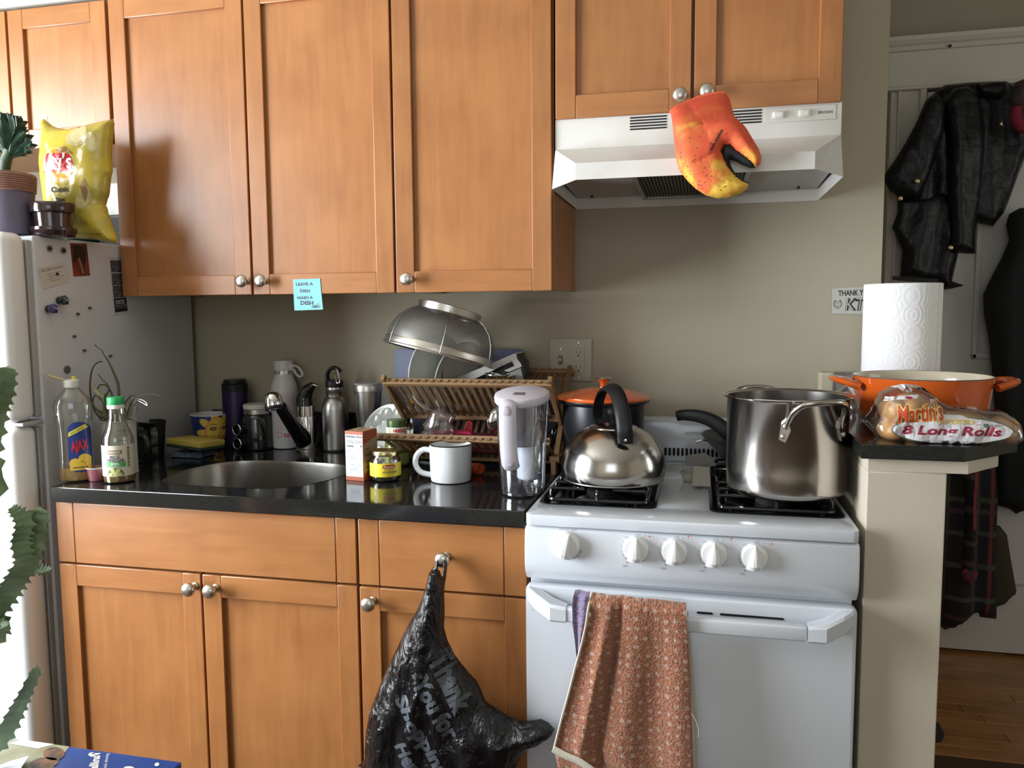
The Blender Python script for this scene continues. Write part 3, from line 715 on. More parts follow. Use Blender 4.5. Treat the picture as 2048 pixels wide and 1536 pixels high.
def ramekin():
    cx, cy = (-1.0607,-0.572,0.927)[0], -.572
    t = T('sauce_cup', 'small white-rimmed cup of pink sauce beside the vinegar bottle', 'cup', (cx, cy, ZT))
    lathe('cup', zz([(.015, 0), (.0165, .001), (.0205, .030), (.0225, .0305), (.0225, .0325), (.0195, .0325), (.0185, .028)], ZT), (cx, cy), mat('cup_pink', (.36, .12, .15), .35, coat=.3), t, 32)
    lathe('rim', zz([(.0208, .0290), (.0228, .0300), (.0232, .0330), (.0205, .0332)], ZT), (cx, cy), mat('cup_rim', (.62, .56, .54), .3), t, 32, cap=False)
    lathe('sauce', zz([(.0195, .0285), (0, .0288)], ZT), (cx, cy), mat('sauce', (.30, .08, .10), .2), t, 32)
ramekin()
def plant():
    cx, cy = (-1.0686,-0.48,0.9709)[0], -.48; z0 = ZT
    t = T('succulent_pot', 'leggy dried succulent in a printed white can with grey plant tag', 'plant', (cx, cy, z0))
    lathe('can', zz([(.040, 0), (.041, .001), (.041, .003), (.0395, .005), (.0395, .128), (.0415, .130), (.0415, .133), (.0385, .133), (.038, .118)], z0), (cx, cy), mat('can_white', (.62, .62, .58), .4), t, 40)
    lathe('soil', zz([(.038, .120), (0, .124)], z0), (cx, cy), mat('soil', (.05, .03, .02), .9, bump=1, bscale=120), t, 32)
    mp = cylmap(cx, cy, z0, .0395, .75, .0005)
    text('lettering', [tx('ROMA', .006, .018, at=(.004, .110)), tx('whole peeled', .004, .022, at=(.004, .098)), tx('tomatoes', .004, .018, at=(.004, .086))], mp, ink_grey, t, .005)
    dry = mat('dry_stem', (.10, .085, .055), .8); grn = mat('succulent_green', (.20, .25, .09), .5, var=.4, vscale=40); brn = mat('dry_leaf', (.30, .26, .15), .7)
    P = [(-1.043,-0.51,1.0569),(-1.0389,-0.51,1.0998),(-1.0395,-0.51,1.1363),(-1.0515,-0.51,1.1701),(-1.0653,-0.51,1.1967),(-1.0783,-0.51,1.2148)]
    s = tube('stem', P, [.004, .0038, .0035, .003, .002, .0012], dry, t, 6, sm=5)
    tube('stem_tip', [(-1.077,-0.51,1.2136),(-1.0808,-0.51,1.2209),(-1.0904,-0.51,1.2257),(-1.0984,-0.51,1.2329)], [.0016, .0013, .0012, .002], dry, s, 6, sm=4)
    tube('stem', [(-1.0731,-0.5,1.0487),(-1.1111,-0.5,1.0602),(-1.126,-0.5,1.0971),(-1.1279,-0.5,1.1341),(-1.1197,-0.5,1.1712),(-1.1042,-0.5,1.1885),(-1.0883,-0.5,1.1923)], [.003, .0028, .0026, .0022, .002, .0018, .0015], dry, t, 6, sm=5)
    tube('stem', [(-1.0559,-0.515,1.056),(-1.0698,-0.515,1.0814),(-1.074,-0.515,1.1058),(-1.0615,-0.515,1.1243),(-1.0662,-0.515,1.1388),(-1.0783,-0.515,1.1484),(-1.0902,-0.515,1.1628)], [.003, .0028, .0026, .0024, .002, .0016, .0012], dry, t, 6, sm=5)
    tube('stem', [(-1.03,-0.5,1.0559),(-1.0137,-0.5,1.093),(-0.9932,-0.5,1.108),(-0.9622,-0.5,1.1134),(-0.9442,-0.5,1.1125),(-0.9292,-0.5,1.1091)], [.002, .0018, .0014, .0012, .0013, .0014], dry, t, 6, sm=5)
    tube('stem', [(-1.0468,-0.49,1.0529),(-1.0375,-0.49,1.0902),(-1.015,-0.49,1.1103),(-1.0031,-0.49,1.0982),(-1.0138,-0.49,1.0832)], [.002, .0018, .0014, .0012, .001], dry, t, 6, sm=5)
    rnd = random.Random(5)
    for k in range(22):
        a = rnd.uniform(-1.2, 1.2); u = cx-.022+rnd.uniform(-.02, .05); ln = rnd.uniform(.03, .085)
        b = Vector((u, cy+rnd.uniform(-.02, .02), z0+.118)); e = b+Vector((math.sin(a)*ln*.7-.008, rnd.uniform(-.01, .01), ln))
        m_ = grn if k % 3 else brn; tube('leaf', [b, b.lerp(e, .5)+Vector((rnd.uniform(-.006, .006), 0, .004)), e], [.0025, .0035, .0008], m_, t, 6, flat=(1, .5), sm=3)
    tube('stem', [(-1.0602,-0.505,1.0521),(-1.0667,-0.505,1.084),(-1.0622,-0.505,1.111),(-1.075,-0.505,1.1329),(-1.0948,-0.505,1.135),(-1.1015,-0.505,1.1202),(-1.0908,-0.505,1.1081),(-1.0761,-0.505,1.1157)], [.0024, .0024, .0022, .002, .0018, .0016, .0014, .0012], dry, t, 6, sm=5)
    tube('stem', [(-1.0702,-0.52,1.0539),(-1.0917,-0.52,1.073),(-1.1048,-0.52,1.0899),(-1.0977,-0.52,1.112),(-1.0843,-0.52,1.1)], [.0022, .002, .0018, .0016, .0012], dry, t, 6, sm=5)
    tube('stem', [(-1.0587,-0.5,1.0515),(-1.0456,-0.5,1.0789),(-1.0465,-0.5,1.1108),(-1.0445,-0.5,1.1426)], [.0018, .0016, .0013, .0008], dry, t, 6, sm=4)
    tube('leaf', [(-1.1085,-0.512,1.1392),(-1.0996,-0.512,1.1234),(-1.0861,-0.512,1.1114),(-1.071,-0.512,1.1031)], [.001, .007, .008, .001], mat('pale_leaf', (.42, .42, .25), .6), t, 8, flat=(1, .25), up=(0, -1, 0), sm=4)
    plate('plant_tag', [(-1.0111,1.1),(-1.0056,1.0988),(-1.0169,1.0505),(-1.0368,1.05),(-1.0249,1.0824)], [], -.486, -.485, mat('tag_grey', (.33, .33, .32), .5), t, axis='y')
    tube('wire_clip', [(-1.0071,-0.49,1.1018),(-0.989,-0.49,1.0985),(-0.9782,-0.49,1.0913),(-0.9771,-0.49,1.0852),(-0.988,-0.49,1.0911),(-1.0045,-0.49,1.0982)], .0009, nickel, t, 6, sm=4)
plant()
def dark_mug():
    cx, cy = (-1.1371,-0.355,0.9739)[0], -.355
    t = T('coffee_mug', 'dark green mug with ribbed handle behind the vinegar bottle', 'mug', (cx, cy, ZT)); dm = mat('dark_green_glaze', (.018, .03, .022), .3, coat=.3)
    lathe('body', zz([(.034, 0), (.038, .003), (.040, .02), (.041, .080), (.0415, .083), (.039, .083), (.038, .02), (.034, .006), (0, .006)], ZT), (cx, cy), dm, t, 40)
    tube('handle', [(cx+.037, cy-.012, ZT+.072), (cx+.058, cy-.018, ZT+.072), (cx+.066, cy-.02, ZT+.05), (cx+.058, cy-.018, ZT+.026), (cx+.037, cy-.012, ZT+.018)], .0065, dm, t, 10, flat=(1, 1.2), sm=5)
dark_mug()
def dark_cup():
    cx, cy = (-1.1373,-0.27,0.9602)[0], -.27
    t = T('travel_cup', 'black tapered cup with a torn foil wrapper on its side, beside the sink', 'cup', (cx, cy, ZT))
    lathe('cup', zz([(.026, 0), (.028, .002), (.036, .096), (.0375, .098), (.0365, .100), (.034, .098), (.027, .006), (0, .006)], ZT), (cx, cy), mat('cup_black', (.010, .010, .013), .35), t, 40)
    lathe('foil_wrapper', zz([(.0305, .010), (.0345, .045), (.0368, .085)], ZT), (cx, cy), mat('foil', (.30, .30, .32), .3, .7, bump=1.0, bscale=60, c2=(.02, .02, .03), vscale=60), t, 12, cap=False, a0=.55, a1=1.05)
    tube('handle', [(cx+.0, cy-.034, ZT+.082), (cx-.02, cy-.05, ZT+.08), (cx-.022, cy-.052, ZT+.04), (cx-.006, cy-.031, ZT+.03)], .005, mat('cup_black', (.010, .010, .013), .35), t, 8, sm=4)
dark_cup()
def sun_mug():
    cx, cy = (-1.0616,-0.115,0.9819)[0], -.115
    t = T('sun_face_mug', 'blue ceramic mug painted with a yellow sun face, behind the sponge', 'mug', (cx, cy, ZT))
    t.rotation_euler.z = .62; t.scale = (1.1, 1.1, 1.12)
    rf = [(.030, 0), (.034, .002), (.037, .012), (.044, .040), (.0475, .070), (.0485, .090), (.0475, .091), (.0460, .090), (.044, .065), (.034, .010), (0, .008)]
    lathe('body', zz(rf, ZT), (cx, cy), mat('mug_blue', (.02, .03, .17), .25, coat=.4), t, 48)
    lathe('interior', zz([(.0486, .0885), (.0488, .0912), (.0455, .0914), (.0435, .065), (.0335, .012), (0, .0105)], ZT), (cx, cy), mat('mug_cream', (.62, .62, .62), .3), t, 48, cap=False)
    def rr(z):
        z -= ZT
        for (r0, a), (r1, b) in zip(rf, rf[1:]):
            if a <= z <= b and b > a: return r0+(r1-r0)*(z-a)/(b-a)
        return .048
    def mp(o): 
        return lambda a, b: cylmap(cx, cy, ZT, .045, .38, o, rfun=rr)(a, b)
    yl = mat('sun_yellow', (.66, .44, .07), .35); og = mat('sun_orange', (.58, .24, .07), .35)
    pet = []
    for k in range(9):
        a = R(20+k*40); c = (.046*.62*math.cos(a)*1.35, .046+.030*math.sin(a)*1.3)
        pet.append([(x, min(max(y, .004), .0885)) for x, y in ellipse(c[0], c[1], .016, .009, 14, a)])
    poly_decal('sun_rays', pet, mp(.0005), yl, t, .005)
    poly_decal('sun_outline', [[(x, min(max(y, .003), .089)) for x, y in ellipse(0, .046, .0315, .040, 30)]], mp(.0009), og, t, .005)
    poly_decal('sun_face', [[(x, min(max(y, .004), .087)) for x, y in ellipse(.002, .046, .028, .037, 30)]], mp(.0013), yl, t, .005)
    poly_decal('cheeks', [ellipse(-.013, .030, .008, .007, 16), ellipse(.016, .030, .007, .007, 16)], mp(.0017), og, t, .005)
    poly_decal('eyes', [ellipse(-.011, .056, .0085, .005, 16), ellipse(.017, .056, .0065, .005, 16)], mp(.0017), ink, t, .005)
    poly_decal('eye_whites', [ellipse(-.011, .0555, .0058, .003, 12), ellipse(.017, .0555, .0045, .003, 12)], mp(.0021), mat('eye_brown', (.30, .18, .06), .4), t, .005)
    poly_decal('mouth', [ellipse(.004, .020, .009, .0042, 16)], mp(.0017), mat('lip_red', (.30, .03, .02), .35), t, .005)
    poly_decal('nose', strip([(.006, .060), (.0065, .040), (.001, .034), (.006, .032)], .0012)+strip([(-.020, .066), (-.011, .0685), (-.003, .066)], .0014)+strip([(.011, .066), (.017, .068), (.023, .066)], .0014), mp(.0018), ink, t, .005)
sun_mug()
def sponge():
    cl, _ = puff('dish_cloth', [(-1.1908,-0.1258),(-1.2092,-0.0657),(-1.1752,-0.0405),(-1.1,-0.0998),(-1.038,-0.1739),(-1.0119,-0.2488),(-1.0307,-0.2754),(-1.1057,-0.2195)], 0, .0, .0, .01, .012, mat('cloth_blue', (.08, .12, .17), .8), wfun=None) if False else (None, None)
    SPX = (-1.0261,-0.235,0.9509)[0]; rnd = random.Random(2); bm = bmesh.new()
    n = 16
    g = [[None]*n for _ in range(n)]
    for i in range(n):
        for j in range(n):
            x = SPX-.06+.10*i/(n-1); y = -.275+.075*j/(n-1); e = min(i, j, n-1-i, n-1-j)
            g[i][j] = bm.verts.new((x+.008*noise.noise(Vector((i*.4, j*.4, 0))), y+.008*noise.noise(Vector((i*.4, j*.4, 5))), ZT+.002+(.010+.012*noise.noise(Vector((i*.5, j*.5, 2))) if e > 0 else 0)))
    for i in range(n-1):
        for j in range(n-1): bm.faces.new((g[i][j], g[i+1][j], g[i+1][j+1], g[i][j+1]))
    c = mkb('dish_cloth', bm, mat('cloth_blue', (.06, .10, .15), .8), ang=80)
    tag(c, 'crumpled blue dish cloth under the yellow sponge', 'cloth')
    t = T('sponge', 'yellow scrubbing sponge with dark scouring underside, behind the sink', 'sponge', (SPX, -.235, ZT+.02))
    M = Matrix.Translation((SPX, -.238, ZT+.026)) @ Matrix.Rotation(R(-12), 4, 'Z') @ Matrix.Rotation(R(2), 4, 'Y') @ Matrix.Rotation(R(-3), 4, 'X')
    box('scouring_pad', (-.065, -.045, -.002), (.065, .045, .005), mat('scour_green', (.02, .04, .025), .9), t, .003, M=M)
    box('foam', (-.065, -.045, .005), (.065, .045, .022), mat('sponge_yellow', (.50, .40, .08), .9, bump=.8, bscale=500), t, .004, 3, M=M)
sponge()
YW = -.082
def cyl_item(name, label, cat, x, y, parts, group=None):
    t = T(name, label, cat, (x, y, ZT), group)
    for (n, pr, m) in parts: lathe(n, zz(pr, ZT), (x, y), m, t, 44)
    return t
# purple flask
cyl_item('flask', 'dark purple steel flask with black collar against the backsplash', 'bottle', (-0.9962,-0.082,1.0086)[0], YW,
    [('body', [(.034, 0), (.0365, .003), (.037, .008), (.037, .168), (.0365, .172), (0, .172)], mat('purple_metal', (.022, .010, .055), .38, .4)),
     ('collar', [(.0372, .165), (.0375, .170), (.0375, .186), (.034, .190), (.0325, .191), (.032, .1975), (.0305, .199), (0, .199)], black_pl),
     ('lid_top', [(.0295, .1985), (.0295, .2005), (0, .2008)], mat('lid_slate', (.06, .07, .08), .4))])
# jar with white lid and rings
jx = (-0.9145,-0.1,0.9835)[0]
J = cyl_item('spice_jar', 'dark jar with white lid and steel band behind the sink spray', 'jar', jx, -.105,
    [('body', [(.036, 0), (.040, .003), (.041, .012), (.041, .090), (.036, .102), (.034, .104), (0, .104)], mat('dark_glass', (.012, .012, .014), .12, coat=.5)),
     ('steel_band', [(.0355, .104), (.0365, .105), (.0365, .118), (.0355, .119), (0, .119)], nickel),
     ('lid', [(.0365, .119), (.037, .1195), (.037, .130), (.0355, .132), (0, .132)], mat('lid_white', (.58, .58, .54), .4))])
for zc in (.058, .017):
    M = Matrix.Translation((jx-.030, -.150, ZT+zc+.006)) @ Matrix.Rotation(R(-15), 4, 'Z') @ Matrix.Rotation(R(90), 4, 'X')
    w = lathe('ring_knob', [(.0075, -.012), (.0155, -.012), (.017, -.006), (.0165, .008), (.0135, .0105), (.012, .008), (.0125, -.004), (.0075, -.006)], (0, 0), black_gloss, J, 28, M=M, cap=False)
    lathe('ring_rim', [(.0140, .0095), (.0155, .0105), (.0165, .0095), (.0155, .0085)], (0, 0), nickel, w, 28, M=M, cap=False)
def toast():
    x = (-0.8468,-0.064,0.9802)[0]; y = -.064
    wm = mat('bottle_white', (.64, .63, .66), .38)
    t = cyl_item('water_bottle', 'tall white water bottle with red printed text and a carry loop', 'bottle', x, y,
      [('body', [(.034, 0), (.038, .003), (.0385, .008), (.0385, .165), (.036, .185), (.030, .200), (.0275, .210), (.0275, .216), (0, .216)], wm),
       ('neck_band', [(.0262, .216), (.0262, .2265), (0, .2265)], chrome),
       ('cap', [(.0272, .2265), (.0275, .228), (.0275, .252), (.026, .2555), (.023, .2565), (0, .2565)], wm)])
    cap = t.children[-1]
    box('loop_mount', (x+.022, y-.012, ZT+.228), (x+.034, y+.004, ZT+.246), wm, cap, .002)
    tube('carry_loop', [(x+.032, y-.006, ZT+.241), (x+.048, y-.008, ZT+.2385), (x+.061, y-.010, ZT+.228), (x+.066, y-.011, ZT+.215), (x+.058, y-.010, ZT+.209), (x+.045, y-.008, ZT+.216), (x+.036, y-.006, ZT+.230)], .0034, wm, cap, 8, flat=(1, 1.4), sm=5)
    mp = cylmap(x, y, ZT, .0385, .58, .0005)
    rm = mat('print_red', (.50, .12, .10), .5); rnd = random.Random(8)
    words = ['fresh bread', 'sourdough and butter', 'a little jam', 'rye with seeds', 'crumbs on the plate', 'coffee at nine', 'slice it thick', 'warm from the oven', 'olive oil and salt', 'one more piece', 'honey on the side', 'golden brown', 'share with friends']
    I = []
    for k in range(29):
        z = .158-k*.0041
        if .034 < z < .052 and k > 0: continue
        s = rnd.choice(words)+' '+rnd.choice(words); I.append(tx(s, .0026, .056 if k % 3 else .050, at=(-.002, z)))
    text('print_lines', I, mp, rm, t, .006)
    bm = None
    text('lettering', [tx('toast', .0145, .040, bold=.03, at=(.011, .042))], mp, mat('print_red_dark', (.50, .06, .05), .4), t, .005)
    poly_decal('toast_mark', strip([(-.026, .036), (-.026, .045), (-.0275, .048), (-.025, .0505), (-.015, .0505), (-.0125, .048), (-.014, .045), (-.014, .036), (-.026, .036)], .0012), mp, mat('print_red_dark', (.50, .06, .05), .4), t, .005)
toast()
def faucet():
    x, y = (-0.7647,-0.0695,0.9142)[0], -.09
    t = T('faucet', 'black and chrome pull-out faucet behind the sink', 'faucet', (x, y, ZT))
    lathe('base', zz([(.033, 0), (.033, .004), (.029, .006), (.029, .020), (.0255, .022), (0, .022)], ZT), (x, y), steel_b, t)
    lathe('column', zz([(.0255, .020), (.0255, .095), (.0245, .097), (.0245, .099), (.0255, .100), (.0255, .128), (.0235, .1295), (0, .1295)], ZT), (x, y), chrome, t)
    lv = tube('lever', [(x-.006, y, ZT+.128), (x-.006, y+.0, ZT+.150), (x+.003, y-.002, ZT+.168), (x+.018, y-.004, ZT+.182), (x+.028, y-.006, ZT+.188)], [.0245, .0235, .0195, .0135, .009], black_gloss, t, 16, sm=5)
    tube('lever_tip', [(x+.010, y-.003, ZT+.180), (x+.024, y-.005, ZT+.189), (x+.036, y-.007, ZT+.1885), (x+.043, y-.008, ZT+.184)], [.008, .0095, .008, .003], chrome, lv, 12, flat=(.6, 1), sm=4)
    # spout arm out over the basin
    A = Vector((x+.006, y-.035, ZT+.030)); B = Vector((-0.7396,-0.28,1.0639))
    S = [A, A.lerp(B, .12)+Vector((0, 0, .004)), A.lerp(B, .5), A.lerp(B, .85), B]
    sp = tube('spout_arm', S, [.0235, .0245, .019, .0165, .0165], black_gloss, t, 20, sm=5)
    H = Vector((-0.7477,-0.3,1.0818))
    M = Matrix.Translation(H) @ Matrix.Rotation(R(-14), 4, 'Y') @ Matrix.Rotation(R(-10), 4, 'X')
    hd = lathe('spray_head', [(.0225, -.020), (.0232, -.018), (.0232, -.002), (.0218, .008), (.017, .0165), (.009, .0205), (0, .0215)], (0, 0), chrome, t, 36, M=M)
    lathe('spray_rim', [(0, -.026), (.017, -.026), (.0215, -.0265), (.0235, -.024), (.0238, -.018), (.0225, -.0165)], (0, 0), black_pl, hd, 36, M=M)
    lathe('spray_ring', [(.0165, -.0272), (.0195, -.0272), (.0195, -.0262), (.0165, -.0262)], (0, 0), chrome, hd, 28, M=M, cap=False)
faucet()
def steel_bottle():
    x, y = (-0.6804,-0.08,0.9867)[0], -.08
    t = cyl_item('water_bottle', 'brushed steel water bottle with black loop cap and carabiner', 'bottle', x, y,
      [('body', [(.034, 0), (.0365, .003), (.037, .008), (.037, .118), (.0355, .132), (.029, .148), (.0235, .155), (.0235, .168), (.0248, .170), (.0235, .172), (.0248, .175), (.0235, .178), (.0242, .181), (.0235, .184), (0, .184)], steel_b),
       ('cap', [(.0245, .182), (.0250, .184), (.0250, .197), (.022, .202), (0, .204)], black_pl)])
    cap = t.children[-1]
    tube('cap_loop', [(x-.018, y, ZT+.196), (x-.021, y, ZT+.214), (x-.014, y, ZT+.230), (x+.0, y, ZT+.237), (x+.012, y, ZT+.234), (x+.020, y, ZT+.226)], [.0075, .006, .0055, .0055, .005, .0055], black_pl, cap, 10, flat=(.9, 1.5), sm=5)
    tube('carabiner', [(x+.006, y-.006, ZT+.229), (x+.012, y-.012, ZT+.236), (x+.018, y-.015, ZT+.226), (x+.025, y-.018, ZT+.203), (x+.023, y-.020, ZT+.195), (x+.016, y-.019, ZT+.198), (x+.008, y-.012, ZT+.220)], .0022, chrome, t, 8, closed=True, sm=4)
steel_bottle()
def tumbler():
    x, y = (-0.5722,-0.095,1.0622)[0], -.095
    cyl_item('tumbler', 'stainless steel tumbler with clear lid, between the steel bottle and rack', 'tumbler', x, y,
      [('cup_base', [(.0275, 0), (.029, .002), (.0305, .060), (0, .060)], mat('tumbler_white', (.52, .52, .54), .4)),
       ('body', [(.0300, .060), (.0312, .062), (.0385, .172), (.0385, .173), (0, .173)], steel_b),
       ('rim_band', [(.0385, .173), (.0402, .174), (.0405, .190), (.0395, .192), (0, .192)], nickel),
       ('lid', [(.0375, .1918), (.0385, .194), (.036, .1965), (0, .1965)], mat('lid_clear', (.42, .43, .44), .2))])
tumbler()
def egg_plate():
    C0 = Vector((-0.4902,-0.155,0.9776)); r = .083
    t = T('egg_plate', 'pale green round plate with shallow wells leaning behind the tea box', 'plate', tuple(C0-Vector((0, 0, r))))
    M = Matrix.Translation(C0) @ Matrix.Rotation(R(-14), 4, 'Z') @ Matrix.Rotation(R(68), 4, 'X')
    pm = mat('plate_celadon', (.42, .44, .40), .25, coat=.3)
    lathe('plate', [(0, -.004), (.07, -.004), (r, .002), (r, .0045), (.079, .004), (.074, .0015), (.030, .0015), (0, .0015)], (0, 0), pm, t, 56, M=M)
    for k in range(10):
        a = 2*PI*k/10
        lathe('well', [(.0165, .0022), (.0178, .0030), (.0160, .0032), (.0145, .0020), (.010, .0018), (0, .0017)], (.0555*math.cos(a), .0555*math.sin(a)), mat('plate_well', (.36, .37, .33), .25, coat=.3), t, 24, sx=1, sy=1.15, M=M)
egg_plate()
def salsa():
    x, y = (-0.4254,-0.255,1.0181)[0], -.255
    t = T('salsa_jar', 'glass jar of green salsa with white and red label, left of the rack', 'jar', (x, y, ZT))
    t.rotation_euler.z = .36; gm = mat('salsa_green', (.13, .17, .035), .35, coat=.5, c2=(.08, .12, .02), vscale=90)
    lathe('jar', zz([(.028, 0), (.031, .003), (.0315, .03), (.0315, .052), (.0285, .066), (.0262, .075), (.0268, .082), (.0255, .086), (.0255, .098), (.0215, .108), (0, .108)], ZT), (x, y), gm, t, 40)
    lathe('lid', zz([(.0230, .100), (.0245, .101), (.0250, .106), (.0250, .117), (.0238, .1185), (0, .1185)], ZT), (x, y), mat('lid_green', (.09, .14, .05), .3, .2), t, 40)
    lathe('neck_label', zz([(.0268, .0845), (.0268, .1005)], ZT), (x, y), paper_w, t, 30, cap=False, a0=-1.4, a1=1.5)
    lathe('label', zz([(.0320, .008), (.0320, .034)], ZT), (x, y), mat('label_lime', (.42, .50, .16), .4), t, 30, cap=False, a0=-1.5, a1=1.5)
    mp = cylmap(x, y, ZT, .0268, .12, .0005)
    text('lettering', [tx('HERDEZ', .0085, .036, bold=.04, at=(.006, .0925))], mp, red_ink, t, .004)
    poly_decal('label_patch', [rect(-.0262, .087, -.018, .099)], mp, mat('label_lime', (.42, .50, .16), .4), t, .004)
salsa()
def tea_box():
    t = T('tea_box', 'orange and tan tea carton with nutrition panel facing front', 'box', (-.44, -.40, ZT))
    fl_, fr_, br = Vector((-0.4765,-0.4526,0.9142)), Vector((-0.4278,-0.4598,0.9142)), Vector((-0.4316,-0.3549,0.9142))
    d = (fr_-fl_); w = d.length; ux = d.normalized(); uy = (br-fr_); dep = .062; uy = Vector((-ux.y, ux.x, 0)); h = .117
    Mx = Matrix(((ux.x, uy.x, 0, fl_.x), (ux.y, uy.y, 0, fl_.y), (0, 0, 1, ZT), (0, 0, 0, 1)))
    om = mat('carton_orange', (.40, .10, .045), .5); tan = mat('carton_tan', (.40, .29, .155), .6)
    box('carton', (0, 0, 0), (w, dep, h), om, t, .0008, M=Mx)
    F = planemap(Mx @ Vector((0, -.0004, 0)), ux, (0, 0, 1)); F2 = planemap(Mx @ Vector((0, -.0007, 0)), ux, (0, 0, 1))
    S = planemap(Mx @ Vector((w+.0004, 0, 0)), uy, (0, 0, 1)); S2 = planemap(Mx @ Vector((w+.0007, 0, 0)), uy, (0, 0, 1))
    TP = planemap(Mx @ Vector((0, 0, h+.0004)), ux, uy)
    poly_decal('nutrition_panel', [rect(.0015, .010, w-.0015, h-.008)], F, mat('panel_white', (.70, .74, .76), .5), t)
    L = [tx('Nutrition Facts', .005, w-.006, at=(w/2, h-.0125), bold=.03), tx('about 20 servings per container', .0022, w-.007, at=(w/2, h-.0175)), tx('Serving size 1 tea bag (2g)', .0026, w-.007, at=(w/2, h-.0222), bold=.02),
         tx('Calories', .005, .019, at=(.0135, h-.0345), bold=.03), tx('0', .0055, .004, at=(w-.0055, h-.0345), bold=.04)]
    for k, s in enumerate(('Total Fat 0g', 'Saturated Fat 0g', 'Sodium 0mg', 'Total Carbohydrate 0g', 'Total Sugars 0g', 'Includes 0g Added Sugars', 'Protein 0g')):
        L += [tx(s, .0026, .0011*len(s)+.002, at=(.0025+(.0011*len(s)+.002)/2, h-.0435-k*.0043)), tx('0%', .0025, .0032, at=(w-.005, h-.0435-k*.0043))]
    for k, s in enumerate(('organic black tea leaves', 'no artificial flavors', 'keep in a cool dry place', 'steep three to five minutes')): L.append(tx(s, .002, .026, at=(w/2, .031-k*.0038)))
    text('nutrition_lettering', L, F2, ink, t)
    poly_decal('panel_rules', [rect(.003, h-.0267, w-.003, h-.0255), rect(.003, h-.0392, w-.003, h-.0387), rect(.003, .0375, w-.003, .0381)]+[rect(.003, h-.0457-k*.0043, w-.003, h-.0455-k*.0043) for k in range(6)], F2, ink, t)
    poly_decal('side_panel', [[(.0008, .018), (.030, .024), (dep-.0008, .030), (dep-.0008, h-.016), (.020, h-.026), (.0008, h-.030)]], S, tan, t)
    poly_decal('side_print', [rect(.006, .030+k*.0145, .006+(.022 if k % 2 else .030), .0325+k*.0145) for k in range(4)], S2, mat('print_brown', (.17, .10, .05), .5), t)
    poly_decal('top_print', [rect(.002, .004, w-.002, dep-.004)], TP, tan, t); poly_decal('top_mark', [ellipse(w/2, dep*.55, .010, .012, 18)], planemap(Mx @ Vector((0, 0, h+.0007)), ux, uy), mat('print_brown2', (.26, .16, .08), .5), t)
tea_box()
def artichoke():
    x, y = (-0.3851,-0.432,0.9375)[0], -.432
    t = T('artichoke_jar', 'squat glass jar with gold lid and yellow label, beside the tea box', 'jar', (x, y, ZT)); t.rotation_euler.z = .38
    lathe('glass', zz([(.026, 0), (.032, .003), (.0352, .010), (.0362, .02), (.0362, .044), (.034, .053), (.029, .059), (.0285, .063)], ZT), (x, y), clear('jar_glass', (.86, .88, .82), .4, .03), t, 44, cap=False)
    lathe('contents', zz([(.025, .002), (.031, .004), (.0345, .011), (.0352, .02), (.0352, .028), (0, .030)], ZT), (x, y), mat('olive_brine', (.10, .09, .035), .3, coat=.4, var=.5, vscale=60), t, 40)
    lathe('lid', zz([(.0295, .060), (.0305, .0605), (.0310, .063), (.0305, .070), (.029, .0718), (.026, .0725), (.025, .0715), (0, .0715)], ZT), (x, y), mat('lid_gold', (.62, .54, .28), .25, 1), t, 44)
    lathe('label', zz([(.0366, .0135), (.0368, .045)], ZT), (x, y), mat('label_sun_yellow', (.80, .66, .05), .4), t, 44, cap=False, a0=-1.9, a1=1.7)
    mp = lambda o: cylmap(x, y, ZT, .0367, .12, o)
    poly_decal('label_badge', [rrect(-.011, .0325, .020, .042, .0045, 5)], mp(.0005), mat('badge_red', (.42, .06, .02), .4), t, .004)
    text('lettering_light', [tx('Pastene', .0065, .024, bold=.02, at=(.0045, .0372))], mp(.0008), mat('badge_cream', (.75, .60, .40), .4), t, .004)
    text('lettering', [tx('MARINATED QUARTERED', .002, .026, at=(.006, .0295)), tx('ARTICHOKE HEARTS', .0048, .034, bold=.02, at=(.006, .0248)), tx('NET WT 6.5 OZ (184g)', .0024, .020, at=(.006, .0185))]+[tx(s, .0018, .012, at=(-.033, .041-k*.003)) for k, s in enumerate(('serve as antipasto', 'with salad or on', 'pizza and pasta', 'keep cold'))], mp(.0008), mat('print_brown', (.17, .10, .05), .5), t, .004)
artichoke()
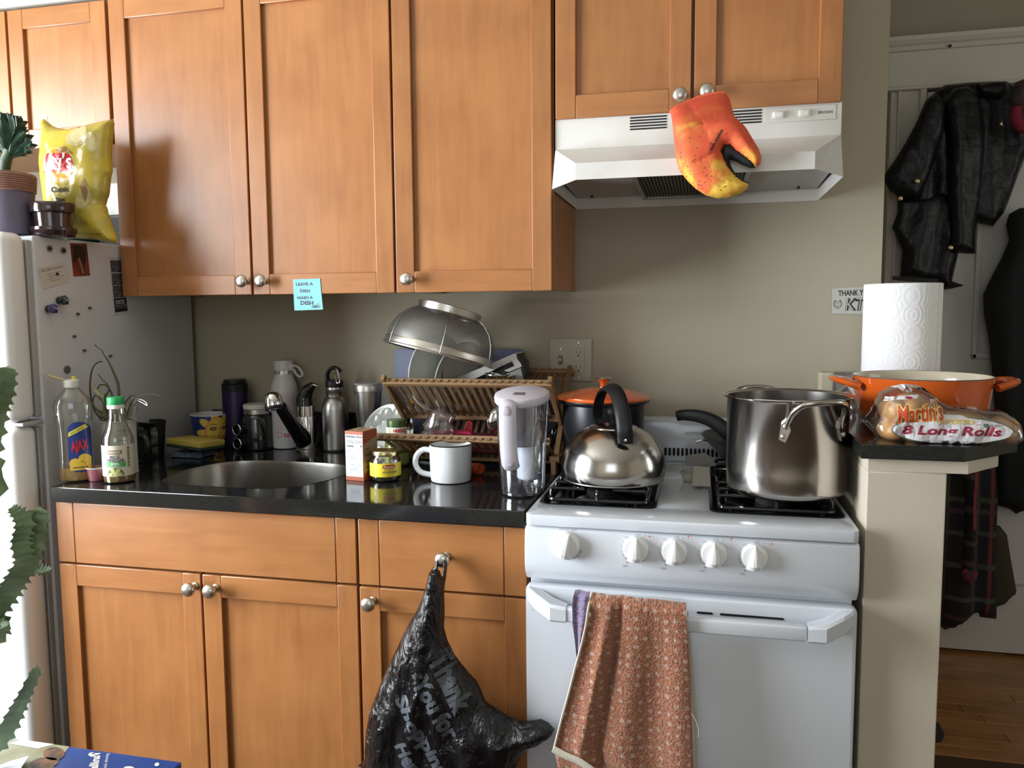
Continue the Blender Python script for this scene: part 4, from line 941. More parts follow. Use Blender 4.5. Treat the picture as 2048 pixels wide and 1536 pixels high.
def mug():
    x, y = -.232, -.408; r = .0495
    t = T('enamel_mug', 'white speckled mug with black rim and big round handle', 'mug', (x, y, ZT))
    bm_ = mat('speckle_white', (.68, .69, .70), .25, coat=.4)
    nt = bm_.node_tree; b = nt.nodes['Principled BSDF']
    tc = nt.nodes.new('ShaderNodeTexCoord'); vo = nt.nodes.new('ShaderNodeTexVoronoi'); vo.inputs['Scale'].default_value = 95; nt.links.new(tc.outputs['Object'], vo.inputs['Vector'])
    vo2 = nt.nodes.new('ShaderNodeTexNoise'); vo2.inputs['Scale'].default_value = 70; nt.links.new(tc.outputs['Object'], vo2.inputs['Vector'])
    ad = nt.nodes.new('ShaderNodeMath'); ad.operation = 'ADD'; nt.links.new(vo.outputs['Distance'], ad.inputs[0]); mm = nt.nodes.new('ShaderNodeMath'); mm.operation = 'MULTIPLY'; mm.inputs[1].default_value = .35; nt.links.new(vo2.outputs[0], mm.inputs[0]); nt.links.new(mm.outputs[0], ad.inputs[1])
    cr = nt.nodes.new('ShaderNodeValToRGB'); cr.color_ramp.elements[0].position = .19; cr.color_ramp.elements[1].position = .25; cr.color_ramp.elements[0].color = (.09, .08, .08, 1); cr.color_ramp.elements[1].color = (.68, .69, .70, 1)
    nt.links.new(ad.outputs[0], cr.inputs[0]); nt.links.new(cr.outputs[0], b.inputs['Base Color'])
    lathe('body', zz([(.041, 0), (.046, .002), (.0475, .008), (r-.001, .04), (r, .086), (.0485, .087), (.047, .086), (.045, .01), (.042, .005), (0, .005)], ZT), (x, y), bm_, t, 56)
    lathe('rim', zz([(r+.0001, .0853), (r+.0005, .0868), (.0485, .0882), (.0468, .0866)], ZT), (x, y), black_gloss, t, 56, cap=False)
    tube('handle', [(x-.044, y-.004, ZT+.070), (x-.064, y-.008, ZT+.072), (x-.080, y-.010, ZT+.058), (x-.083, y-.010, ZT+.036), (x-.070, y-.008, ZT+.018), (x-.044, y-.004, ZT+.012)], .0068, bm_, t, 12, flat=(1, 1.1), sm=6)
mug()
def pitcher():
    x, y = -.041, -.495; zt = .219
    t = T('water_pitcher', 'clear filter pitcher with pale lilac lid and handle, beside the stove', 'pitcher', (x, y, ZT))
    cp = clear('pitcher_plastic', (.90, .91, .94), .3, .04, .04, (.7, .7, .78)); lil = mat('lilac_white', (.62, .59, .66), .35)
    sx = .80
    lathe('jug', zz([(.052, 0), (.0565, .004), (.059, .012), (.063, .08), (.068, .16), (.0715, .205)], ZT), (x, y), cp, t, 48, sx=sx, cap=False)
    lathe('jug_foot', zz([(0, .001), (.052, .001), (.0575, .004), (.058, .010), (.054, .005), (0, .005)], ZT), (x, y), cp, t, 48, sx=sx)
    lathe('reservoir', zz([(0, .108), (.056, .108), (.061, .114), (.0675, .205), (.066, .205), (.059, .116), (0, .112)], ZT), (x, y), clear('reservoir_plastic', (.62, .60, .68), .15, .1, .45, (.52, .50, .58)), t, 48, sx=sx)
    Q = Matrix.Translation((x, y, ZT+.21)) @ Matrix.Rotation(R(7), 4, 'X') @ Matrix.Translation((-x, -y, -ZT-.21))
    lathe('lid', zz([(.0705, .200), (.0735, .204), (.0742, .212), (.0725, .217), (.066, .2195), (0, .2205)], ZT), (x, y), lil, t, 48, sx=sx, M=Q)
    box('indicator', (x-.014, y-.032, ZT+.2190), (x+.010, y-.010, ZT+.2215), mat('indicator_grey', (.16, .16, .17), .3), t, .001, M=Q)
    lathe('filter', zz([(.0, .031), (.024, .031), (.0265, .034), (.0285, .108), (0, .108)], ZT), (x+.014, y+.004), mat('filter_white', (.66, .68, .74), .35), t, 36)
    # handle in front
    hx, hy = x-.012, y-.062
    h = tube('handle', [(hx, hy+.010, ZT+.203), (hx, hy-.018, ZT+.200), (hx+.001, hy-.026, ZT+.180), (hx+.002, hy-.026, ZT+.12), (hx+.004, hy-.022, ZT+.085), (hx+.005, hy-.010, ZT+.070), (hx+.005, hy+.006, ZT+.068)], [.014, .016, .0155, .0155, .0155, .015, .012], lil, t, 16, flat=(.55, 1.15), up=(0, -1, 0), sm=6)
    sphere('hollow_shade', (hx-.001, hy-.030, ZT+.186), .011, mat('lilac_shadow', (.46, .42, .48), .4), h, 16, sc=(1.1, .5, 1.3))  # solid darker blobs; the hollows' shade is painted, not modelled
    sphere('hollow_shade', (hx+.004, hy-.024, ZT+.083), .011, mat('lilac_shadow', (.46, .42, .48), .4), h, 16, sc=(1.1, .5, 1.1))
pitcher()
def orange_handle():
    a, b = Vector((-0.2148,-0.33,0.9215)), Vector((-0.1808,-0.33,0.9228))
    z = ZT+.0145
    t = T('knife_sharpener', 'tool with an orange round handle lying behind the white mug', 'tool', (a.x, -.33, ZT))
    tube('handle', [(a.x-.06, -.30, z), (a.x-.01, -.325, z), (b.x-.004, -.333, z), (b.x, -.335, z)], [.011, .0135, .0140, .0115], mat('handle_orange', (.52, .09, .025), .4), t, 16, sm=4)
    tube('blade', [(a.x-.16, -.25, z-.006), (a.x-.055, -.303, z-.001)], [.005, .006], black_matte, t, 8)
orange_handle()
# ------------------------------------------------------------------ dish rack and what it holds
def rack():
    x0, x1 = -.425, -.004
    t = T('dish_rack', 'two-tier folding bamboo dish rack full of dishes on the counter', 'dish rack', (-.21, -.2, ZT))
    def rail(nm, x0, x1, y, z, hy=.007, hz=.0085, rot=0):
        M = Matrix.Translation((0, y, z)) @ Matrix.Rotation(R(rot), 4, 'X') @ Matrix.Translation((0, -y, -z))
        return box(nm, (x0, y-hy, z-hz), (x1, y+hy, z+hz), bamboo, t, .0015, 1, M=M)
    TF, MF = (-.332, 1.136), (-.190, 1.036)      # upper tier: front rail, low rail
    TB = (-.060, 1.142)
    LF, LB, LT = (-.362, 1.004), (-.222, .935), (-.085, 1.030)
    rail('rail', x0, x1, *TF, rot=-35); rail('rail', x0, x1, *MF); rail('rail', x0+.02, x1+.01, *TB, rot=35)
    rail('rail', x0-.01, x1, *LF, rot=-28); rail('rail', x0, x1, *LB); rail('rail', x0+.02, x1+.01, *LT, rot=35)
    def slats(n, A, B, xa, xb, ext0, ext1):
        A = Vector((0, *A)); B = Vector((0, *B)); d = (B-A).normalized(); a = A-d*ext0; b = B+d*ext1
        nrm = Vector((0, -d.z, d.y)); base = None
        for k in range(n):
            x = xa+(xb-xa)*k/(n-1)
            if base is None:
                bm = bmesh.new(); L = (b-a).length
                ang = math.atan2(d.z, d.y)
                M = Matrix.Translation(a+Vector((x, 0, 0))) @ Matrix.Rotation(ang, 4, 'X')
                bbox(bm, (-.0042, 0, -.003), (.0042, L, .003), 0, M=M); base = mkb('slat', bm, bamboo_y, t, False)
                bx = x
            else: clone(base, (x-bx, 0, 0))
    slats(22, TF, MF, x0+.012, x1-.012, .012, .010)
    slats(22, TB, (MF[0]+.012, MF[1]-.004), x0+.03, x1-.004, .014, .010)
    slats(22, LF, LB, x0+.004, x1-.012, .012, .010)
    slats(22, LT, (LB[0]+.012, LB[1]-.002), x0+.03, x1-.004, .012, .010)
    for x in (x0+.002, x1-.004):
        for a, b in (((-.050, 1.155), (-.285, ZT+.013)), ((-.345, 1.150), (-.080, ZT+.013))):
            A = Vector((x, *a)); B = Vector((x, *b)); d = (B-A); ang = math.atan2(d.z, d.y)
            box('leg', (-.005, 0, -.008), (.005, d.length, .008), bamboo_y, t, .001, 1, M=Matrix.Translation(A) @ Matrix.Rotation(ang, 4, 'X'))
        box('foot', (x-.006, -.305, ZT), (x+.006, -.270, ZT+.034), bamboo_y, t, .001, 1)
        box('cross_bar', (x-.010, -.300, ZT+.030), (x+.014, -.225, ZT+.044), bamboo, t, .001, 1)
    box('end_bar', (x1-.005, -.20, 1.030), (x1+.012, -.165, 1.046), bamboo, t, .001, 1)
rack()
def disc_plate(name, label, cat, C0, r, rz, rx, m, group=None, depth=.012):
    t = T(name, label, cat, C0, group)
    M = Matrix.Translation(C0) @ Matrix.Rotation(R(rz), 4, 'Z') @ Matrix.Rotation(R(rx), 4, 'X')
    lathe('dish', [(0, -.003), (r*.55, -.003), (r*.62, 0), (r*.97, depth), (r, depth+.001), (r*.99, depth+.003), (r*.95, depth+.002), (r*.6, .0035), (0, .0015)], (0, 0), m, t, 56, M=M)
    return t
chn = mat('china_white', (.66, .67, .62), .22, coat=.4)
disc_plate('dinner_plate', 'pale dinner plate upright in the rack, its edge leftmost under the strainer', 'plate', tuple((-0.3406,-0.2,1.1499)), .100, 62, 92, chn, 'plates in the upper rack')
disc_plate('dinner_plate', 'pale plate upright in the rack, second from its left end', 'plate', tuple((-0.2938,-0.19,1.1366)), .092, 70, 100, chn, 'plates in the upper rack')
disc_plate('side_plate', 'clear greenish plate behind the two pale plates in the rack', 'plate', tuple((-0.2824,-0.16,1.1474)), .085, 64, 98, clear('plate_glass', (.70, .74, .68), .2, .05, .35, (.4, .42, .36)), 'plates in the upper rack')
def mat_(): 
    m = mat('mat_violet', (.145, .165, .27), .5)
    tag(plate('cutting_mat', rrect(-.512, .945, -.135, 1.203, .012, 4), [], -.040, -.0345, m, None, .001, axis='y'), 'violet-blue plastic cutting mat leaning behind the dish rack', 'cutting board')
mat_()
def colander():
    # bowl upside down, tilted: rim opens down-left
    A, B = Vector((-0.4563,-0.22,1.24)), Vector((-0.1796,-0.22,1.1746)); c = (A+B)/2; r = (B-A).length/2
    up = Vector((-0.2899,-0.22,1.2934))
    t = T('mesh_strainer', 'large steel mesh strainer bowl upside down on top of the dish rack', 'strainer', tuple(c))
    ang = math.atan2(B.z-A.z, B.x-A.x)
    M = Matrix.Translation(c) @ Matrix.Rotation(-ang, 4, 'Y') @ Matrix.Rotation(R(-9), 4, 'X')
    mm = bpy.data.materials.new('wire_mesh'); mm.use_nodes = True; nt = mm.node_tree; b = nt.nodes['Principled BSDF']; b.inputs['Metallic'].default_value = .8; b.inputs['Roughness'].default_value = .42; b.inputs['Base Color'].default_value = (.24, .235, .22, 1)
    tc = nt.nodes.new('ShaderNodeTexCoord'); ww = []
    for ax in ('X', 'Y', 'Z'):
        w = nt.nodes.new('ShaderNodeTexWave'); w.bands_direction = ax; w.inputs['Scale'].default_value = 130; nt.links.new(tc.outputs['Object'], w.inputs[0]); ww.append(w)
    mx = nt.nodes.new('ShaderNodeMath'); mx.operation = 'MAXIMUM'; nt.links.new(ww[0].outputs['Fac'], mx.inputs[0]); nt.links.new(ww[2].outputs['Fac'], mx.inputs[1])
    mr = nt.nodes.new('ShaderNodeMapRange'); mr.inputs['To Min'].default_value = .15; mr.inputs['To Max'].default_value = .8; nt.links.new(mx.outputs[0], mr.inputs[0]); nt.links.new(mr.outputs[0], b.inputs['Alpha'])
    H = .098
    pr = [(r*.99, .004), (r*.985, .02), (r*.95, .042), (r*.87, .064), (r*.74, .083), (r*.60, .094), (r*.55, .097), (0, .097)]
    lathe('mesh_bowl', pr, (0, 0), mm, t, 64, M=M, ang=80, cap=False)
    lathe('rim', [(r*.985, -.012), (r*1.02, -.013), (r*1.025, -.010), (r*1.005, -.007), (r*1.0, .006), (r*.99, .009), (r*.975, .006), (r*.975, -.010)], (0, 0), nickel, t, 64, M=M, cap=False)
    lathe('foot_ring', [(r*.56, .093), (r*.575, .094), (r*.585, .112), (r*.55, .1135), (r*.545, .094)], (0, 0), nickel, t, 56, M=M, cap=False)
    for k in range(6):
        a = R(18+60*k); pp = [M @ Vector((q*math.sin(a), -q*math.cos(a), z)) for q, z in [(r*1.012, -.010), (r*1.008, .008), (r*.995, .022), (r*.962, .044), (r*.88, .067), (r*.75, .086), (r*.60, .098)]]
        tube('wire_rib', pp, .0011, steel_b, t, 6)
colander()
def grater():
    t = T('mandoline_slicer', 'white and black mandoline slicer lying tilted in the rack beside the strainer', 'slicer', tuple((-0.1641,-0.2,1.1454)))
    wp = mat('slicer_white', (.50, .49, .46), .35); Y = -.215
    o1 = [(-0.2725,1.1377),(-0.1249,1.1999),(-0.1132,1.2037),(-0.1108,1.1886),(-0.1601,1.1668),(-0.1797,1.1565),(-0.2326,1.133)]
    plate('body_rail', o1, [], Y-.006, Y+.055, wp, t, .001, axis='y')
    plate('black_panel', [(-0.2437,1.129),(-0.1508,1.1684),(-0.1181,1.1814),(-0.1042,1.1282)], [], -.205, -.150, black_matte, t, .0008, axis='y')
    plate('bracket', [(-0.148,1.1586),(-0.1209,1.1702),(-0.1272,1.1827),(-0.1233,1.189),(-0.1143,1.189),(-0.1042,1.1766),(-0.1017,1.1691),(-0.1352,1.155)], [], -.224, -.205, wp, t, .001, axis='y')
    plate('end_cap', [(-0.1169,1.2025),(-0.1105,1.2),(-0.1055,1.1825),(-0.0991,1.18),(-0.0929,1.1386),(-0.0981,1.1386),(-0.1068,1.1699),(-0.1132,1.1824)], [], -.222, -.155, black_pl, t, .001, axis='y')
    plate('side_face', [(-0.1361,1.1521),(-0.1064,1.1675),(-0.0976,1.135),(-0.1285,1.1321)], [], -.2195, -.206, mat('slicer_grey', (.30, .29, .27), .5), t, .001, axis='y')
grater()
def bowl_lid():
    C0 = Vector((-0.1566,-0.24,1.1461)); t = T('steel_bowl', 'shiny steel bowl rim poking above the rack slats below the slicer', 'bowl', tuple(C0))
    M = Matrix.Translation(C0-Vector((0, 0, .0))) @ Matrix.Rotation(R(4), 4, 'Y')
    lathe('bowl', [(.036, .004), (.037, .0035), (.030, -.014), (.018, -.024), (0, -.026)], (0, 0), chrome, t, 40, M=M, cap=False)
    lathe('rim', [(.0355, .002), (.0385, .003), (.0385, .005), (.0355, .005)], (0, 0), chrome, t, 40, M=M, cap=False)
bowl_lid()
def lower():
    # spoon bowl behind the pitcher, silicone lid, red spatula, clear bag
    C0 = Vector((-0.1602,-0.27,1.0419)); t = T('ladle', 'round steel ladle bowl poking out behind the pitcher', 'ladle', tuple(C0))
    M = Matrix.Translation(C0) @ Matrix.Rotation(R(20), 4, 'Y') @ Matrix.Diagonal((.65, .6, 1.15, 1))
    lathe('bowl', [(.030*math.sin(PI*k/12), -.030*math.cos(PI*k/12)) for k in range(13)], (0, 0), chrome, t, 32, M=M)
    tube('handle', [C0+Vector((.012, 0, .01)), C0+Vector((.05, .03, .03)), C0+Vector((.12, .06, .05))], .004, chrome, t, 8, sm=3)
    C1 = Vector((-0.2746,-0.27,0.9962)); t = T('container_lid', 'hot pink container lid lying in the lower rack tier', 'lid', tuple(C1))
    M = Matrix.Translation(C1-Vector((0, 0, .004))) @ Matrix.Rotation(R(8), 4, 'X'); pk = mat('hot_pink', (.60, .03, .15), .35)
    lathe('lid_disc', [(0, .006), (.045, .008), (.052, .0085), (.055, .006), (.055, .002), (.052, 0), (0, 0)], (0, 0), pk, t, 48, M=M, sy=.8)
    lathe('lid_rim', [(.052, .001), (.057, .002), (.057, .006), (.053, .008)], (0, 0), pk, t, 48, M=M, sy=.8, cap=False)
    t = T('food_container', 'dark red plastic container seen through the lower rack slats', 'container', (-.20, -.24, .96)); rd = mat('container_red', (.10, .012, .018), .4)
    box('tub', (-.315, -.292, .958), (-.095, -.235, .998), rd, t, .008, 3)
    box('tub_rim', (-.320, -.296, .996), (-.090, -.231, 1.001), rd, t, .002)
    t = T('silicone_spatula', 'red silicone spatula standing in the lower rack tier', 'spatula', tuple((-0.2423,-0.22,0.9919))); 
    plate('blade', [(-0.257,0.9889),(-0.254,1.0149),(-0.2472,1.028),(-0.2378,1.0308),(-0.2313,1.0232),(-0.2317,0.9897)], [], -.225, -.215, mat('spatula_red', (.38, .03, .035), .4), t, .003, axis='y')
    tube('handle', [(-0.2423,-0.22,0.9945),(-0.2426,-0.22,0.966)], .004, steel_b, t, 8)
    # clear plastic bag
    o, b = puff('plastic_bag', [(-0.3735,0.9903),(-0.3503,1.0064),(-0.3568,1.0191),(-0.3415,1.0426),(-0.3277,1.0647),(-0.2957,1.0692),(-0.2827,1.0542),(-0.2643,1.047),(-0.2765,1.0276),(-0.2676,1.0061),(-0.2771,0.9879),(-0.3238,0.9814),(-0.3575,0.9804)], -.25, .022, .012, .03, .008, clear('bag_clear', (.72, .66, .64), .22, .12, .22, (.35, .30, .28)), None, wr=.010, ws=45, seed=4)
    tag(o, 'crumpled clear plastic bag over the middle rail of the rack', 'bag')
    C0 = Vector((-0.0582,-0.2,1.0426)); t = T('black_pan_lid', 'round black lid standing at the right end of the rack behind the pitcher', 'lid', tuple(C0))
    M = Matrix.Translation(C0) @ Matrix.Rotation(R(25), 4, 'Z') @ Matrix.Rotation(R(88), 4, 'X')
    lathe('disc', [(0, -.006), (.03, -.005), (.044, .001), (.046, .004), (.044, .006), (0, .004)], (0, 0), black_matte, t, 40, M=M)
    sphere('lid_knob', C0+Vector((.004, -.012, 0)), .009, black_pl, t, 12)
    t = T('plastic_bag', 'black plastic bag edge tucked between the rack and the stove', 'bag', (-.03, -.2, ZT))
    o, b = puff('film', [(-0.0453,1.0143),(-0.0269,1.0277),(-0.0101,1.0023),(-0.0141,0.9241),(-0.0064,0.8878),(-0.0431,0.8837),(-0.0535,0.9096),(-0.0455,0.9492)], -.16, .015, .01, .015, .007, mat('bag_black', (.008, .008, .009), .18, coat=.3), t, wr=.006, ws=60, seed=9)
lower()
# ------------------------------------------------------------------ stove top things
ZG = .9405
def kettle():
    cx, cy = .1500, -.445
    t = T('tea_kettle', 'round stainless tea kettle with tall black arched handle, front-left burner', 'kettle', (cx, cy, ZG))
    rr = .1135
    pr = [(.100, 0), (.1055, .0012), (.1075, .004), (.110, .012)]
    for k in range(1, 15):
        a = R(6+k*5.1); pr.append((rr*math.cos(a)*1.0, .012+.118*math.sin(a)))
    pr = [p for p in pr if p[0] > .049] + [(.049, pr[-1][1] if pr[-1][0] > .049 else .113)]
    pr = [(.098, 0), (.104, .0008), (.1075, .004), (.1085, .006), (.1105, .012), (.1125, .022), (.1130, .034), (.1110, .048), (.1060, .064), (.0985, .078), (.0885, .090), (.0765, .1005), (.0640, .1085), (.0540, .1135), (.0500, .1150)]
    lathe('body', zz(pr, ZG), (cx, cy), steel, t, 72, ang=80)
    lathe('base_seam', zz([(.1075, .0035), (.1092, .0045), (.1092, .0062), (.1085, .007)], ZG), (cx, cy), steel_b, t, 72, cap=False)
    l = lathe('lid', zz([(.0505, .1135), (.0515, .1155), (.0490, .1175), (.034, .1205), (.015, .1235), (0, .124)], ZG), (cx, cy), steel, t, 56, ang=80)
    lathe('lid_knob', zz([(.012, .123), (.009, .126), (.009, .130), (.0150, .137), (.0175, .145), (.0160, .153), (.010, .159), (0, .161)], ZG), (cx, cy), black_pl, l, 28)
    P = [(0.1843,-0.535,1.0362), (0.1826,-0.54,1.0638), (0.1759,-0.525,1.1009), (0.163,-0.49,1.1311), (0.1447,-0.447,1.1415), (0.1247,-0.405,1.1316), (0.11,-0.375,1.1012), (0.1048,-0.36,1.0638), (0.1109,-0.372,1.0301)]
    h = tube('handle', P, [.0155, .0165, .0165, .016, .016, .015, .0145, .0145, .0135], black_pl, t, 16, flat=(1.0, .42), up=(1, 0, 0), sm=5)
    lathe('rivet', [(.003, .0), (.003, .001), (0, .0015)], (0, 0), chrome, h, 12, M=Matrix.Translation(Vector((0.1854,-0.5475,1.0434))) @ Matrix.Rotation(R(90), 4, 'X'))
    # short spout behind
    lathe('spout', [(.019, 0), (.016, .02), (.014, .034), (.0155, .036), (.0125, .036), (.011, .02)], (0, 0), steel, t, 28, M=Matrix.Translation((cx-.045, cy+.075, ZG+.070)) @ Matrix.Rotation(R(-30), 4, 'Z') @ Matrix.Rotation(R(-48), 4, 'X'), cap=False)
kettle()
def stockpot():
    cx, cy, r = .5025, -.482, .1165
    t = T('stock_pot', 'big open stainless stock pot with riveted loop handles, front-right burner', 'pot', (cx, cy, ZG))
    lathe('body', zz([(.098, 0), (.108, .0015), (.1135, .006), (.1155, .014), (r, .05), (r, .188), (.1235, .1925), (.1245, .1945), (.1235, .1960), (.1150, .1925), (.1145, .05), (.112, .010), (.10, .004), (0, .004)], ZG), (cx, cy), steel, t, 80, ang=60)
    lathe('rim', zz([(.1215, .1915), (.1252, .1930), (.1258, .1950), (.1240, .1968), (.1210, .1955)], ZG), (cx, cy), chrome, t, 80, cap=False)
    def hnd(th, name='handle'):
        def P(dth, rad, z): a = th+dth; return Vector((cx+rad*math.sin(a), cy-rad*math.cos(a), ZG+z))
        pts = [P(-.50, r+.003, .142), P(-.46, r+.007, .158), P(-.40, r+.016, .175), P(-.29, r+.028, .190), P(-.12, r+.034, .1955), P(.12, r+.034, .1955), P(.29, r+.028, .190), P(.40, r+.016, .175), P(.46, r+.007, .158), P(.50, r+.003, .142)]
        h = tube(name, pts, [.003, .0055, .0065, .0062, .006, .006, .0062, .0065, .0055, .003], steel, t, 12, sm=4)
        for s in (-1, 1):
            bm = bmesh.new(); q = [(.47*s, .160), (.57*s, .150), (.60*s, .122), (.50*s, .116), (.42*s, .140)]
            f_ = [bm.verts.new(P(d, r+.0035, z)) for d, z in q]; b_ = [bm.verts.new(P(d, r-.0005, z)) for d, z in q]
            bm.faces.new(f_); bm.faces.new(b_[::-1])
            for k in range(5): bm.faces.new((f_[k], f_[(k+1) % 5], b_[(k+1) % 5], b_[k]))
            mkb('bracket', bm, steel, h, False)
            for d, z in ((.505*s, .147), (.535*s, .128)):
                sphere('rivet', P(d, r+.0035, z), .0050, nickel, h, 12)
    hnd(R(22)); hnd(R(202))
stockpot()
def casserole():
    cx, cy = (0.0984,-0.19,1.085)[0], -.19
    t = T('black_pot', 'black pot on the rear-left burner with an orange ridged lid', 'pot', (cx, cy, ZG))
    lathe('body', zz([(.090, 0), (.097, .003), (.099, .010), (.101, .136), (.1135, .142), (.1145, .145), (.113, .1475), (.10, .146), (0, .146)], ZG), (cx, cy), mat('pot_black', (.010, .011, .014), .30), t, 64)
    t2 = T('pot_lid', 'orange enamelled lid with steel knob resting on the black pot', 'lid', (cx, cy, ZG+.146))
    om = mat('flame_enamel', (.66, .085, .015), .18, coat=.6, c2=(.70, .16, .03), vscale=7)
    pr = [(.112, .1470), (.1165, .1490), (.1170, .1510), (.113, .1540)]
    for k in range(11):
        q = 1-k/11; pr.append((.109*q+.004, .1560+.020*math.sin((1-q)*PI/2)+(.0010 if k % 2 else -.0002)))
    pr.append((0, .1765))
    lathe('dome', zz(pr, ZG), (cx, cy), om, t2, 72, ang=60)
    lathe('knob_stem', zz([(.010, .175), (.0085, .182), (.0105, .190), (.0175, .1965), (0, .1965)], ZG), (cx, cy), om, t2, 28)
    lathe('knob_top', zz([(.0165, .196), (.0205, .1985), (.0205, .2005), (.016, .2025), (0, .203)], ZG), (cx, cy), chrome, t2, 36)
casserole()
def wok():
    cx, cy = .478, -.205
    t = T('black_skillet', 'dark nonstick skillet with curved black handle on the rear-right burner', 'pan', (cx, cy, ZG))
    lathe('pan', zz([(.072, 0), (.080, .001), (.108, .030), (.137, .062), (.142, .068), (.1395, .0695), (.133, .062), (.104, .032), (.077, .006), (0, .005)], ZG), (cx, cy), mat('pan_navy', (.010, .012, .018), .32), t, 64)
    P = [(0.4145,-0.215,0.9919), (0.3935,-0.21,1.0182), (0.3621,-0.2,1.0401), (0.3268,-0.19,1.0501), (0.2945,-0.18,1.0505), (0.2777,-0.175,1.047)]
    tube('handle', P, [.016, .019, .017, .0155, .0135, .0125], black_pl, t, 14, flat=(1, .7), sm=5)
    tube('handle_ring', [Vector((0.3242,-0.235,0.9936)), Vector((0.3403,-0.235,0.9989)), Vector((0.3612,-0.23,0.9939))], .0025, chrome, t, 8, sm=4)
wok()
def spoon_rest():
    c = Vector((0.3255,-0.2928,0.914)); bz = mat('rest_bisque', (.45, .42, .36), .4)
    x, y = .322, -.33
    t = T('spoon_rest', 'cream ceramic spoon rest with square flap between the burners', 'spoon rest', (x, y, .9125))
    lathe('dish', zz([(.015, 0), (.018, .001), (.027, .020), (.028, .0225), (.0255, .0225), (.016, .004), (0, .004)], .9125), (x-.004, y+.03), bz, t, 36, sx=1.1)
    o = [(0.3187,-0.355,0.9598),(0.3546,-0.355,0.9578),(0.3574,-0.355,0.9137),(0.3171,-0.355,0.9142)]
    bm = bmesh.new(); q = [Vector((0.3208,-0.335,0.9549)), Vector((0.3549,-0.335,0.9539)), Vector((0.3569,-0.385,0.9203)), Vector((0.3173,-0.385,0.9208))]
    f_ = [bm.verts.new(v) for v in q]; b_ = [bm.verts.new(v+Vector((0, .003, -.002))) for v in q]; bm.faces.new(f_); bm.faces.new(b_[::-1])
    for k in range(4): bm.faces.new((f_[k], f_[(k+1) % 4], b_[(k+1) % 4], b_[k]))
    mkb('flap', bm, bz, t, False)
    plate('tray_back', [(0.3,0.9699),(0.3471,0.9796),(0.3721,0.9514),(0.3565,0.9462),(0.3014,0.9488)], [], -.298, -.292, mat('rest_grey', (.22, .21, .19), .5), t, .001, axis='y')
spoon_rest()
# ------------------------------------------------------------------ on the bar top
ZB = 1.0662
def dutch():
    cx, cy = (0.7822,-0.345,1.1253)[0], -.345
    t = T('dutch_oven', 'orange enamelled dutch oven without lid, cream inside, on the bar top', 'pot', (cx, cy, ZB))
    om = mat('orange_enamel', (.62, .105, .014), .16, coat=.7); ci = mat('cream_enamel', (.60, .53, .40), .22, coat=.4)
    r = .1345
    lathe('body', zz([(.095, 0), (.108, .002), (.118, .010), (.125, .030), (.131, .085), (r, .0985), (.1335, .1005)], ZB), (cx, cy), om, t, 80, cap=False)
    lathe('interior', zz([(.1335, .1003), (.1315, .1008), (.1295, .098), (.126, .085), (.119, .03), (.108, .010), (0, .008)], ZB), (cx, cy), ci, t, 80, cap=False)
    lathe('rim', zz([(r-.0005, .0975), (r, .1008), (.1328, .1015), (.1312, .1008)], ZB), (cx, cy), mat('rim_dark', (.16, .08, .05), .3), t, 80, cap=False)
    for s in (-1, 1):
        hx = cx+s*(.128); 
        pts = [(hx, cy-.050, ZB+.080), (hx+s*.022, cy-.046, ZB+.087), (hx+s*.038, cy-.028, ZB+.091), (hx+s*.043, cy, ZB+.092), (hx+s*.038, cy+.028, ZB+.091), (hx+s*.022, cy+.046, ZB+.087), (hx, cy+.050, ZB+.080)]
        tube('handle', pts, [.011, .010, .009, .009, .009, .010, .011], om, t, 12, flat=(.75, 1.2), sm=5)
dutch()
def towel_roll():
    cx, cy, r = (0.7901,-0.125,1.2089)[0], -.125, .084
    t = T('paper_towel_roll', 'white quilted paper towel roll standing behind the orange pot', 'paper towel', (cx, cy, ZB))
    m = bpy.data.materials.new('quilted_paper'); m.use_nodes = True; nt = m.node_tree; b = nt.nodes['Principled BSDF']; b.inputs['Base Color'].default_value = (.80, .79, .79, 1); b.inputs['Roughness'].default_value = .85
    tc = nt.nodes.new('ShaderNodeTexCoord'); mp = nt.nodes.new('ShaderNodeMapping'); mp.inputs['Scale'].default_value = (1, 1, .8); nt.links.new(tc.outputs['Object'], mp.inputs[0])
    vo = nt.nodes.new('ShaderNodeTexVoronoi'); vo.inputs['Scale'].default_value = 24; vo.inputs['Randomness'].default_value = .55; nt.links.new(mp.outputs[0], vo.inputs['Vector'])
    sn = nt.nodes.new('ShaderNodeMath'); sn.operation = 'MULTIPLY'; sn.inputs[1].default_value = 30; nt.links.new(vo.outputs['Distance'], sn.inputs[0]); s2 = nt.nodes.new('ShaderNodeMath'); s2.operation = 'SINE'; nt.links.new(sn.outputs[0], s2.inputs[0])
    bp = nt.nodes.new('ShaderNodeBump'); bp.inputs['Strength'].default_value = .22; bp.inputs['Distance'].default_value = .001; nt.links.new(s2.outputs[0], bp.inputs['Height']); nt.links.new(bp.outputs[0], b.inputs['Normal'])
    lathe('roll', zz([(.020, 0), (r-.001, 0), (r, .001), (r, .2965), (r-.0015, .2975), (.0215, .2975), (.0205, .2970), (.020, .01)], ZB), (cx, cy), m, t, 64, cap=False)
    lathe('core', zz([(.0195, 0), (.0205, .0005), (.0205, .2978), (.0190, .2978), (.019, 0)], ZB), (cx, cy), mat('cardboard', (.33, .25, .16), .8), t, 32, cap=False)
    th0 = .85
    tube('sheet_edge', [(cx+(r+.0006)*math.sin(th0), cy-(r+.0006)*math.cos(th0), ZB+.002), (cx+(r+.0006)*math.sin(th0), cy-(r+.0006)*math.cos(th0), ZB+.2965)], .0008, m, t, 6)
towel_roll()
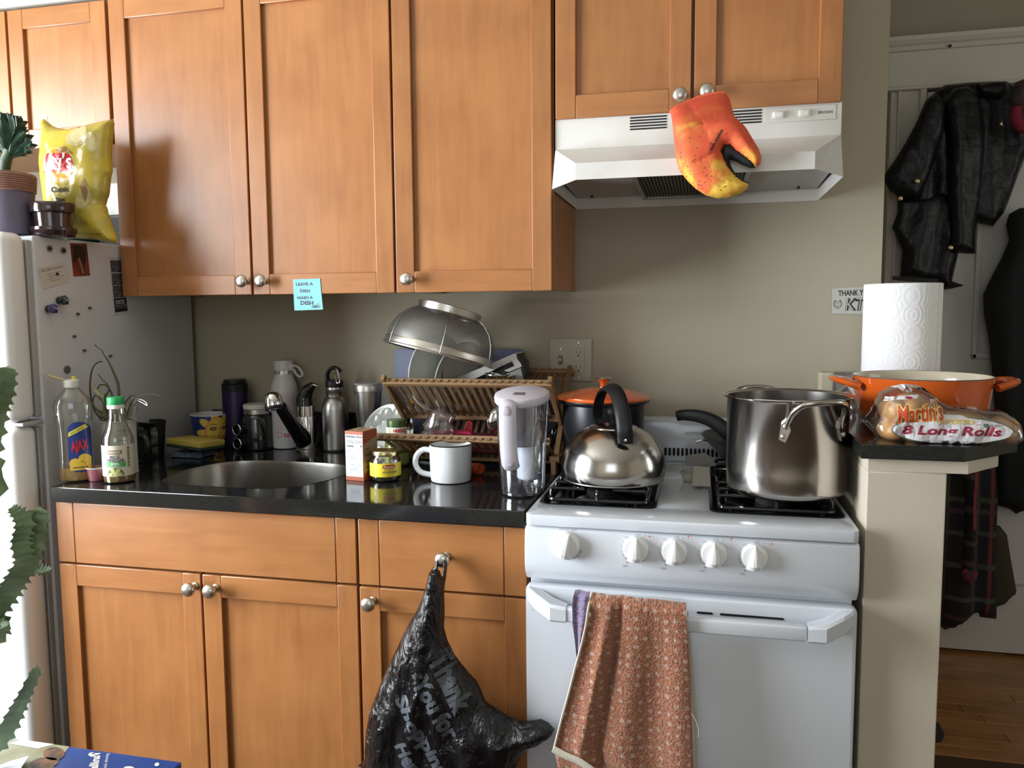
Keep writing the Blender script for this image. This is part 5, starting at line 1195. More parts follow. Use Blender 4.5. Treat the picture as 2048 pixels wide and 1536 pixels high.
def wallbox():
    t = T('wall_outlet_box', 'cream surface box with grey framed plate on the wall behind the pot', 'outlet', (.67, -.03, 1.08))
    cm_ = mat('box_cream', (.52, .48, .34), .5)
    q = [(0.6246,-0.05,1.1483),(0.6527,-0.05,1.1511)]
    box('box', (q[0][0], -.055, 1.0665), (q[0][0]+.075, -.001, 1.148), cm_, t, .003)
    box('frame_plate', (q[1][0], -.060, 1.068), (q[1][0]+.055, -.0545, 1.151), mat('plate_grey', (.20, .19, .18), .35, .5), t, .002)
    box('inner_plate', (q[1][0]+.008, -.062, 1.074), (q[1][0]+.047, -.059, 1.142), mat('plate_taupe', (.22, .19, .16), .4), t, .001)
wallbox()
def wrapper():
    o, b = puff('plastic_wrapper', [(0.641,1.0916),(0.6449,1.1131),(0.662,1.1323),(0.6775,1.1302),(0.6889,1.1161),(0.7006,1.0927),(0.7038,1.0572),(0.7027,1.0239),(0.6786,1.0161),(0.671,1.0505),(0.6592,1.0777)], -.16, .030, .018, .03, .007, clear('wrapper_clear', (.60, .55, .53), .5, .1, .3, (.25, .20, .19)), None, wr=.016, ws=45, seed=12)
    tag(o, 'crumpled clear wrapper between the stock pot and the orange pot', 'wrapper')
wrapper()
def bread():
    t = T('bread_bag', 'plastic bag of eight long rolls on the bar top before the orange pot', 'bread', (.78, -.56, ZB))
    bm_ = mat('bun_crust', (.62, .30, .09), .45, c2=(.74, .47, .20), vscale=11, bump=.1, bscale=70)
    def bun(u, v, y, L, rx, rz, rot=0):
        C0 = Vector(P3(u, v, y)); M = Matrix.Translation(C0) @ Matrix.Rotation(R(rot), 4, 'Y') @ Matrix.Diagonal((rx, L, rz, 1))
        prof = [(math.sin(PI*k/14)**.75, -math.cos(PI*k/14)) for k in range(15)]
        lathe('long_roll', prof, (0, 0), bm_, t, 24, M=M @ Matrix.Rotation(R(90), 4, 'X'))
    for u, v, y, L, rx, rz in BUNS: bun(u, v, y, L, rx, rz)
    film = clear('bread_film', (.93, .90, .88), .20, .06, .03, (.7, .6, .55))
    ol = [(0.6301,1.0943),(0.6441,1.1172),(0.6496,1.1322),(0.6576,1.151),(0.6769,1.1625),(0.6997,1.1674),(0.7234,1.165),(0.7421,1.1561),(0.7576,1.1426),(0.7747,1.131),(0.8036,1.1288),(0.8365,1.1231),(0.8649,1.121),(0.8831,1.1097),(0.8947,1.0991),(0.8905,1.0863),(0.8865,1.0699),(0.8716,1.0613),(0.827,1.059),(0.7775,1.0583),(0.7272,1.0577),(0.6847,1.0582),(0.6606,1.0594),(0.6498,1.0741),(0.639,1.0861)]
    o, bvh = puff('bag_film', ol, -.560, .062, .062, lambda x, z: .008+.030*max(0, min(1, (z-ZB-.012)/.03)), .008, film, t, wr=.006, ws=38, seed=5)
    O = (0.7594,-0.575,1.0966)
    D = lambda off: drape(bvh, O, (1, 0, 0), (0, 0, 1), (0, 1, 0), off)
    wh = mat('bread_label_white', (.62, .59, .60), .4); gn = mat('bread_label_green', (.05, .12, .09), .4); mr = mat('bread_maroon', (.28, .015, .045), .4); rd = mat('bread_red', (.48, .06, .02), .4); gd = mat('bread_gold', (.62, .42, .10), .4); ye = mat('bread_yellow', (.85, .62, .20), .4)
    k = 1/1105.
    poly_decal('label_border', [ellipse(7*k, -7*k, 109*k, 27*k, 48)], D(.0008), gn, t, .008)
    poly_decal('label_white', [ellipse(7*k, -7*k, 107*k, 25.4*k, 48), [(-50*k, 14*k), (-30*k, 22*k), (-5*k, 24*k), (28*k, 22*k), (50*k, 12*k)]], D(.0013), wh, t, .008)
    text('lettering', [tx('8 Long Rolls', 24*k, 176*k, bold=.03, shear=.22, at=(6*k, -9.5*k))], D(.0019), mr, t, .006)
    text('lettering_outline', [tx('Martin\'s', 40*k, 86*k, bold=.09, shear=.1, rot=.10, at=(-50*k, 28*k))], D(.0016), ye, t, .006)
    text('lettering_brand', [tx('Martin\'s', 38*k, 84*k, bold=.02, shear=.1, rot=.10, at=(-50*k, 28*k))], D(.0023), rd, t, .006)
    text('lettering_gold', [tx('POTATO', 9*k, 66*k, bold=.05, at=(14*k, 10.5*k))], D(.0021), gd, t, .006)
    for pm_ in (ellipse(-69*k, 72*k, 12*k, 6*k, 14), [(-112*k, 46*k), (-96*k, 50*k), (-94*k, 57*k), (-108*k, 55*k)], [(-92*k, 51*k), (-55*k, 55*k), (-50*k, 62*k), (-88*k, 58*k)], rect(-30*k, 46*k, -8*k, 53*k)): poly_decal('print_mark', [pm_], D(.0010), wh, t, .008)
    poly_decal('print_marks_dark', [ellipse(-69*k, 72*k, 5*k, 3*k, 10), ellipse(-70*k, 56*k, 7*k, 2.5*k, 12), rect(-27*k, 48*k, -12*k, 50*k)], D(.0014), mr, t, .008)
def P3(u, v, y): return (u, y, v)
BUNS = [(a[0], a[2], -.560, .046, r_, s_) for a, r_, s_ in zip([(0.6849,-0.565,1.1168),(0.712,-0.565,1.1239),(0.7361,-0.565,1.1142),(0.6818,-0.565,1.081),(0.7137,-0.565,1.0763),(0.7583,-0.565,1.0831),(0.8001,-0.565,1.0824),(0.8585,-0.565,1.084),(0.8035,-0.565,1.1028),(0.871,-0.565,1.0953)], (.026, .026, .022, .026, .028, .026, .028, .028, .036, .018), (.026, .028, .022, .020, .017, .019, .018, .018, .016, .016))]
bread()
# ------------------------------------------------------------------ wall notes and outlet
def outlet():
    t = T('switch_outlet_plate', 'cream two-gang plate with light switch and outlet on the wall', 'outlet', (-.0135, 0, 1.115)); cr = mat('plate_cream', (.44, .41, .31), .4)
    x0, x1, z0, z1 = -.0715, .0445, 1.114, 1.231
    box('wall_plate', (x0, -.006, z0), (x1, -.0006, z1), cr, t, .002)
    sx, ox, zc = -.0415, .008, 1.172
    box('switch_slot', (sx-.006, -.0066, zc-.013), (sx+.006, -.0058, zc+.013), mat('plate_shade', (.16, .15, .11), .6), t, .0003)  # flat piece coloured as the shade inside the toggle opening
    box('toggle', (sx-.0035, -.017, zc-.006), (sx+.0035, -.0055, zc+.003), cr, t, .001, M=Matrix.Translation((sx, -.006, zc)) @ Matrix.Rotation(R(-22), 4, 'X') @ Matrix.Translation((-sx, .006, -zc)))
    g = box('outlet_body', (ox-.0165, -.0085, zc-.0335), (ox+.0165, -.0056, zc+.0335), cr, t, .001)
    dk = mat('socket_dark', (.02, .02, .02), .6)
    for s in (-1, 1):
        zc2 = zc+s*.0205
        for dx, w_, h_ in ((-.006, .0016, .0085), (.006, .0016, .007)): box('socket_slot', (ox+dx-w_/2, -.0089, zc2-h_/2+.002), (ox+dx+w_/2, -.0083, zc2+h_/2+.002), dk, g, 0)
        lathe('ground_hole', [(.0024, 0), (.0024, .0005), (0, .0006)], (0, 0), dk, g, 14, M=Matrix.Translation((ox, -.0084, zc2-.0075)) @ Matrix.Rotation(R(90), 4, 'X'))
    for s in (-1, 1): box('reset_button', (ox-.012 if s < 0 else ox+.001, -.0100, zc-.0028), (ox-.001 if s < 0 else ox+.012, -.0083, zc+.0028), cr, g, .0006)
    for x, z in ((sx, zc+.030), (sx, zc-.030), (ox, zc+.0475), (ox, zc-.0475)):
        lathe('screw', [(.0028, 0), (.0026, .0009), (0, .0012)], (0, 0), nickel, t, 14, M=Matrix.Translation((x, -.006, z)) @ Matrix.Rotation(R(90), 4, 'X'))
outlet()
def sheet(name, label, cat, quad, m, th=.0004, nrm=(0, -1, 0), curl=0):
    """thin paper from four corner points (TL, TR, BR, BL)"""
    q = [Vector(p) for p in quad]; n = 8; bm = bmesh.new(); N = Vector(nrm); g = []
    for s in (1, 0):
        rows = []
        for j in range(n+1):
            v = j/n; rows.append([bm.verts.new(q[0].lerp(q[1], i/n).lerp(q[3].lerp(q[2], i/n), v)+N*(th*s+curl*v*v)) for i in range(n+1)])
        g.append(rows)
    for k, rows in enumerate(g):
        for j in range(n):
            for i in range(n): bm.faces.new((rows[j][i], rows[j][i+1], rows[j+1][i+1], rows[j+1][i]))
    rim = lambda rows: rows[0][:-1]+[r[-1] for r in rows[:-1]]+rows[-1][:0:-1]+[r[0] for r in rows[:0:-1]]
    a, b = rim(g[0]), rim(g[1])
    for k in range(len(a)): bm.faces.new((a[k], a[(k+1) % len(a)], b[(k+1) % len(a)], b[k]))
    o = mkb(name, bm, m, None); tag(o, label, cat)
    U_ = (q[1]-q[0]); V_ = (q[0]-q[3])
    def mp(off):
        def f(a, b):   # a,b in 0..1 from bottom left
            v = 1-b; return q[0].lerp(q[1], a).lerp(q[3].lerp(q[2], a), v)+N*(th+off+curl*v*v)
        return f
    return o, mp
o, mp = sheet('sticky_note', 'turquoise sticky note with handwritten dish-washing rule on the cabinet door', 'note', [(-0.6587,-0.3382,1.3896),(-0.5854,-0.3382,1.3909),(-0.5798,-0.3382,1.3146),(-0.6573,-0.3382,1.3127)], mat('note_teal', (.22, .58, .60), .6), curl=-.0)
hand = mat('pen_purple', (.06, .02, .08), .5)
text('handwriting', [tx('LEAVE A', .10, .64, at=(.42, .84), shear=-.1, bold=.03), tx('DISH', .105, .36, at=(.42, .62), bold=.03, rot=-.05), tx('WASH A', .10, .58, at=(.39, .40), bold=.03), tx('DISH', .14, .46, at=(.46, .23), bold=.035, rot=-.04)], mp(.0003), hand, o)
poly_decal('doodle', strip([(.62, .10), (.70, .07), (.85, .07), (.92, .11), (.85, .13), (.70, .13), (.62, .10)], .018)+strip([(.70, .10), (.76, .115), (.82, .10), (.76, .09), (.70, .10)], .016)+strip([(.78, .15), (.84, .20), (.90, .17)], .01), mp(.0003), hand, o)
tube('frame_line', [(.62, 0, 0), (.62, 0, 0.001)], .0001, hand, None) if False else None
o, mp = sheet('thank_you_note', 'curled white paper reading thank you KT taped to the wall', 'note', [(0.6532,-0.0012,1.3578),(0.7517,-0.0012,1.3614),(0.7515,-0.0012,1.2917),(0.6538,-0.0012,1.2948)], mat('note_grey_white', (.52, .51, .46), .7), curl=.003)
text('handwriting', [tx('THANK YOU', .22, .80, at=(.55, .80), bold=.02, shear=-.05)], mp(.0004), ink, o)
K = []
def outl(s_, x, y, h, w, th=.02):
    return s_
text('outlined_letters', [tx('KT!', .50, .56, at=(.60, .37), bold=.06, shear=.15)], mp(.0004), ink, o)
text('outlined_letters_fill', [tx('KT!', .46, .54, at=(.60, .37), bold=-.012, shear=.15)], mp(.0009), mat('note_grey_white', (.52, .51, .46), .7), o)
poly_decal('cat_doodle', strip([(.05, .42), (.07, .52), (.11, .46), (.17, .46), (.21, .53), (.23, .40), (.22, .28), (.14, .20), (.07, .28), (.05, .42)], .015)+strip([(.10, .40), (.12, .38)], .015)+strip([(.16, .38), (.18, .40)], .015)+strip([(.12, .30), (.14, .27), (.17, .31)], .012)+strip([(.03, .30), (.09, .32)], .008), mp(.0004), ink, o)
# ------------------------------------------------------------------ fridge side: papers and magnets
PX = FX+.0006
o, mp = sheet('business_card', 'off-white printed card held askew on the refrigerator side', 'card', [(-1.1624,-0.6026,1.4135),(-1.1624,-0.5205,1.4331),(-1.1624,-0.5068,1.387),(-1.1624,-0.5904,1.3656)], mat('card_cream', (.60, .56, .48), .6), nrm=(1, 0, 0))
text('printed_lines', [tx('Bob Bill Summons', .13, .80, at=(.50, .84), shear=.3)]+[tx(s, .07, w_, at=(.50, y_)) for s, w_, y_ in (('family practice', .5, .62), ('street nine', .4, .50), ('monday to friday', .66, .38), ('call ahead', .4, .27))], mp(.0003), ink_grey, o)
poly_decal('card_mark', [ellipse(.62, .52, .06, .08, 12)], mp(.0004), mat('magnet_dark', (.015, .02, .02), .4), o)
o, mp = sheet('red_photo_card', 'red and black picture card on the refrigerator side', 'photo', [(-1.1624,-0.4997,1.48),(-1.1624,-0.4458,1.4831),(-1.1624,-0.44,1.4041),(-1.1624,-0.4947,1.3995)], mat('card_red', (.27, .045, .025), .35, c2=(.10, .02, .012), vscale=22), nrm=(1, 0, 0))
poly_decal('picture_shapes', [[(.12, .95), (.80, .92), (.86, .60), (.70, .20), (.62, .55), (.50, .10), (.40, .60), (.22, .45)], [(.20, .80), (.08, .50), (.20, .40)]], mp(.0003), mat('card_black', (.015, .008, .008), .35), o)
poly_decal('picture_light', [[(.40, .55), (.46, .55), (.62, .08), (.55, .07)]], mp(.0005), mat('card_light', (.42, .28, .18), .4), o)
o, mp = sheet('photo_strip', 'vertical photo booth strip with black caption block on the refrigerator side', 'photo', [(-1.1624,-0.3701,1.4532),(-1.1624,-0.3239,1.4561),(-1.1624,-0.3083,1.3085),(-1.1624,-0.3613,1.3035)], mat('strip_white', (.50, .48, .50), .4), nrm=(1, 0, 0))
for k, (a, b) in enumerate(((.745, .950), (.520, .725), (.305, .510))):
    poly_decal('photo_frame', [rect(.05, a, .95, b)], mp(.0003), mat('photo_dark', (.02, .025, .03), .3, c2=(.14, .14, .15), vscale=160), o)
poly_decal('caption_block', [rect(.05, .05, .95, .295)], mp(.0003), mat('card_black', (.015, .008, .008), .35), o)
text('lettering', [tx('DICK', .075, .68, at=(.5, .225), bold=.04), tx('photo booth rental', .025, .74, at=(.5, .125))], mp(.0006), mat('strip_white', (.50, .48, .50), .4), o)
poly_decal('caption_rule', [rect(.10, .158, .92, .166)], mp(.0006), mat('strip_white', (.50, .48, .50), .4), o)
def sidept(u): return u
def magnet(name, label, P, r, th, m, seg=14, group=None, twist=0):
    P = Vector(P); M = Matrix.Translation(P) @ Matrix.Rotation(R(90), 4, 'Y') @ Matrix.Rotation(twist, 4, 'Z')
    o = lathe(name, [(r*.9, 0), (r, .0008), (r, th-.001), (r*.85, th), (0, th+.0003)], (0, 0), m, None, seg, M=M, ang=25)
    return tag(o, label, 'magnet', group)
mdark = mat('magnet_dark', (.015, .02, .02), .4); mgrey = mat('magnet_grey', (.10, .095, .08), .4, .5)
MG = [(-1.1624,-0.5654,1.462),(-1.1624,-0.5231,1.4603),(-1.1624,-0.4495,1.3229),(-1.1624,-0.4903,1.3082),(-1.1624,-0.5058,1.2534),(-1.1624,-0.4759,1.2176),(-1.1624,-0.3873,1.1989),(-1.1624,-0.534,1.1745)]
rb = clear('magnet_clear', (.9, .9, .9), .2, .1, .1)
for P, lb in ((MG[0], 'black dot magnet in a clear disc, top front corner of refrigerator side'), (MG[1], 'black dot magnet in a clear disc, beside the red picture card')):
    t = T('dot_magnet', lb, 'magnet', P, 'dot magnets on the refrigerator')
    M = Matrix.Translation(Vector(P)) @ Matrix.Rotation(R(90), 4, 'Y')
    lathe('clear_disc', [(.0085, 0), (.0085, .002), (0, .002)], (0, 0), rb, t, 20, M=M); lathe('dot', [(.0048, .002), (.0048, .0045), (0, .005)], (0, 0), mdark, t, 16, M=M)
for P, lb in zip(MG[2:7], ('tiny square magnet level with the dice magnets, nearest the photo strip', 'tiny square magnet just right of the dice magnets', 'tiny square magnet above the soap bottle, upper of two', 'tiny square magnet just above the dried plant tip', 'tiny square magnet right of the dried plant tip')):
    magnet('cube_magnet', lb, P, .0042, .006, mgrey, 4, 'tiny cube magnets on the refrigerator', .6)
magnet('disc_magnet', 'large grey disc magnet above the soap bottle cap', MG[7], .0095, .004, mat('magnet_slate', (.10, .10, .11), .5), 24)
def dice(label, P, m):
    t = T('dice_magnet', label, 'magnet', P, 'dice magnets on the refrigerator'); P = Vector(P)
    bm = bmesh.new(); bmesh.ops.create_icosphere(bm, subdivisions=1, radius=.0135); bmesh.ops.rotate(bm, verts=bm.verts, matrix=Matrix.Rotation(.4, 3, 'Y'))
    for v in bm.verts: v.co = Vector((v.co.x*.8, v.co.y, v.co.z))+P+Vector((.016, 0, 0))
    mkb('die', bm, m, t, False)
    lathe('base', [(.008, 0), (.009, .002), (.008, .009), (0, .009)], (0, 0), mdark, t, 16, M=Matrix.Translation(P) @ Matrix.Rotation(R(90), 4, 'Y'))
    tube('numeral', [P+Vector((.0245, -.007, .004)), P+Vector((.0268, -.002, -.001)), P+Vector((.0262, .003, .004))], .0009, mat('numeral_grey', (.40, .42, .45), .5), t, 6)
dice('teal-black many-sided dice magnet, upper of the pair', (-1.1624,-0.5461,1.3406), mat('dice_teal', (.012, .030, .035), .2, coat=.5))
dice('purple many-sided dice magnet, lower of the pair', (-1.1624,-0.5807,1.3204), mat('dice_purple', (.05, .03, .16), .2, coat=.5))
# ------------------------------------------------------------------ on top of the fridge
ZF = 1.4895
def top_stuff():
    cx, cy = (-1.2601,-0.585,1.5522)[0], -.585; z = 1.4925
    t = T('plant_pot', 'lilac-grey ceramic pot with ribbed terracotta band holding the crested cactus', 'plant pot', (cx, cy, z))
    lathe('pot', zz([(.052, 0), (.056, .003), (.0635, .100), (.0655, .102), (0, .102)], z), (cx, cy), mat('pot_lilac', (.155, .14, .205), .6, bump=.1, bscale=80), t, 56)
    pr = [(.0640, .099)]
    for k in range(8): pr += [(.0668+k*.0004, .1010+k*.0048), (.0668+k*.0004, .1035+k*.0048), (.0648+k*.0004, .1045+k*.0048), (.0648+k*.0004, .1052+k*.0048)]
    pr += [(.068, .141), (.066, .142), (.063, .138), (.062, .125)]
    lathe('ribbed_band', zz(pr, z), (cx, cy), mat('terracotta', (.30, .15, .11), .6, c2=(.36, .20, .15), vscale=40), t, 56, cap=False)
    lathe('soil', zz([(.0635, .122), (0, .126)], z), (cx, cy), mat('soil', (.05, .03, .02), .9, bump=1, bscale=120), t, 40)
    c = T('crested_cactus', 'dark green crested cactus with ruffled fan in the lilac pot', 'cactus', (cx, cy, z+.122)); cg = mat('cactus_green', (.035, .085, .045), .5, c2=(.015, .04, .025), vscale=45, bump=.8, bscale=110)
    tube('stem', [(-1.2545,-0.585,1.6233),(-1.2528,-0.585,1.6438),(-1.2484,-0.585,1.6641),(-1.2353,-0.585,1.6885)], [.012, .012, .013, .012], mat('cactus_stem', (.07, .11, .05), .6, var=.5, vscale=60), c, 12, sm=5)
    # ruffled fan
    bm = bmesh.new(); base = Vector((-1.2411,-0.585,1.6683)); n, m_ = 90, 12; rows = []
    rim = [Vector(p) for p in smooth_path([(-1.2085,-0.585,1.6735),(-1.1943,-0.585,1.6773),(-1.1799,-0.585,1.6856),(-1.1745,-0.585,1.7011),(-1.1802,-0.585,1.7171),(-1.1931,-0.585,1.7291),(-1.1947,-0.585,1.7449),(-1.1993,-0.585,1.7564),(-1.2154,-0.585,1.7642),(-1.2373,-0.585,1.7689),(-1.2565,-0.585,1.7735),(-1.2767,-0.585,1.768),(-1.2922,-0.585,1.7508),(-1.2971,-0.585,1.726),(-1.2905,-0.585,1.7028)], 6)]
    n = len(rim)
    for i, p in enumerate(rim):
        row = []; rf = .012*math.sin(i*.85)+.006*math.sin(i*2.3+1); rad = (p-base)
        for j in range(m_+1):
            s = j/m_; q = base+rad*(s**.8); q.y += rf*s*s-.012*math.sin(s*PI)*math.cos(i*.2)
            if j == m_: q += rad.normalized()*(.0035*(i % 2))
            row.append(q)
        rows.append(row)
    F_ = [[bm.verts.new(q+Vector((0, -.004*(1-.6*(j/m_)), 0))) for j, q in enumerate(r_)] for r_ in rows]; B_ = [[bm.verts.new(q+Vector((0, .004*(1-.6*(j/m_)), 0))) for j, q in enumerate(r_)] for r_ in rows]
    for i in range(n-1):
        for j in range(m_):
            bm.faces.new((F_[i][j], F_[i+1][j], F_[i+1][j+1], F_[i][j+1])); bm.faces.new((B_[i][j], B_[i][j+1], B_[i+1][j+1], B_[i+1][j]))
        bm.faces.new((F_[i][m_], F_[i+1][m_], B_[i+1][m_], B_[i][m_]))
    for i in (0, n-1):
        for j in range(m_): bm.faces.new((F_[i][j], F_[i][j+1], B_[i][j+1], B_[i][j]))
    mkb('fan', bm, cg, c, ang=60)
    # brown glazed pot on its saucer
    cx, cy = (-1.1646,-0.545,1.5419)[0], -.545; bg = mat('brown_glaze', (.030, .015, .016), .14, coat=.6, bump=.05, bscale=40)
    t = T('glazed_pot', 'glossy dark brown glazed pot with saucer before the chip bag', 'plant pot', (cx, cy, ZF))
    lathe('pot', zz([(.033, .006), (.038, .008), (.0425, .052), (.0425, .054), (.0485, .056), (.050, .060), (.050, .076), (.0485, .079), (.045, .079), (.044, .072), (.040, .02), (0, .018)], ZF), (cx, cy), bg, t, 56)
    lathe('saucer', zz([(.040, 0), (.046, .003), (.049, .012), (.0505, .018), (.0495, .022), (.047, .021), (.043, .008), (0, .006)], ZF), (cx, cy), bg, t, 56)
    # things behind
    q = [(-1.4625,-0.3,1.6312),(-1.3333,-0.3,1.6261)]
    t = T('green_tin', 'dark green box with tan lid edge behind the brown pot', 'box', (q[0][0]+.05, -.27, ZF))
    box('tin', (q[0][0]-.07, -.33, ZF), (q[0][0]+.14, -.20, ZF+.088), mat('box_green', (.012, .07, .055), .4), t, .003)
    box('lid_edge', (q[0][0]-.075, -.335, ZF+.0885), (q[0][0]+.145, -.195, ZF+.100), mat('box_tan', (.45, .35, .16), .5), t, .002)
    q = [(-1.2554,-0.26,1.5948),(-1.2067,-0.26,1.5084)]
    t = T('black_speaker', 'black rectangular appliance behind the chip bag on the fridge', 'appliance', (q[0][0]+.03, -.2, ZF))
    box('casing', (q[0][0]-.03, -.26, ZF), (-1.17, -.12, ZF+.088), black_matte, t, .004)
    box('front_panel', (q[0][0]-.024, -.2635, ZF+.008), (-1.176, -.2595, ZF+.080), mat('speaker_cloth', (.02, .02, .02), .8), t, .001)
    t = box('white_box', (q[0][0]-.045, -.245, ZF+.0885), (-1.172, -.13, ZF+.175), mat('box_white', (.50, .49, .44), .6), None, .002)
    tag(t, 'plain white box stacked on the black appliance', 'box')
    # chip bag
    Y = -.44
    t = T('chip_bag', 'yellow bag of potato chips standing on the fridge', 'chip bag', (-1.1938,-0.44,1.4868))
    ym = mat('bag_yellow', (.58, .43, .04), .30, coat=.25, c2=(.40, .33, .06), vscale=14, bump=.6, bscale=30)
    ol = [(-1.2773,1.7964),(-1.266,1.7872),(-1.2548,1.778),(-1.2332,1.7694),(-1.2041,1.7653),(-1.16,1.77),(-1.109,1.7777),(-1.0688,1.7812),(-1.0749,1.753),(-1.0798,1.7198),(-1.0847,1.6865),(-1.0835,1.66),(-1.0909,1.6338),(-1.0941,1.6061),(-1.1008,1.5906),(-1.1073,1.5786),(-1.099,1.5515),(-1.089,1.5268),(-1.083,1.5071),(-1.0744,1.4836),(-1.0903,1.4828),(-1.1203,1.4898),(-1.1711,1.4949),(-1.2225,1.5),(-1.2597,1.5023),(-1.2866,1.5056),(-1.2867,1.5456),(-1.281,1.5827),(-1.2842,1.62),(-1.2875,1.6572),(-1.2878,1.6942),(-1.2806,1.7306),(-1.2736,1.7645)]
    def wf(x, z, tt): return tt*(.009*noise.fractal(Vector((x*16, 1.7, z*16)), 1, 2, 4)+.004*abs(noise.noise(Vector((x*34, 4, z*20)))))
    o, bvh = puff('bag', ol, Y, .036, .030, .075, .007, ym, t, wfun=wf)
    plate('torn_flap', [(-1.2828,1.8011),(-1.2767,1.8031),(-1.2648,1.8024),(-1.2642,1.7902),(-1.2426,1.7804),(-1.2228,1.7683),(-1.2406,1.7681),(-1.2611,1.7717),(-1.2752,1.7823)], [], -.438, -.4365, mat('bag_inside', (.50, .40, .14), .35), t, axis='y')
    Rm = (-1.159,-0.44,1.6757); O = Rm; k = 1/840.
    D = lambda off: drape(bvh, O, (1, 0, 0), (0, 0, 1), (0, 1, 0), off)
    def P(u, v): return ((u-170)*k, (330-v)*k)
    def E(u, v, a, b, rot=0, n=30): c = P(u, v); return ellipse(c[0], c[1], a*k, b*k, n, rot)
    poly_decal('logo_sun', [E(131, 333, 39, 34)], D(.0006), mat('logo_halo', (.80, .66, .30), .3, coat=.4), t, .006)
    poly_decal('logo_disc', [E(131, 333, 37, 32)], D(.0010), mat('logo_orange', (.75, .33, .02), .3, coat=.4), t, .006)
    poly_decal('logo_banner', [[P(*q) for q in ((97, 318), (108, 309), (125, 311), (140, 310), (156, 311), (164, 320), (168, 332), (165, 346), (150, 349), (130, 345), (110, 346), (97, 350), (94, 335))]], D(.0014), mat('logo_red', (.52, .015, .02), .3, coat=.4), t, .006)
    text('lettering', [tx("Lay's", 42*k, 68*k, bold=.018, shear=.1, at=P(130, 331), rot=.04)], D(.0020), mat('logo_white', (.85, .85, .85), .3), t, .006)
    poly_decal('underline', [[P(*q) for q in ((103, 347), (118, 345), (120, 349), (105, 352))]], D(.0020), mat('logo_white', (.85, .85, .85), .3), t, .006)
    text('lettering_dark', [tx('Classic', 11*k, 46*k, bold=.02, at=P(131, 382)), tx('Stax', 9*k, 26*k, bold=.04, at=P(134, 403))], D(.0012), ink, t, .006)
    cm_ = mat('chip_print', (.52, .42, .16), .3, coat=.4, c2=(.60, .50, .22), vscale=14); cd = mat('chip_print_dark', (.30, .17, .06), .35, coat=.4)
    for e_ in (E(175, 275, 27, 22, .3), E(208, 290, 13, 20, .2), E(184, 400, 13, 26, -.4)): poly_decal('chip_picture', [e_], D(.0008), cm_, t, .006)
    for e_ in (E(178, 273, 20, 16, .3), E(209, 292, 8, 14, .2)): poly_decal('chip_picture_light', [e_], D(.0010), mat('chip_print_light', (.64, .55, .27), .3, coat=.4), t, .006)
    poly_decal('chip_picture_dark', [[P(*q) for q in ((131, 303), (148, 296), (160, 306), (166, 312), (150, 310), (135, 312))], [P(*q) for q in ((180, 380), (190, 362), (196, 375), (192, 398), (186, 410))]], D(.0011), cd, t, .006)
    text('lettering_small', [tx('NET WT 8 OZ (226.8g)', 4.5*k, 62*k, at=P(185, 474), rot=-.06)], D(.0010), ink, t, .006)
top_stuff()
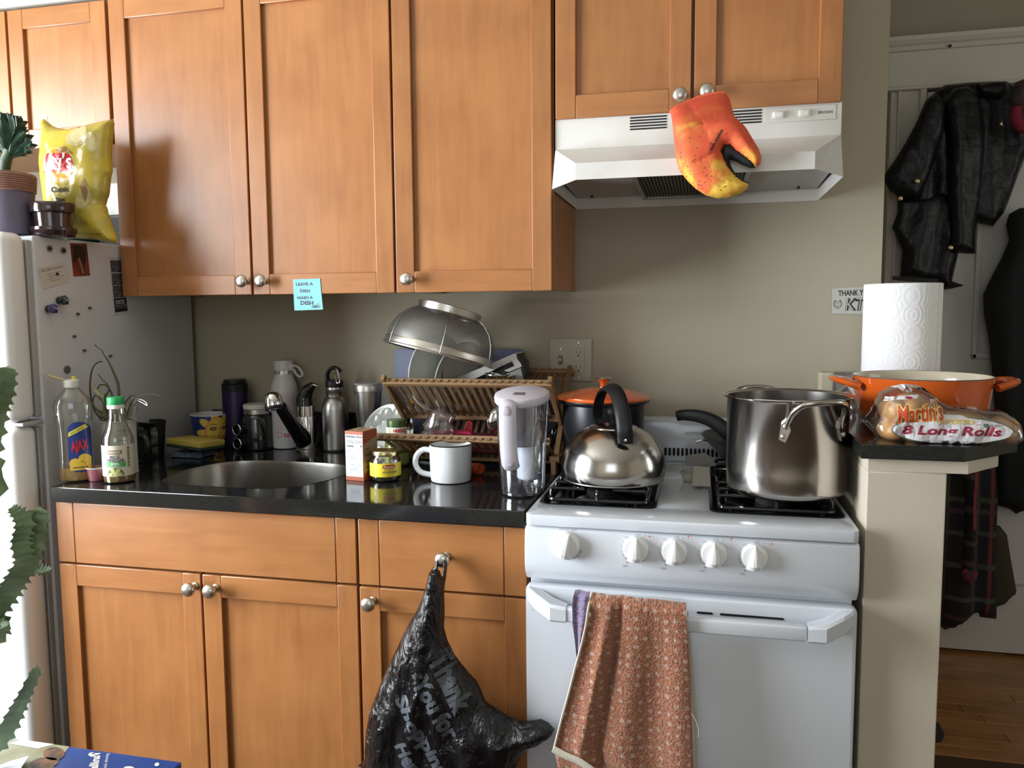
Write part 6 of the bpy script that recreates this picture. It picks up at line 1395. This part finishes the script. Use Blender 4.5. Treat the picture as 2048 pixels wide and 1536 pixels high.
# ------------------------------------------------------------------ oven mitt on the cabinet knob
def mitt():
    t = T('oven_mitt', 'orange and yellow claw-shaped oven mitt hung on the hood cabinet knob', 'oven mitt', (0.3262,-0.51,1.5287))
    m = bpy.data.materials.new('mitt_cloth'); m.use_nodes = True; nt = m.node_tree; b = nt.nodes['Principled BSDF']; b.inputs['Roughness'].default_value = .75
    tc = nt.nodes.new('ShaderNodeTexCoord'); n1 = nt.nodes.new('ShaderNodeTexNoise'); n1.inputs['Scale'].default_value = 13; n1.inputs['Detail'].default_value = 7; n1.inputs['Roughness'].default_value = .62; nt.links.new(tc.outputs['Object'], n1.inputs['Vector'])
    sp = nt.nodes.new('ShaderNodeSeparateXYZ'); nt.links.new(tc.outputs['Object'], sp.inputs[0])
    gz = nt.nodes.new('ShaderNodeMath'); gz.operation = 'MULTIPLY_ADD'; gz.inputs[1].default_value = -1.25; gz.inputs[2].default_value = .155; nt.links.new(sp.outputs[2], gz.inputs[0])
    ad = nt.nodes.new('ShaderNodeMath'); ad.operation = 'ADD'; nt.links.new(n1.outputs[0], ad.inputs[0]); nt.links.new(gz.outputs[0], ad.inputs[1])
    cr = nt.nodes.new('ShaderNodeValToRGB'); e = cr.color_ramp.elements
    e[0].position = .43; e[0].color = (.70, .085, .035, 1); e[1].position = .68; e[1].color = (.80, .48, .06, 1)
    x = e.new(.58); x.color = (.74, .16, .04, 1); x = e.new(.63); x.color = (.76, .30, .05, 1)
    nt.links.new(ad.outputs[0], cr.inputs[0]); nt.links.new(cr.outputs[0], b.inputs['Base Color'])
    Y = -.515
    ol = [(0.2639,1.7175),(0.2747,1.7284),(0.2979,1.7395),(0.3283,1.7509),(0.3587,1.7562),(0.3759,1.754),(0.3828,1.7389),(0.3864,1.7107),(0.3907,1.6869),(0.4017,1.6701),(0.4126,1.6556),(0.4243,1.6356),(0.4352,1.6169),(0.4411,1.6005),(0.4395,1.5874),(0.4313,1.5811),(0.4199,1.5902),(0.4029,1.6044),(0.3876,1.6166),(0.38,1.6246),(0.3706,1.6232),(0.3669,1.6139),(0.3728,1.6002),(0.3807,1.5845),(0.3903,1.5706),(0.4037,1.5585),(0.4179,1.5503),(0.4153,1.5408),(0.4023,1.5317),(0.3817,1.5249),(0.3598,1.5248),(0.3377,1.5314),(0.3183,1.5448),(0.3017,1.5611),(0.287,1.5802),(0.2789,1.6049),(0.2754,1.6361),(0.2707,1.677)]
    def wf(x, z, tt): 
        u = (x*1.0+z*.5); return -.0035*max(0, 1-abs(math.sin(u*46))*9)*tt-.0035*max(0, 1-abs(math.sin((x*.5-z)*46))*9)*tt+.003*noise.noise(Vector((x*20, 0, z*20)))*tt
    o, bvh = puff('mitt_shell', ol, Y, .024, .020, .028, .005, m, t, wfun=wf, yfun=lambda x, z: max(0, min(1, (z-1.665)/.085))*.115)
    bl = mat('mitt_lining', (.012, .014, .016), .85)
    puff('jaw_lining', [(0.3641,1.6249),(0.3782,1.6337),(0.3916,1.6235),(0.4087,1.6111),(0.423,1.5989),(0.4316,1.587),(0.4299,1.5814),(0.4205,1.5818),(0.4063,1.5883),(0.392,1.5966),(0.3816,1.5991),(0.3846,1.5874),(0.3924,1.5736),(0.4059,1.5614),(0.4182,1.5532),(0.4117,1.5487),(0.3947,1.5542),(0.3783,1.5684),(0.3695,1.5852),(0.3634,1.6077)], -.508, .018, .010, .014, .005, bl, t)
    tube('cuff_piping', [(0.2639,-0.425,1.7175),(0.2747,-0.415,1.7284),(0.2979,-0.405,1.7395),(0.3283,-0.4,1.7509),(0.3586,-0.398,1.7554),(0.3758,-0.398,1.7533)], .0042, mat('piping_red', (.70, .12, .05), .8), t, 8, sm=3)
    D = drape(bvh, (0.3535,-0.515,1.628), (1, 0, 0), (0, 0, 1), (0, 1, 0), .0006); k = 1/1000.; rnd = random.Random(4); dots = []
    for q in range(46):
        u = rnd.uniform(-70, 30); v = rnd.uniform(-95, 20)
        if inside((D(0, 0).x+u*k, D(0, 0).z+v*k), ol): dots.append(ellipse(u*k, v*k, .0011, .0011, 6))
    o2 = poly_decal('printed_dots', dots, D, mat('dot_brown', (.12, .03, .02), .8), t); o2['kind'] = 'stuff'
    poly_decal('printed_crack', strip([(12*k, 22*k), (5*k, 10*k), (-2*k, -2*k), (-8*k, -14*k)], .004), D, mat('dot_brown', (.12, .03, .02), .8), t)
    tube('hanging_loop', [Vector((0.3435,-0.395,1.7542)), (.331, -.37, 1.763), (.337, -.352, 1.7665), (.343, -.37, 1.763), Vector((0.3536,-0.395,1.7545))], .0018, mat('piping_red', (.70, .12, .05), .8), t, 6, sm=4)
mitt()
# ------------------------------------------------------------------ trash bag on the drawer knob
def trash():
    t = T('trash_bag', 'black plastic thank-you shopping bag hung from the drawer knob for trash', 'bag', (-0.1847,-0.69,0.3962))
    fm = mat('bag_black_film', (.006, .006, .007), .17, coat=0, spec=.45, bump=1.0, bscale=16, stretch=(2.2, 2.2, 1))
    for n_ in fm.node_tree.nodes:
        if n_.type == 'BUMP': n_.inputs['Distance'].default_value = .012
        if n_.type == 'TEX_NOISE': n_.inputs['Detail'].default_value = 6; n_.inputs['Distortion'].default_value = 1.2
    ol = [(-0.1862,0.792),(-0.1755,0.805),(-0.1631,0.7997),(-0.1581,0.7858),(-0.1544,0.7554),(-0.1539,0.7195),(-0.1555,0.6833),(-0.1486,0.6581),(-0.1364,0.6333),(-0.12,0.612),(-0.1026,0.593),(-0.0893,0.5799),(-0.0813,0.5641),(-0.0722,0.5413),(-0.0589,0.5334),(-0.0426,0.5258),(-0.0264,0.5163),(-0.0061,0.5093),(0.0141,0.5105),(0.0392,0.5175),(0.0541,0.512),(0.066,0.4991),(0.058,0.4828),(0.039,0.4661),(0.0158,0.455),(0.0015,0.4408),(-0.0108,0.4205),(-0.0171,0.3967),(-0.0256,0.3535),(-0.0448,0.2873),(-0.0911,0.2504),(-0.1767,0.2331),(-0.2641,0.233),(-0.3167,0.2695),(-0.3266,0.3232),(-0.3299,0.3667),(-0.3477,0.371),(-0.3316,0.3884),(-0.3307,0.4212),(-0.3265,0.4543),(-0.3178,0.4932),(-0.3048,0.5269),(-0.2885,0.566),(-0.2713,0.6017),(-0.2554,0.6327),(-0.2418,0.6633),(-0.2285,0.6875),(-0.213,0.7137),(-0.2009,0.7395),(-0.1919,0.768)]
    def wf(x, z, tt):
        d = (.72-z); a = math.atan2(x+.172, .81-z)
        return tt*(.006*math.sin(a*38)*min(1, d*3+.3)+.010*noise.fractal(Vector((x*14, 2, z*9)), 1, 2, 4)+.004*noise.noise(Vector((x*60, 2, z*34))))
    o, bvh = puff('film', ol, -.705, .050, .030, .085, .0075, fm, t, wfun=wf)
    tube('strap_loop', [Vector((-0.1764,-0.69,0.7537)), Vector((-.181, -.668, .800)), Vector((-.172, -.662, .8175)), Vector((-.163, -.668, .800)), Vector((-0.1638,-0.69,0.7547))], [.008, .006, .005, .006, .008], fm, t, 10, flat=(1, .5), sm=5)
    O = (-0.1547,-0.74,0.5519); D = drape(bvh, O, (1, 0, 0), (0, 0, 1), (0, 1, 0), .0012); k = 1/1040.
    gm = mat('bag_print_grey', (.075, .085, .10), .35)
    I = [tx('Thank', 44*k, 125*k, bold=.05, rot=-1.08, at=(24*k, 40*k)), tx('You for', 40*k, 140*k, bold=.05, rot=-1.02, at=(-4*k, -10*k)), tx('Shopping', 40*k, 180*k, bold=.05, rot=-1.0, at=(-38*k, -75*k)), tx('Here', 38*k, 80*k, bold=.05, rot=-1.0, at=(-62*k, -130*k))]
    text('lettering', I, D, gm, t, .007)
trash()
# ------------------------------------------------------------------ towel on the oven handle
def towel():
    t = T('dish_towel', 'orange terry dish towel with lilac corner hung over the oven handle', 'towel', (.22, -.74, .45))
    def terry(name, c1, c2):
        m = bpy.data.materials.new(name); m.use_nodes = True; nt = m.node_tree; b = nt.nodes['Principled BSDF']; b.inputs['Roughness'].default_value = .95; b.inputs['Sheen Weight'].default_value = .3
        tc = nt.nodes.new('ShaderNodeTexCoord'); n1 = nt.nodes.new('ShaderNodeTexNoise'); n1.inputs['Scale'].default_value = 260; n1.inputs['Detail'].default_value = 3; nt.links.new(tc.outputs['UV'], n1.inputs['Vector'])
        vo = nt.nodes.new('ShaderNodeTexVoronoi'); vo.inputs['Scale'].default_value = 58; vo.inputs['Randomness'].default_value = .25; nt.links.new(tc.outputs['UV'], vo.inputs['Vector'])
        r1 = nt.nodes.new('ShaderNodeValToRGB'); r1.color_ramp.elements[0].position = .16; r1.color_ramp.elements[1].position = .30; r1.color_ramp.elements[0].color = (1, 1, 1, 1); r1.color_ramp.elements[1].color = (0, 0, 0, 1); nt.links.new(vo.outputs['Distance'], r1.inputs[0])
        r2 = nt.nodes.new('ShaderNodeValToRGB'); r2.color_ramp.elements[0].position = .40; r2.color_ramp.elements[1].position = .60; r2.color_ramp.elements[0].color = (*[x*.55 for x in c1], 1); r2.color_ramp.elements[1].color = (*c1, 1); nt.links.new(n1.outputs[0], r2.inputs[0])
        mx = nt.nodes.new('ShaderNodeMixRGB'); nt.links.new(r2.outputs[0], mx.inputs[1]); mx.inputs[2].default_value = (*c2, 1)
        mu = nt.nodes.new('ShaderNodeMath'); mu.operation = 'MULTIPLY'; mu.inputs[1].default_value = .75; nt.links.new(r1.outputs[0], mu.inputs[0]); nt.links.new(mu.outputs[0], mx.inputs[0]); nt.links.new(mx.outputs[0], b.inputs['Base Color'])
        bp = nt.nodes.new('ShaderNodeBump'); bp.inputs['Strength'].default_value = 1.0; bp.inputs['Distance'].default_value = .004; nt.links.new(n1.outputs[0], bp.inputs['Height']); nt.links.new(bp.outputs[0], b.inputs['Normal'])
        return m
    om = terry('terry_orange', (.41, .160, .082), (.50, .37, .30)); lm = terry('terry_lilac', (.26, .21, .36), (.32, .18, .20)); hm = mat('hem_cream', (.62, .57, .47), .8, bump=.3, bscale=300)
    def cloth(name, L, Rr, m, yf, folds, nx=70, nz=70, th=.004, rnd_=0):
        """L,Rr: left and right edge polylines (x,z) from top to bottom; yf(s,t) front depth"""
        def samp(P, t_):
            ln = [0]
            for a, b in zip(P, P[1:]): ln.append(ln[-1]+math.dist(a, b))
            d = t_*ln[-1]
            for k in range(len(P)-1):
                if d <= ln[k+1]+1e-9:
                    q = (d-ln[k])/max(1e-9, ln[k+1]-ln[k]); return (P[k][0]+(P[k+1][0]-P[k][0])*q, P[k][1]+(P[k+1][1]-P[k][1])*q)
            return P[-1]
        bm = bmesh.new(); uvl = []; G = []; Bk = []
        for j in range(nz+1):
            t_ = j/nz; a = samp(L, t_); b = samp(Rr, t_); r1 = []; r2 = []
            for i in range(nx+1):
                s = i/nx; x = a[0]+(b[0]-a[0])*s; z = a[1]+(b[1]-a[1])*s; y = yf(s, t_)
                n_ = .0012*noise.noise(Vector((x*90, 3, z*90)))
                r1.append(bm.verts.new((x, y+n_, z))); r2.append(bm.verts.new((x, y+th, z)))
            G.append(r1); Bk.append(r2)
        for j in range(nz):
            for i in range(nx):
                bm.faces.new((G[j][i], G[j][i+1], G[j+1][i+1], G[j+1][i])); bm.faces.new((Bk[j][i], Bk[j+1][i], Bk[j+1][i+1], Bk[j][i+1]))
            bm.faces.new((G[j][0], G[j+1][0], Bk[j+1][0], Bk[j][0])); bm.faces.new((G[j][nx], Bk[j][nx], Bk[j+1][nx], G[j+1][nx]))
        for i in range(nx): bm.faces.new((G[0][i], Bk[0][i], Bk[0][i+1], G[0][i+1])); bm.faces.new((G[nz][i], G[nz][i+1], Bk[nz][i+1], Bk[nz][i]))
        o = mkb(name, bm, m, t, ang=80)
        uv = o.data.uv_layers.new(name='uv')
        for lp in o.data.loops:
            c = o.data.vertices[lp.vertex_index].co; uv.data[lp.index].uv = (c.x*1.0+c.z*.04, c.z)
        return o
    top = SY-.064
    def over(t_):   # curl over the bar at the top
        return .020*(1-min(1, t_/.035))**2
    def yf(s, t_):
        f = .010*math.sin((s-.18)*15)*min(1, t_*2+.15)*(1 if s > .2 else .6); rdg = -.014*math.exp(-((s-.21)/.07)**2)*min(1, t_*3+.25)+.012*math.exp(-((s-.335)/.022)**2)*min(1, t_*3+.3)
        return top-.006+over(t_)+f*.6+rdg-.012*t_
    Lf = [(0.1399,0.7816),(0.1362,0.7586),(0.1325,0.7298),(0.1232,0.6907),(0.112,0.6464),(0.0988,0.5917),(0.0854,0.5413),(0.0681,0.4751),(0.0642,0.4597)]
    Lf2 = Lf+[(0.091,0.4492),(0.1119,0.4262)]
    Rf = [(0.3122,0.7747),(0.3144,0.7361),(0.3196,0.6715),(0.323,0.6063),(0.3265,0.5407),(0.332,0.4557)]
    Lmain = [(0.1399,0.7816),(0.1362,0.7586),(0.1325,0.7298),(0.1242,0.6908),(0.113,0.6465),(0.0997,0.5918),(0.0864,0.5414),(0.0719,0.4805),(0.1024,0.3651)]
    Rmain = [(0.3122,0.7747),(0.3144,0.7361),(0.3196,0.6715),(0.323,0.6063),(0.3265,0.5407),(0.3328,0.3982)]
    cloth('front_fall', Lmain, Rmain, om, yf, None)
    tube('hem', [(x, yf(0, i/8)-.002, z) for i, (x, z) in enumerate(Lmain[:8])], .0036, hm, t, 8, flat=(1, .7), sm=3)
    q = [(0.067,-0.76,0.4687),(0.0728,-0.76,0.491),(0.0973,-0.76,0.4804),(0.1236,-0.76,0.472),(0.1516,-0.76,0.4552)]
    tube('hem', [q[1], q[2], q[3], q[4]], .006, hm, t, 8, flat=(1.2, .5), sm=3)
    Ll = [(0.1076,0.7821),(0.1048,0.7589),(0.1057,0.7255),(0.1103,0.6874),(0.1131,0.6587),(0.1131,0.6297)]; Rl = [(0.1364,0.7814),(0.1337,0.7565),(0.13,0.7276),(0.1225,0.6885),(0.1169,0.6543),(0.1131,0.6277)]
    cloth('lilac_corner', Ll, Rl, lm, lambda s, t_: top-.002+over(t_)+.004*math.sin(s*6), None, 30, 40)
    Lb = [(0.3138,0.7607),(0.3186,0.6624),(0.3238,0.5965),(0.3292,0.5301),(0.3344,0.405)]; Rb = [(0.3156,0.7609),(0.3236,0.6818),(0.3318,0.5974),(0.3359,0.5597),(0.338,0.4055)]
    cloth('back_fall', Lb, Rb, hm, lambda s, t_: top+.012, None, 8, 40)
    tube('loose_thread', [(0.3233,-0.745,0.5828),(0.3305,-0.745,0.5714),(0.336,-0.745,0.556),(0.3371,-0.745,0.5372)], .0007, hm, t, 5, sm=4)
towel()
# ------------------------------------------------------------------ coats on the door
def jacket():
    t = T('leather_jacket', 'black leather jacket with brass snaps hanging on the door', 'jacket', (1.1348,1,1.3889))
    lm = mat('black_leather', (.008, .008, .009), .40, spec=.35, bump=.9, bscale=14)
    for n_ in lm.node_tree.nodes:
        if n_.type == 'BUMP': n_.inputs['Distance'].default_value = .012
    Y = 1.02
    def wf(f, a): return lambda x, z, tt: tt*(a*math.sin((x*1.0+z*f)*60)*.5+a*.9*noise.fractal(Vector((x*7, 1, z*5)), 1, 2, 3))
    puff('jacket_body', [(1.1341,2.0734),(1.1625,2.0921),(1.2424,2.095),(1.3216,2.0928),(1.3561,2.092),(1.3946,2.0657),(1.4346,2.0056),(1.4417,1.8524),(1.4245,1.8192),(1.4081,1.7685),(1.3864,1.6918),(1.3697,1.6403),(1.3367,1.5943),(1.2978,1.6043),(1.278,1.6172),(1.1969,1.6199),(1.1332,1.5687),(1.0854,1.5163),(1.0541,1.553),(1.0309,1.6433),(1.0382,1.7232),(1.0614,1.8196),(1.0874,1.9236),(1.1101,2.0179)], Y, .032, .03, .05, .013, lm, t, wfun=wf(.1, .014))
    o, b1 = puff('sleeve', [(1.1421,2.0209),(1.1737,2.0645),(1.2207,2.0714),(1.258,2.0386),(1.2811,1.936),(1.2822,1.8343),(1.2771,1.7322),(1.2703,1.6294),(1.2668,1.5604),(1.2696,1.4943),(1.1796,1.5017),(1.1821,1.5628),(1.1755,1.65),(1.1667,1.7542),(1.162,1.8748)], .97, .030, .025, .035, .011, lm, t, wfun=wf(.05, .012))
    o, b2 = puff('sleeve', [(1.1159,2.0541),(1.1522,2.0178),(1.1494,1.9247),(1.1245,1.8234),(1.1029,1.7555),(1.0839,1.7008),(1.0585,1.6844),(1.0156,1.6966),(0.9785,1.726),(0.9591,1.7653),(0.9666,1.7877),(0.9948,1.8298),(1.0286,1.8886),(1.0632,1.9639),(1.088,2.0305)], .96, .030, .025, .035, .011, lm, t, wfun=wf(.5, .012))
    puff('lining_skirt', [(1.0194,1.7035),(1.0742,1.6961),(1.1715,1.715),(1.2312,1.6341),(1.2248,1.5115),(1.2142,1.4499),(1.2064,1.4021),(1.246,1.3855),(1.209,1.3754),(1.1765,1.3705),(1.154,1.4029),(1.0928,1.4075),(1.0342,1.4156),(1.0391,1.516),(1.0209,1.5612),(1.0013,1.5975),(1.0195,1.6503)], 1.0, .026, .022, .035, .012, lm, t, wfun=wf(-.15, .016))
    plate('hem_band', [(1.0013,1.422),(1.1494,1.4106),(1.1516,1.3947),(1.0034,1.4077)], [], .962, .972, lm, t, .002, axis='y')
    puff('collar', [(1.2383,2.0682),(1.2997,2.0755),(1.3366,2.0729),(1.347,2.044),(1.3178,2.0128),(1.2553,2.0303)], .95, .02, .02, .03, .012, lm, t)
    br = mat('brass_snap', (.55, .45, .28), .3, 1)
    for i, P in enumerate([(1.058,0.9,1.7465),(1.1725,0.9,1.5142),(1.0057,0.9,1.689),(1.3158,0.9,1.9252)]):
        lathe('snap', [(.0085, 0), (.0085, .003), (.006, .005), (0, .0055)], (0, 0), br, t, 18, M=Matrix.Translation(Vector(P)+Vector((0, .012, 0))) @ Matrix.Rotation(R(90), 4, 'X'))
jacket()
def coats():
    bm_ = mat('black_wool', (.006, .006, .007), .85)
    def wf(a, f=1): return lambda x, z, tt: tt*(a*math.sin(x*70*f+math.sin(z*4))+a*noise.fractal(Vector((x*6, 2, z*3)), 1, 2, 3))
    o, _ = puff('long_coat', [(1.4593,1.652),(1.4127,1.652),(1.3791,1.6325),(1.3713,1.5947),(1.3831,1.5423),(1.3636,1.4819),(1.3361,1.4211),(1.3087,1.351),(1.3149,1.2801),(1.3347,1.191),(1.3489,1.0838),(1.36,0.976),(1.3727,0.8313),(1.3758,0.6852),(1.383,0.5935),(1.429,0.581),(1.4491,0.5636),(1.4774,0.5798),(1.5411,0.583),(1.5294,1.156),(1.5069,1.6246)], 1.0, .06, .05, .06, .018, bm_, None, wfun=wf(.010))
    tag(o, 'long black coat hanging at the right of the leather jacket', 'coat')
    t = T('knit_hat', 'dark red and grey knitted hat hung above the coats', 'hat', (1.3957,0.98,1.8726))
    puff('crown', [(1.3446,2.0556),(1.3711,2.0651),(1.4122,2.0427),(1.4242,1.9448),(1.4165,1.8556),(1.3824,1.882),(1.351,1.9133),(1.337,1.9584),(1.3374,2.0155)], .90, .05, .03, .05, .012, mat('knit_dark', (.10, .03, .03), .9, c2=(.12, .11, .11), vscale=18, bump=.8, bscale=160), t)
    tube('brim', [(1.3394,0.86,1.965),(1.3394,0.86,1.9327),(1.3525,0.86,1.9045),(1.3752,0.86,1.8935)], .018, mat('knit_red', (.22, .015, .03), .9, bump=.8, bscale=160), t, 10, sm=4)
    pm = bpy.data.materials.new('plaid_flannel'); pm.use_nodes = True; nt = pm.node_tree; b = nt.nodes['Principled BSDF']; b.inputs['Roughness'].default_value = .9
    tc = nt.nodes.new('ShaderNodeTexCoord'); prev = None
    col = (.010, .009, .011, 1)
    for ax, sc_, ph, c, w in (('X', 2.1, 0.4, (.12, .02, .02, 1), .985), ('X', 3.3, 2.0, (.04, .04, .022, 1), .95), ('Z', 1.6, 1.0, (.06, .025, .03, 1), .98), ('Z', 2.6, 2.2, (.05, .05, .035, 1), .95)):
        wv = nt.nodes.new('ShaderNodeTexWave'); wv.bands_direction = ax; wv.inputs['Scale'].default_value = sc_; wv.inputs['Phase Offset'].default_value = ph; wv.inputs['Distortion'].default_value = .4; nt.links.new(tc.outputs['Object'], wv.inputs[0])
        gt = nt.nodes.new('ShaderNodeMath'); gt.operation = 'GREATER_THAN'; gt.inputs[1].default_value = w; nt.links.new(wv.outputs['Fac'], gt.inputs[0])
        mx = nt.nodes.new('ShaderNodeMixRGB'); mx.inputs[2].default_value = c; nt.links.new(gt.outputs[0], mx.inputs[0])
        if prev: nt.links.new(prev.outputs[0], mx.inputs[1])
        else: mx.inputs[1].default_value = col
        prev = mx
    nt.links.new(prev.outputs[0], b.inputs['Base Color'])
    t = T('plaid_shirt', 'dark plaid flannel shirt with red stripe hanging under the bar', 'shirt', (1.2938,0.98,0.1349))
    puff('shirt_body', [(1.1684,0.7916),(1.3644,0.7981),(1.382,0.6166),(1.3818,0.4694),(1.3899,0.3214),(1.3962,0.1758),(1.3417,0.1788),(1.3326,0.2007),(1.3086,0.1798),(1.2684,0.1423),(1.2273,0.1197),(1.2064,0.137),(1.1857,0.4201)], .98, .05, .04, .05, .016, pm, t, wfun=wf(.012))
    puff('sleeve', [(1.2434,0.7506),(1.2958,0.7615),(1.3078,0.6272),(1.3059,0.5185),(1.3056,0.409),(1.3095,0.3543),(1.2683,0.333),(1.2538,0.3688),(1.2591,0.4793),(1.2565,0.6248)], .92, .03, .02, .03, .013, pm, t, wfun=wf(.006))
    rs = mat('stripe_red', (.24, .035, .04), .9)
    puff('sleeve_cuff', [(1.2479,0.3713),(1.2636,0.3833),(1.3026,0.375),(1.3006,0.3457),(1.2758,0.322),(1.2541,0.3387)], .90, .018, .015, .02, .008, mat('cuff_red', (.26, .03, .05), .9, c2=(.06, .02, .05), vscale=30), t)
    tube('red_stripe', [(1.2773,0.888,0.7438),(1.2805,0.888,0.7048),(1.2787,0.888,0.6334),(1.2815,0.888,0.5259)], .0055, rs, t, 6, flat=(.3, 1), up=(0, -1, 0), sm=3)
    o, _ = puff('tote_bag', [(1.371,0.5175),(1.4129,0.5066),(1.4374,0.4743),(1.4546,0.3813),(1.4779,0.2658),(1.4735,0.2541),(1.4389,0.2133),(1.4162,0.2001),(1.3846,0.1975)], 1.04, .03, .03, .03, .013, mat('bag_brown', (.045, .028, .018), .8), None, wfun=wf(.004))
    tag(o, 'brown cloth bag hanging behind the plaid shirt', 'bag')
    o, _ = puff('duffel_bag', [(1.0233,-0.385),(1.0109,0.0393),(1.0387,0.049),(1.0617,0.0355),(1.083,-0.0086),(1.1005,-0.0628),(1.1218,-0.1409),(1.1364,-0.3673)], .42, .07, .06, .06, .02, mat('duffel_black', (.008, .008, .010), .8), None, wfun=wf(.006))
    tag(o, 'black soft bag on the wooden floor behind the half wall', 'bag')
    nl = sphere('nail', (1.1814,1.05,2.2333), .006, mdark, None, 10); tag(nl, 'dark nail head on top of the door casing', 'nail')
coats()
# ------------------------------------------------------------------ foreground plant, table and box
def front():
    tb = T('side_table', 'low wooden table below the picture edge carrying cactus and carton', 'table', (-.80, -1.44, 0))
    wd_ = wood('table_wood', (.30, .17, .08), (.22, .12, .05), 'x', .5)
    box('tabletop', (-1.28, -1.72, .545), (-.33, -1.20, .570), wd_, tb, .003)
    for x in (-1.25, -.36):
        for y in (-1.69, -1.23): box('leg', (x-.02, y-.02, 0), (x+.02, y+.02, .545), wd_, tb, .003)
    t = T('cactus_plant', 'tall spiny-edged green cactus with arching branches in the left foreground', 'cactus', (-1.0, -1.42, .5705))
    lathe('pot', zz([(.06, 0), (.085, .13), (.092, .132), (.092, .16), (.084, .16), (.08, .125), (0, .12)], .5705), (-1.0, -1.42), mat('terracotta_pot', (.42, .18, .09), .7), t, 40)
    cg = mat('euphorbia_green', (.22, .30, .16), .5, c2=(.11, .17, .08), vscale=24, bump=.3, bscale=90); sg = mat('spine_brown', (.10, .05, .03), .7)
    def branch(pts, w, name='branch', teeth=1.0, seed=0):
        P = smooth_path(pts, 8); n = len(P); bm = bmesh.new(); rings = []; rnd = random.Random(seed)
        for i, p in enumerate(P):
            tg = (P[min(i+1, n-1)]-P[max(i-1, 0)]).normalized(); sd = tg.cross(Vector((0, 1, 0))).normalized(); fw_ = Vector((0, 1, 0))
            u = i/(n-1); ww = w[0]+(w[1]-w[0])*u if len(w) == 2 else (w[0]+(w[1]-w[0])*u*2 if u < .5 else w[1]+(w[2]-w[1])*(u*2-1))
            tt = 1+(.42*teeth if i % 3 == 0 else 0)
            ring = []
            for k in range(3):
                a = R(90+120*k+15+i*.6); d1 = sd*math.sin(a)+fw_*-math.cos(a)*.9
                ring.append(p+d1*ww*tt); a2 = a+R(60); ring.append(p+(sd*math.sin(a2)+fw_*-math.cos(a2)*.9)*ww*.34)
            rings.append([bm.verts.new(q) for q in ring])
        for i in range(n-1):
            for k in range(6): bm.faces.new((rings[i][k], rings[i][(k+1) % 6], rings[i+1][(k+1) % 6], rings[i+1][k]))
        bm.faces.new(rings[0]); bm.faces.new(rings[-1][::-1]); return mkb(name, bm, cg, t, ang=25)
    Y = -1.33
    base = [(-1.0, -1.42, .70)]
    branch(base+[(-.98, -1.38, .85), (-.86, -1.35, 1.00)]+[(-0.5926,-1.33,1.0614),(-0.5628,-1.33,1.1348),(-0.5429,-1.33,1.187),(-0.527,-1.33,1.2129),(-0.5186,-1.33,1.2415)], (.016, .018, .010), seed=1)
    branch([(-.99, -1.42, .70), (-.93, -1.38, .76)]+[(-0.6089,-1.33,0.8711),(-0.5727,-1.33,0.9186),(-0.5448,-1.33,0.9511),(-0.5241,-1.33,0.9759),(-0.5034,-1.33,1.0037),(-0.4919,-1.33,1.0338),(-0.4853,-1.33,1.0615)], (.018, .0165, .012), seed=2)
    branch([(-0.4976,-1.35,1.0004),(-0.5002,-1.35,1.026),(-0.4924,-1.35,1.0489),(-0.5034,-1.35,1.063),(-0.5076,-1.35,1.0666)], (.013, .012, .004), seed=3, teeth=1.2)
    branch([(-0.5287,-1.31,0.9791),(-0.5173,-1.31,0.9731),(-0.5048,-1.31,0.9727),(-0.4922,-1.31,0.9749)], (.012, .008, .003), seed=4, teeth=1.3)
    branch([(-1.01, -1.42, .70), (-.97, -1.38, .70)]+[(-0.6783,-1.32,0.6815),(-0.6258,-1.32,0.7027),(-0.5812,-1.32,0.7438),(-0.5539,-1.32,0.782),(-0.534,-1.32,0.8119),(-0.5141,-1.32,0.8448)], (.017, .0155, .006), seed=5)
    branch([(-.95, -1.39, .74)]+[(-0.5803,-1.34,0.8914),(-0.5559,-1.34,0.899),(-0.5429,-1.34,0.9048),(-0.5333,-1.34,0.9076)], (.014, .010, .005), seed=6)
    # carton lying on the table front
    bl = mat('carton_blue', (.012, .055, .26), .35, coat=.3)
    t = T('food_carton', 'blue food carton with leaf pictures lying at the bottom left edge', 'box', (-.45, -1.36, .5705))
    C4 = [(-0.6419,-1.235,0.6571),(-0.3661,-1.235,0.6847)]
    zt = C4[1][2]; x0, x1 = C4[0][0], C4[1][0]
    M = Matrix.Identity(4)
    box('carton', (x0-.01, -1.45, .5705), (x1, -1.236, zt), bl, t, .0015)
    mp = planemap((x0, -1.236, zt+.0004), (1, 0, 0), (0, -1, 0)); mp2 = planemap((x0, -1.236, zt+.0008), (1, 0, 0), (0, -1, 0))
    poly_decal('picture_field', [[(-.006, .001), (.092, .001), (.118, .07), (.118, .18), (-.006, .18)]], mp, mat('carton_olive', (.24, .22, .09), .4, c2=(.36, .34, .22), vscale=20), t)
    poly_decal('picture_food', [ellipse(.085, .022, .022, .012, 16, .5), ellipse(.09, .045, .020, .014, 16)], mp2, mat('carton_food', (.24, .09, .03), .5, c2=(.03, .025, .015), vscale=60), t)
    poly_decal('white_field', [[(.006, .001), (.066, .001), (.052, .016), (.0, .014)]], mp2, paper_w, t)
    text('lettering', [tx('Vanilla', .012, .045, rot=.95, at=(.155, .024), bold=.03), tx('granola clusters', .006, .05, rot=.95, at=(.175, .026))], mp2, paper_w, t)
    poly_decal('leaf_marks', [ellipse(.139, .012, .006, .004, 8, .6), ellipse(.215, .030, .008, .004, 8), ellipse(.247, .014, .005, .003, 10, .8)], mp2, paper_w, t)
    o, mpp = sheet('envelope', 'white and pale blue paper leaning by the carton at bottom left', 'paper', [Vector(p) for p in ((-0.6412,-1.3,0.6745), (-0.5775,-1.28,0.6917), (-0.4846,-1.4,0.7347), (-0.5007,-1.44,0.7383))], mat('paper_blue_white', (.72, .78, .84), .6), nrm=(0, -.3, 1))
front()
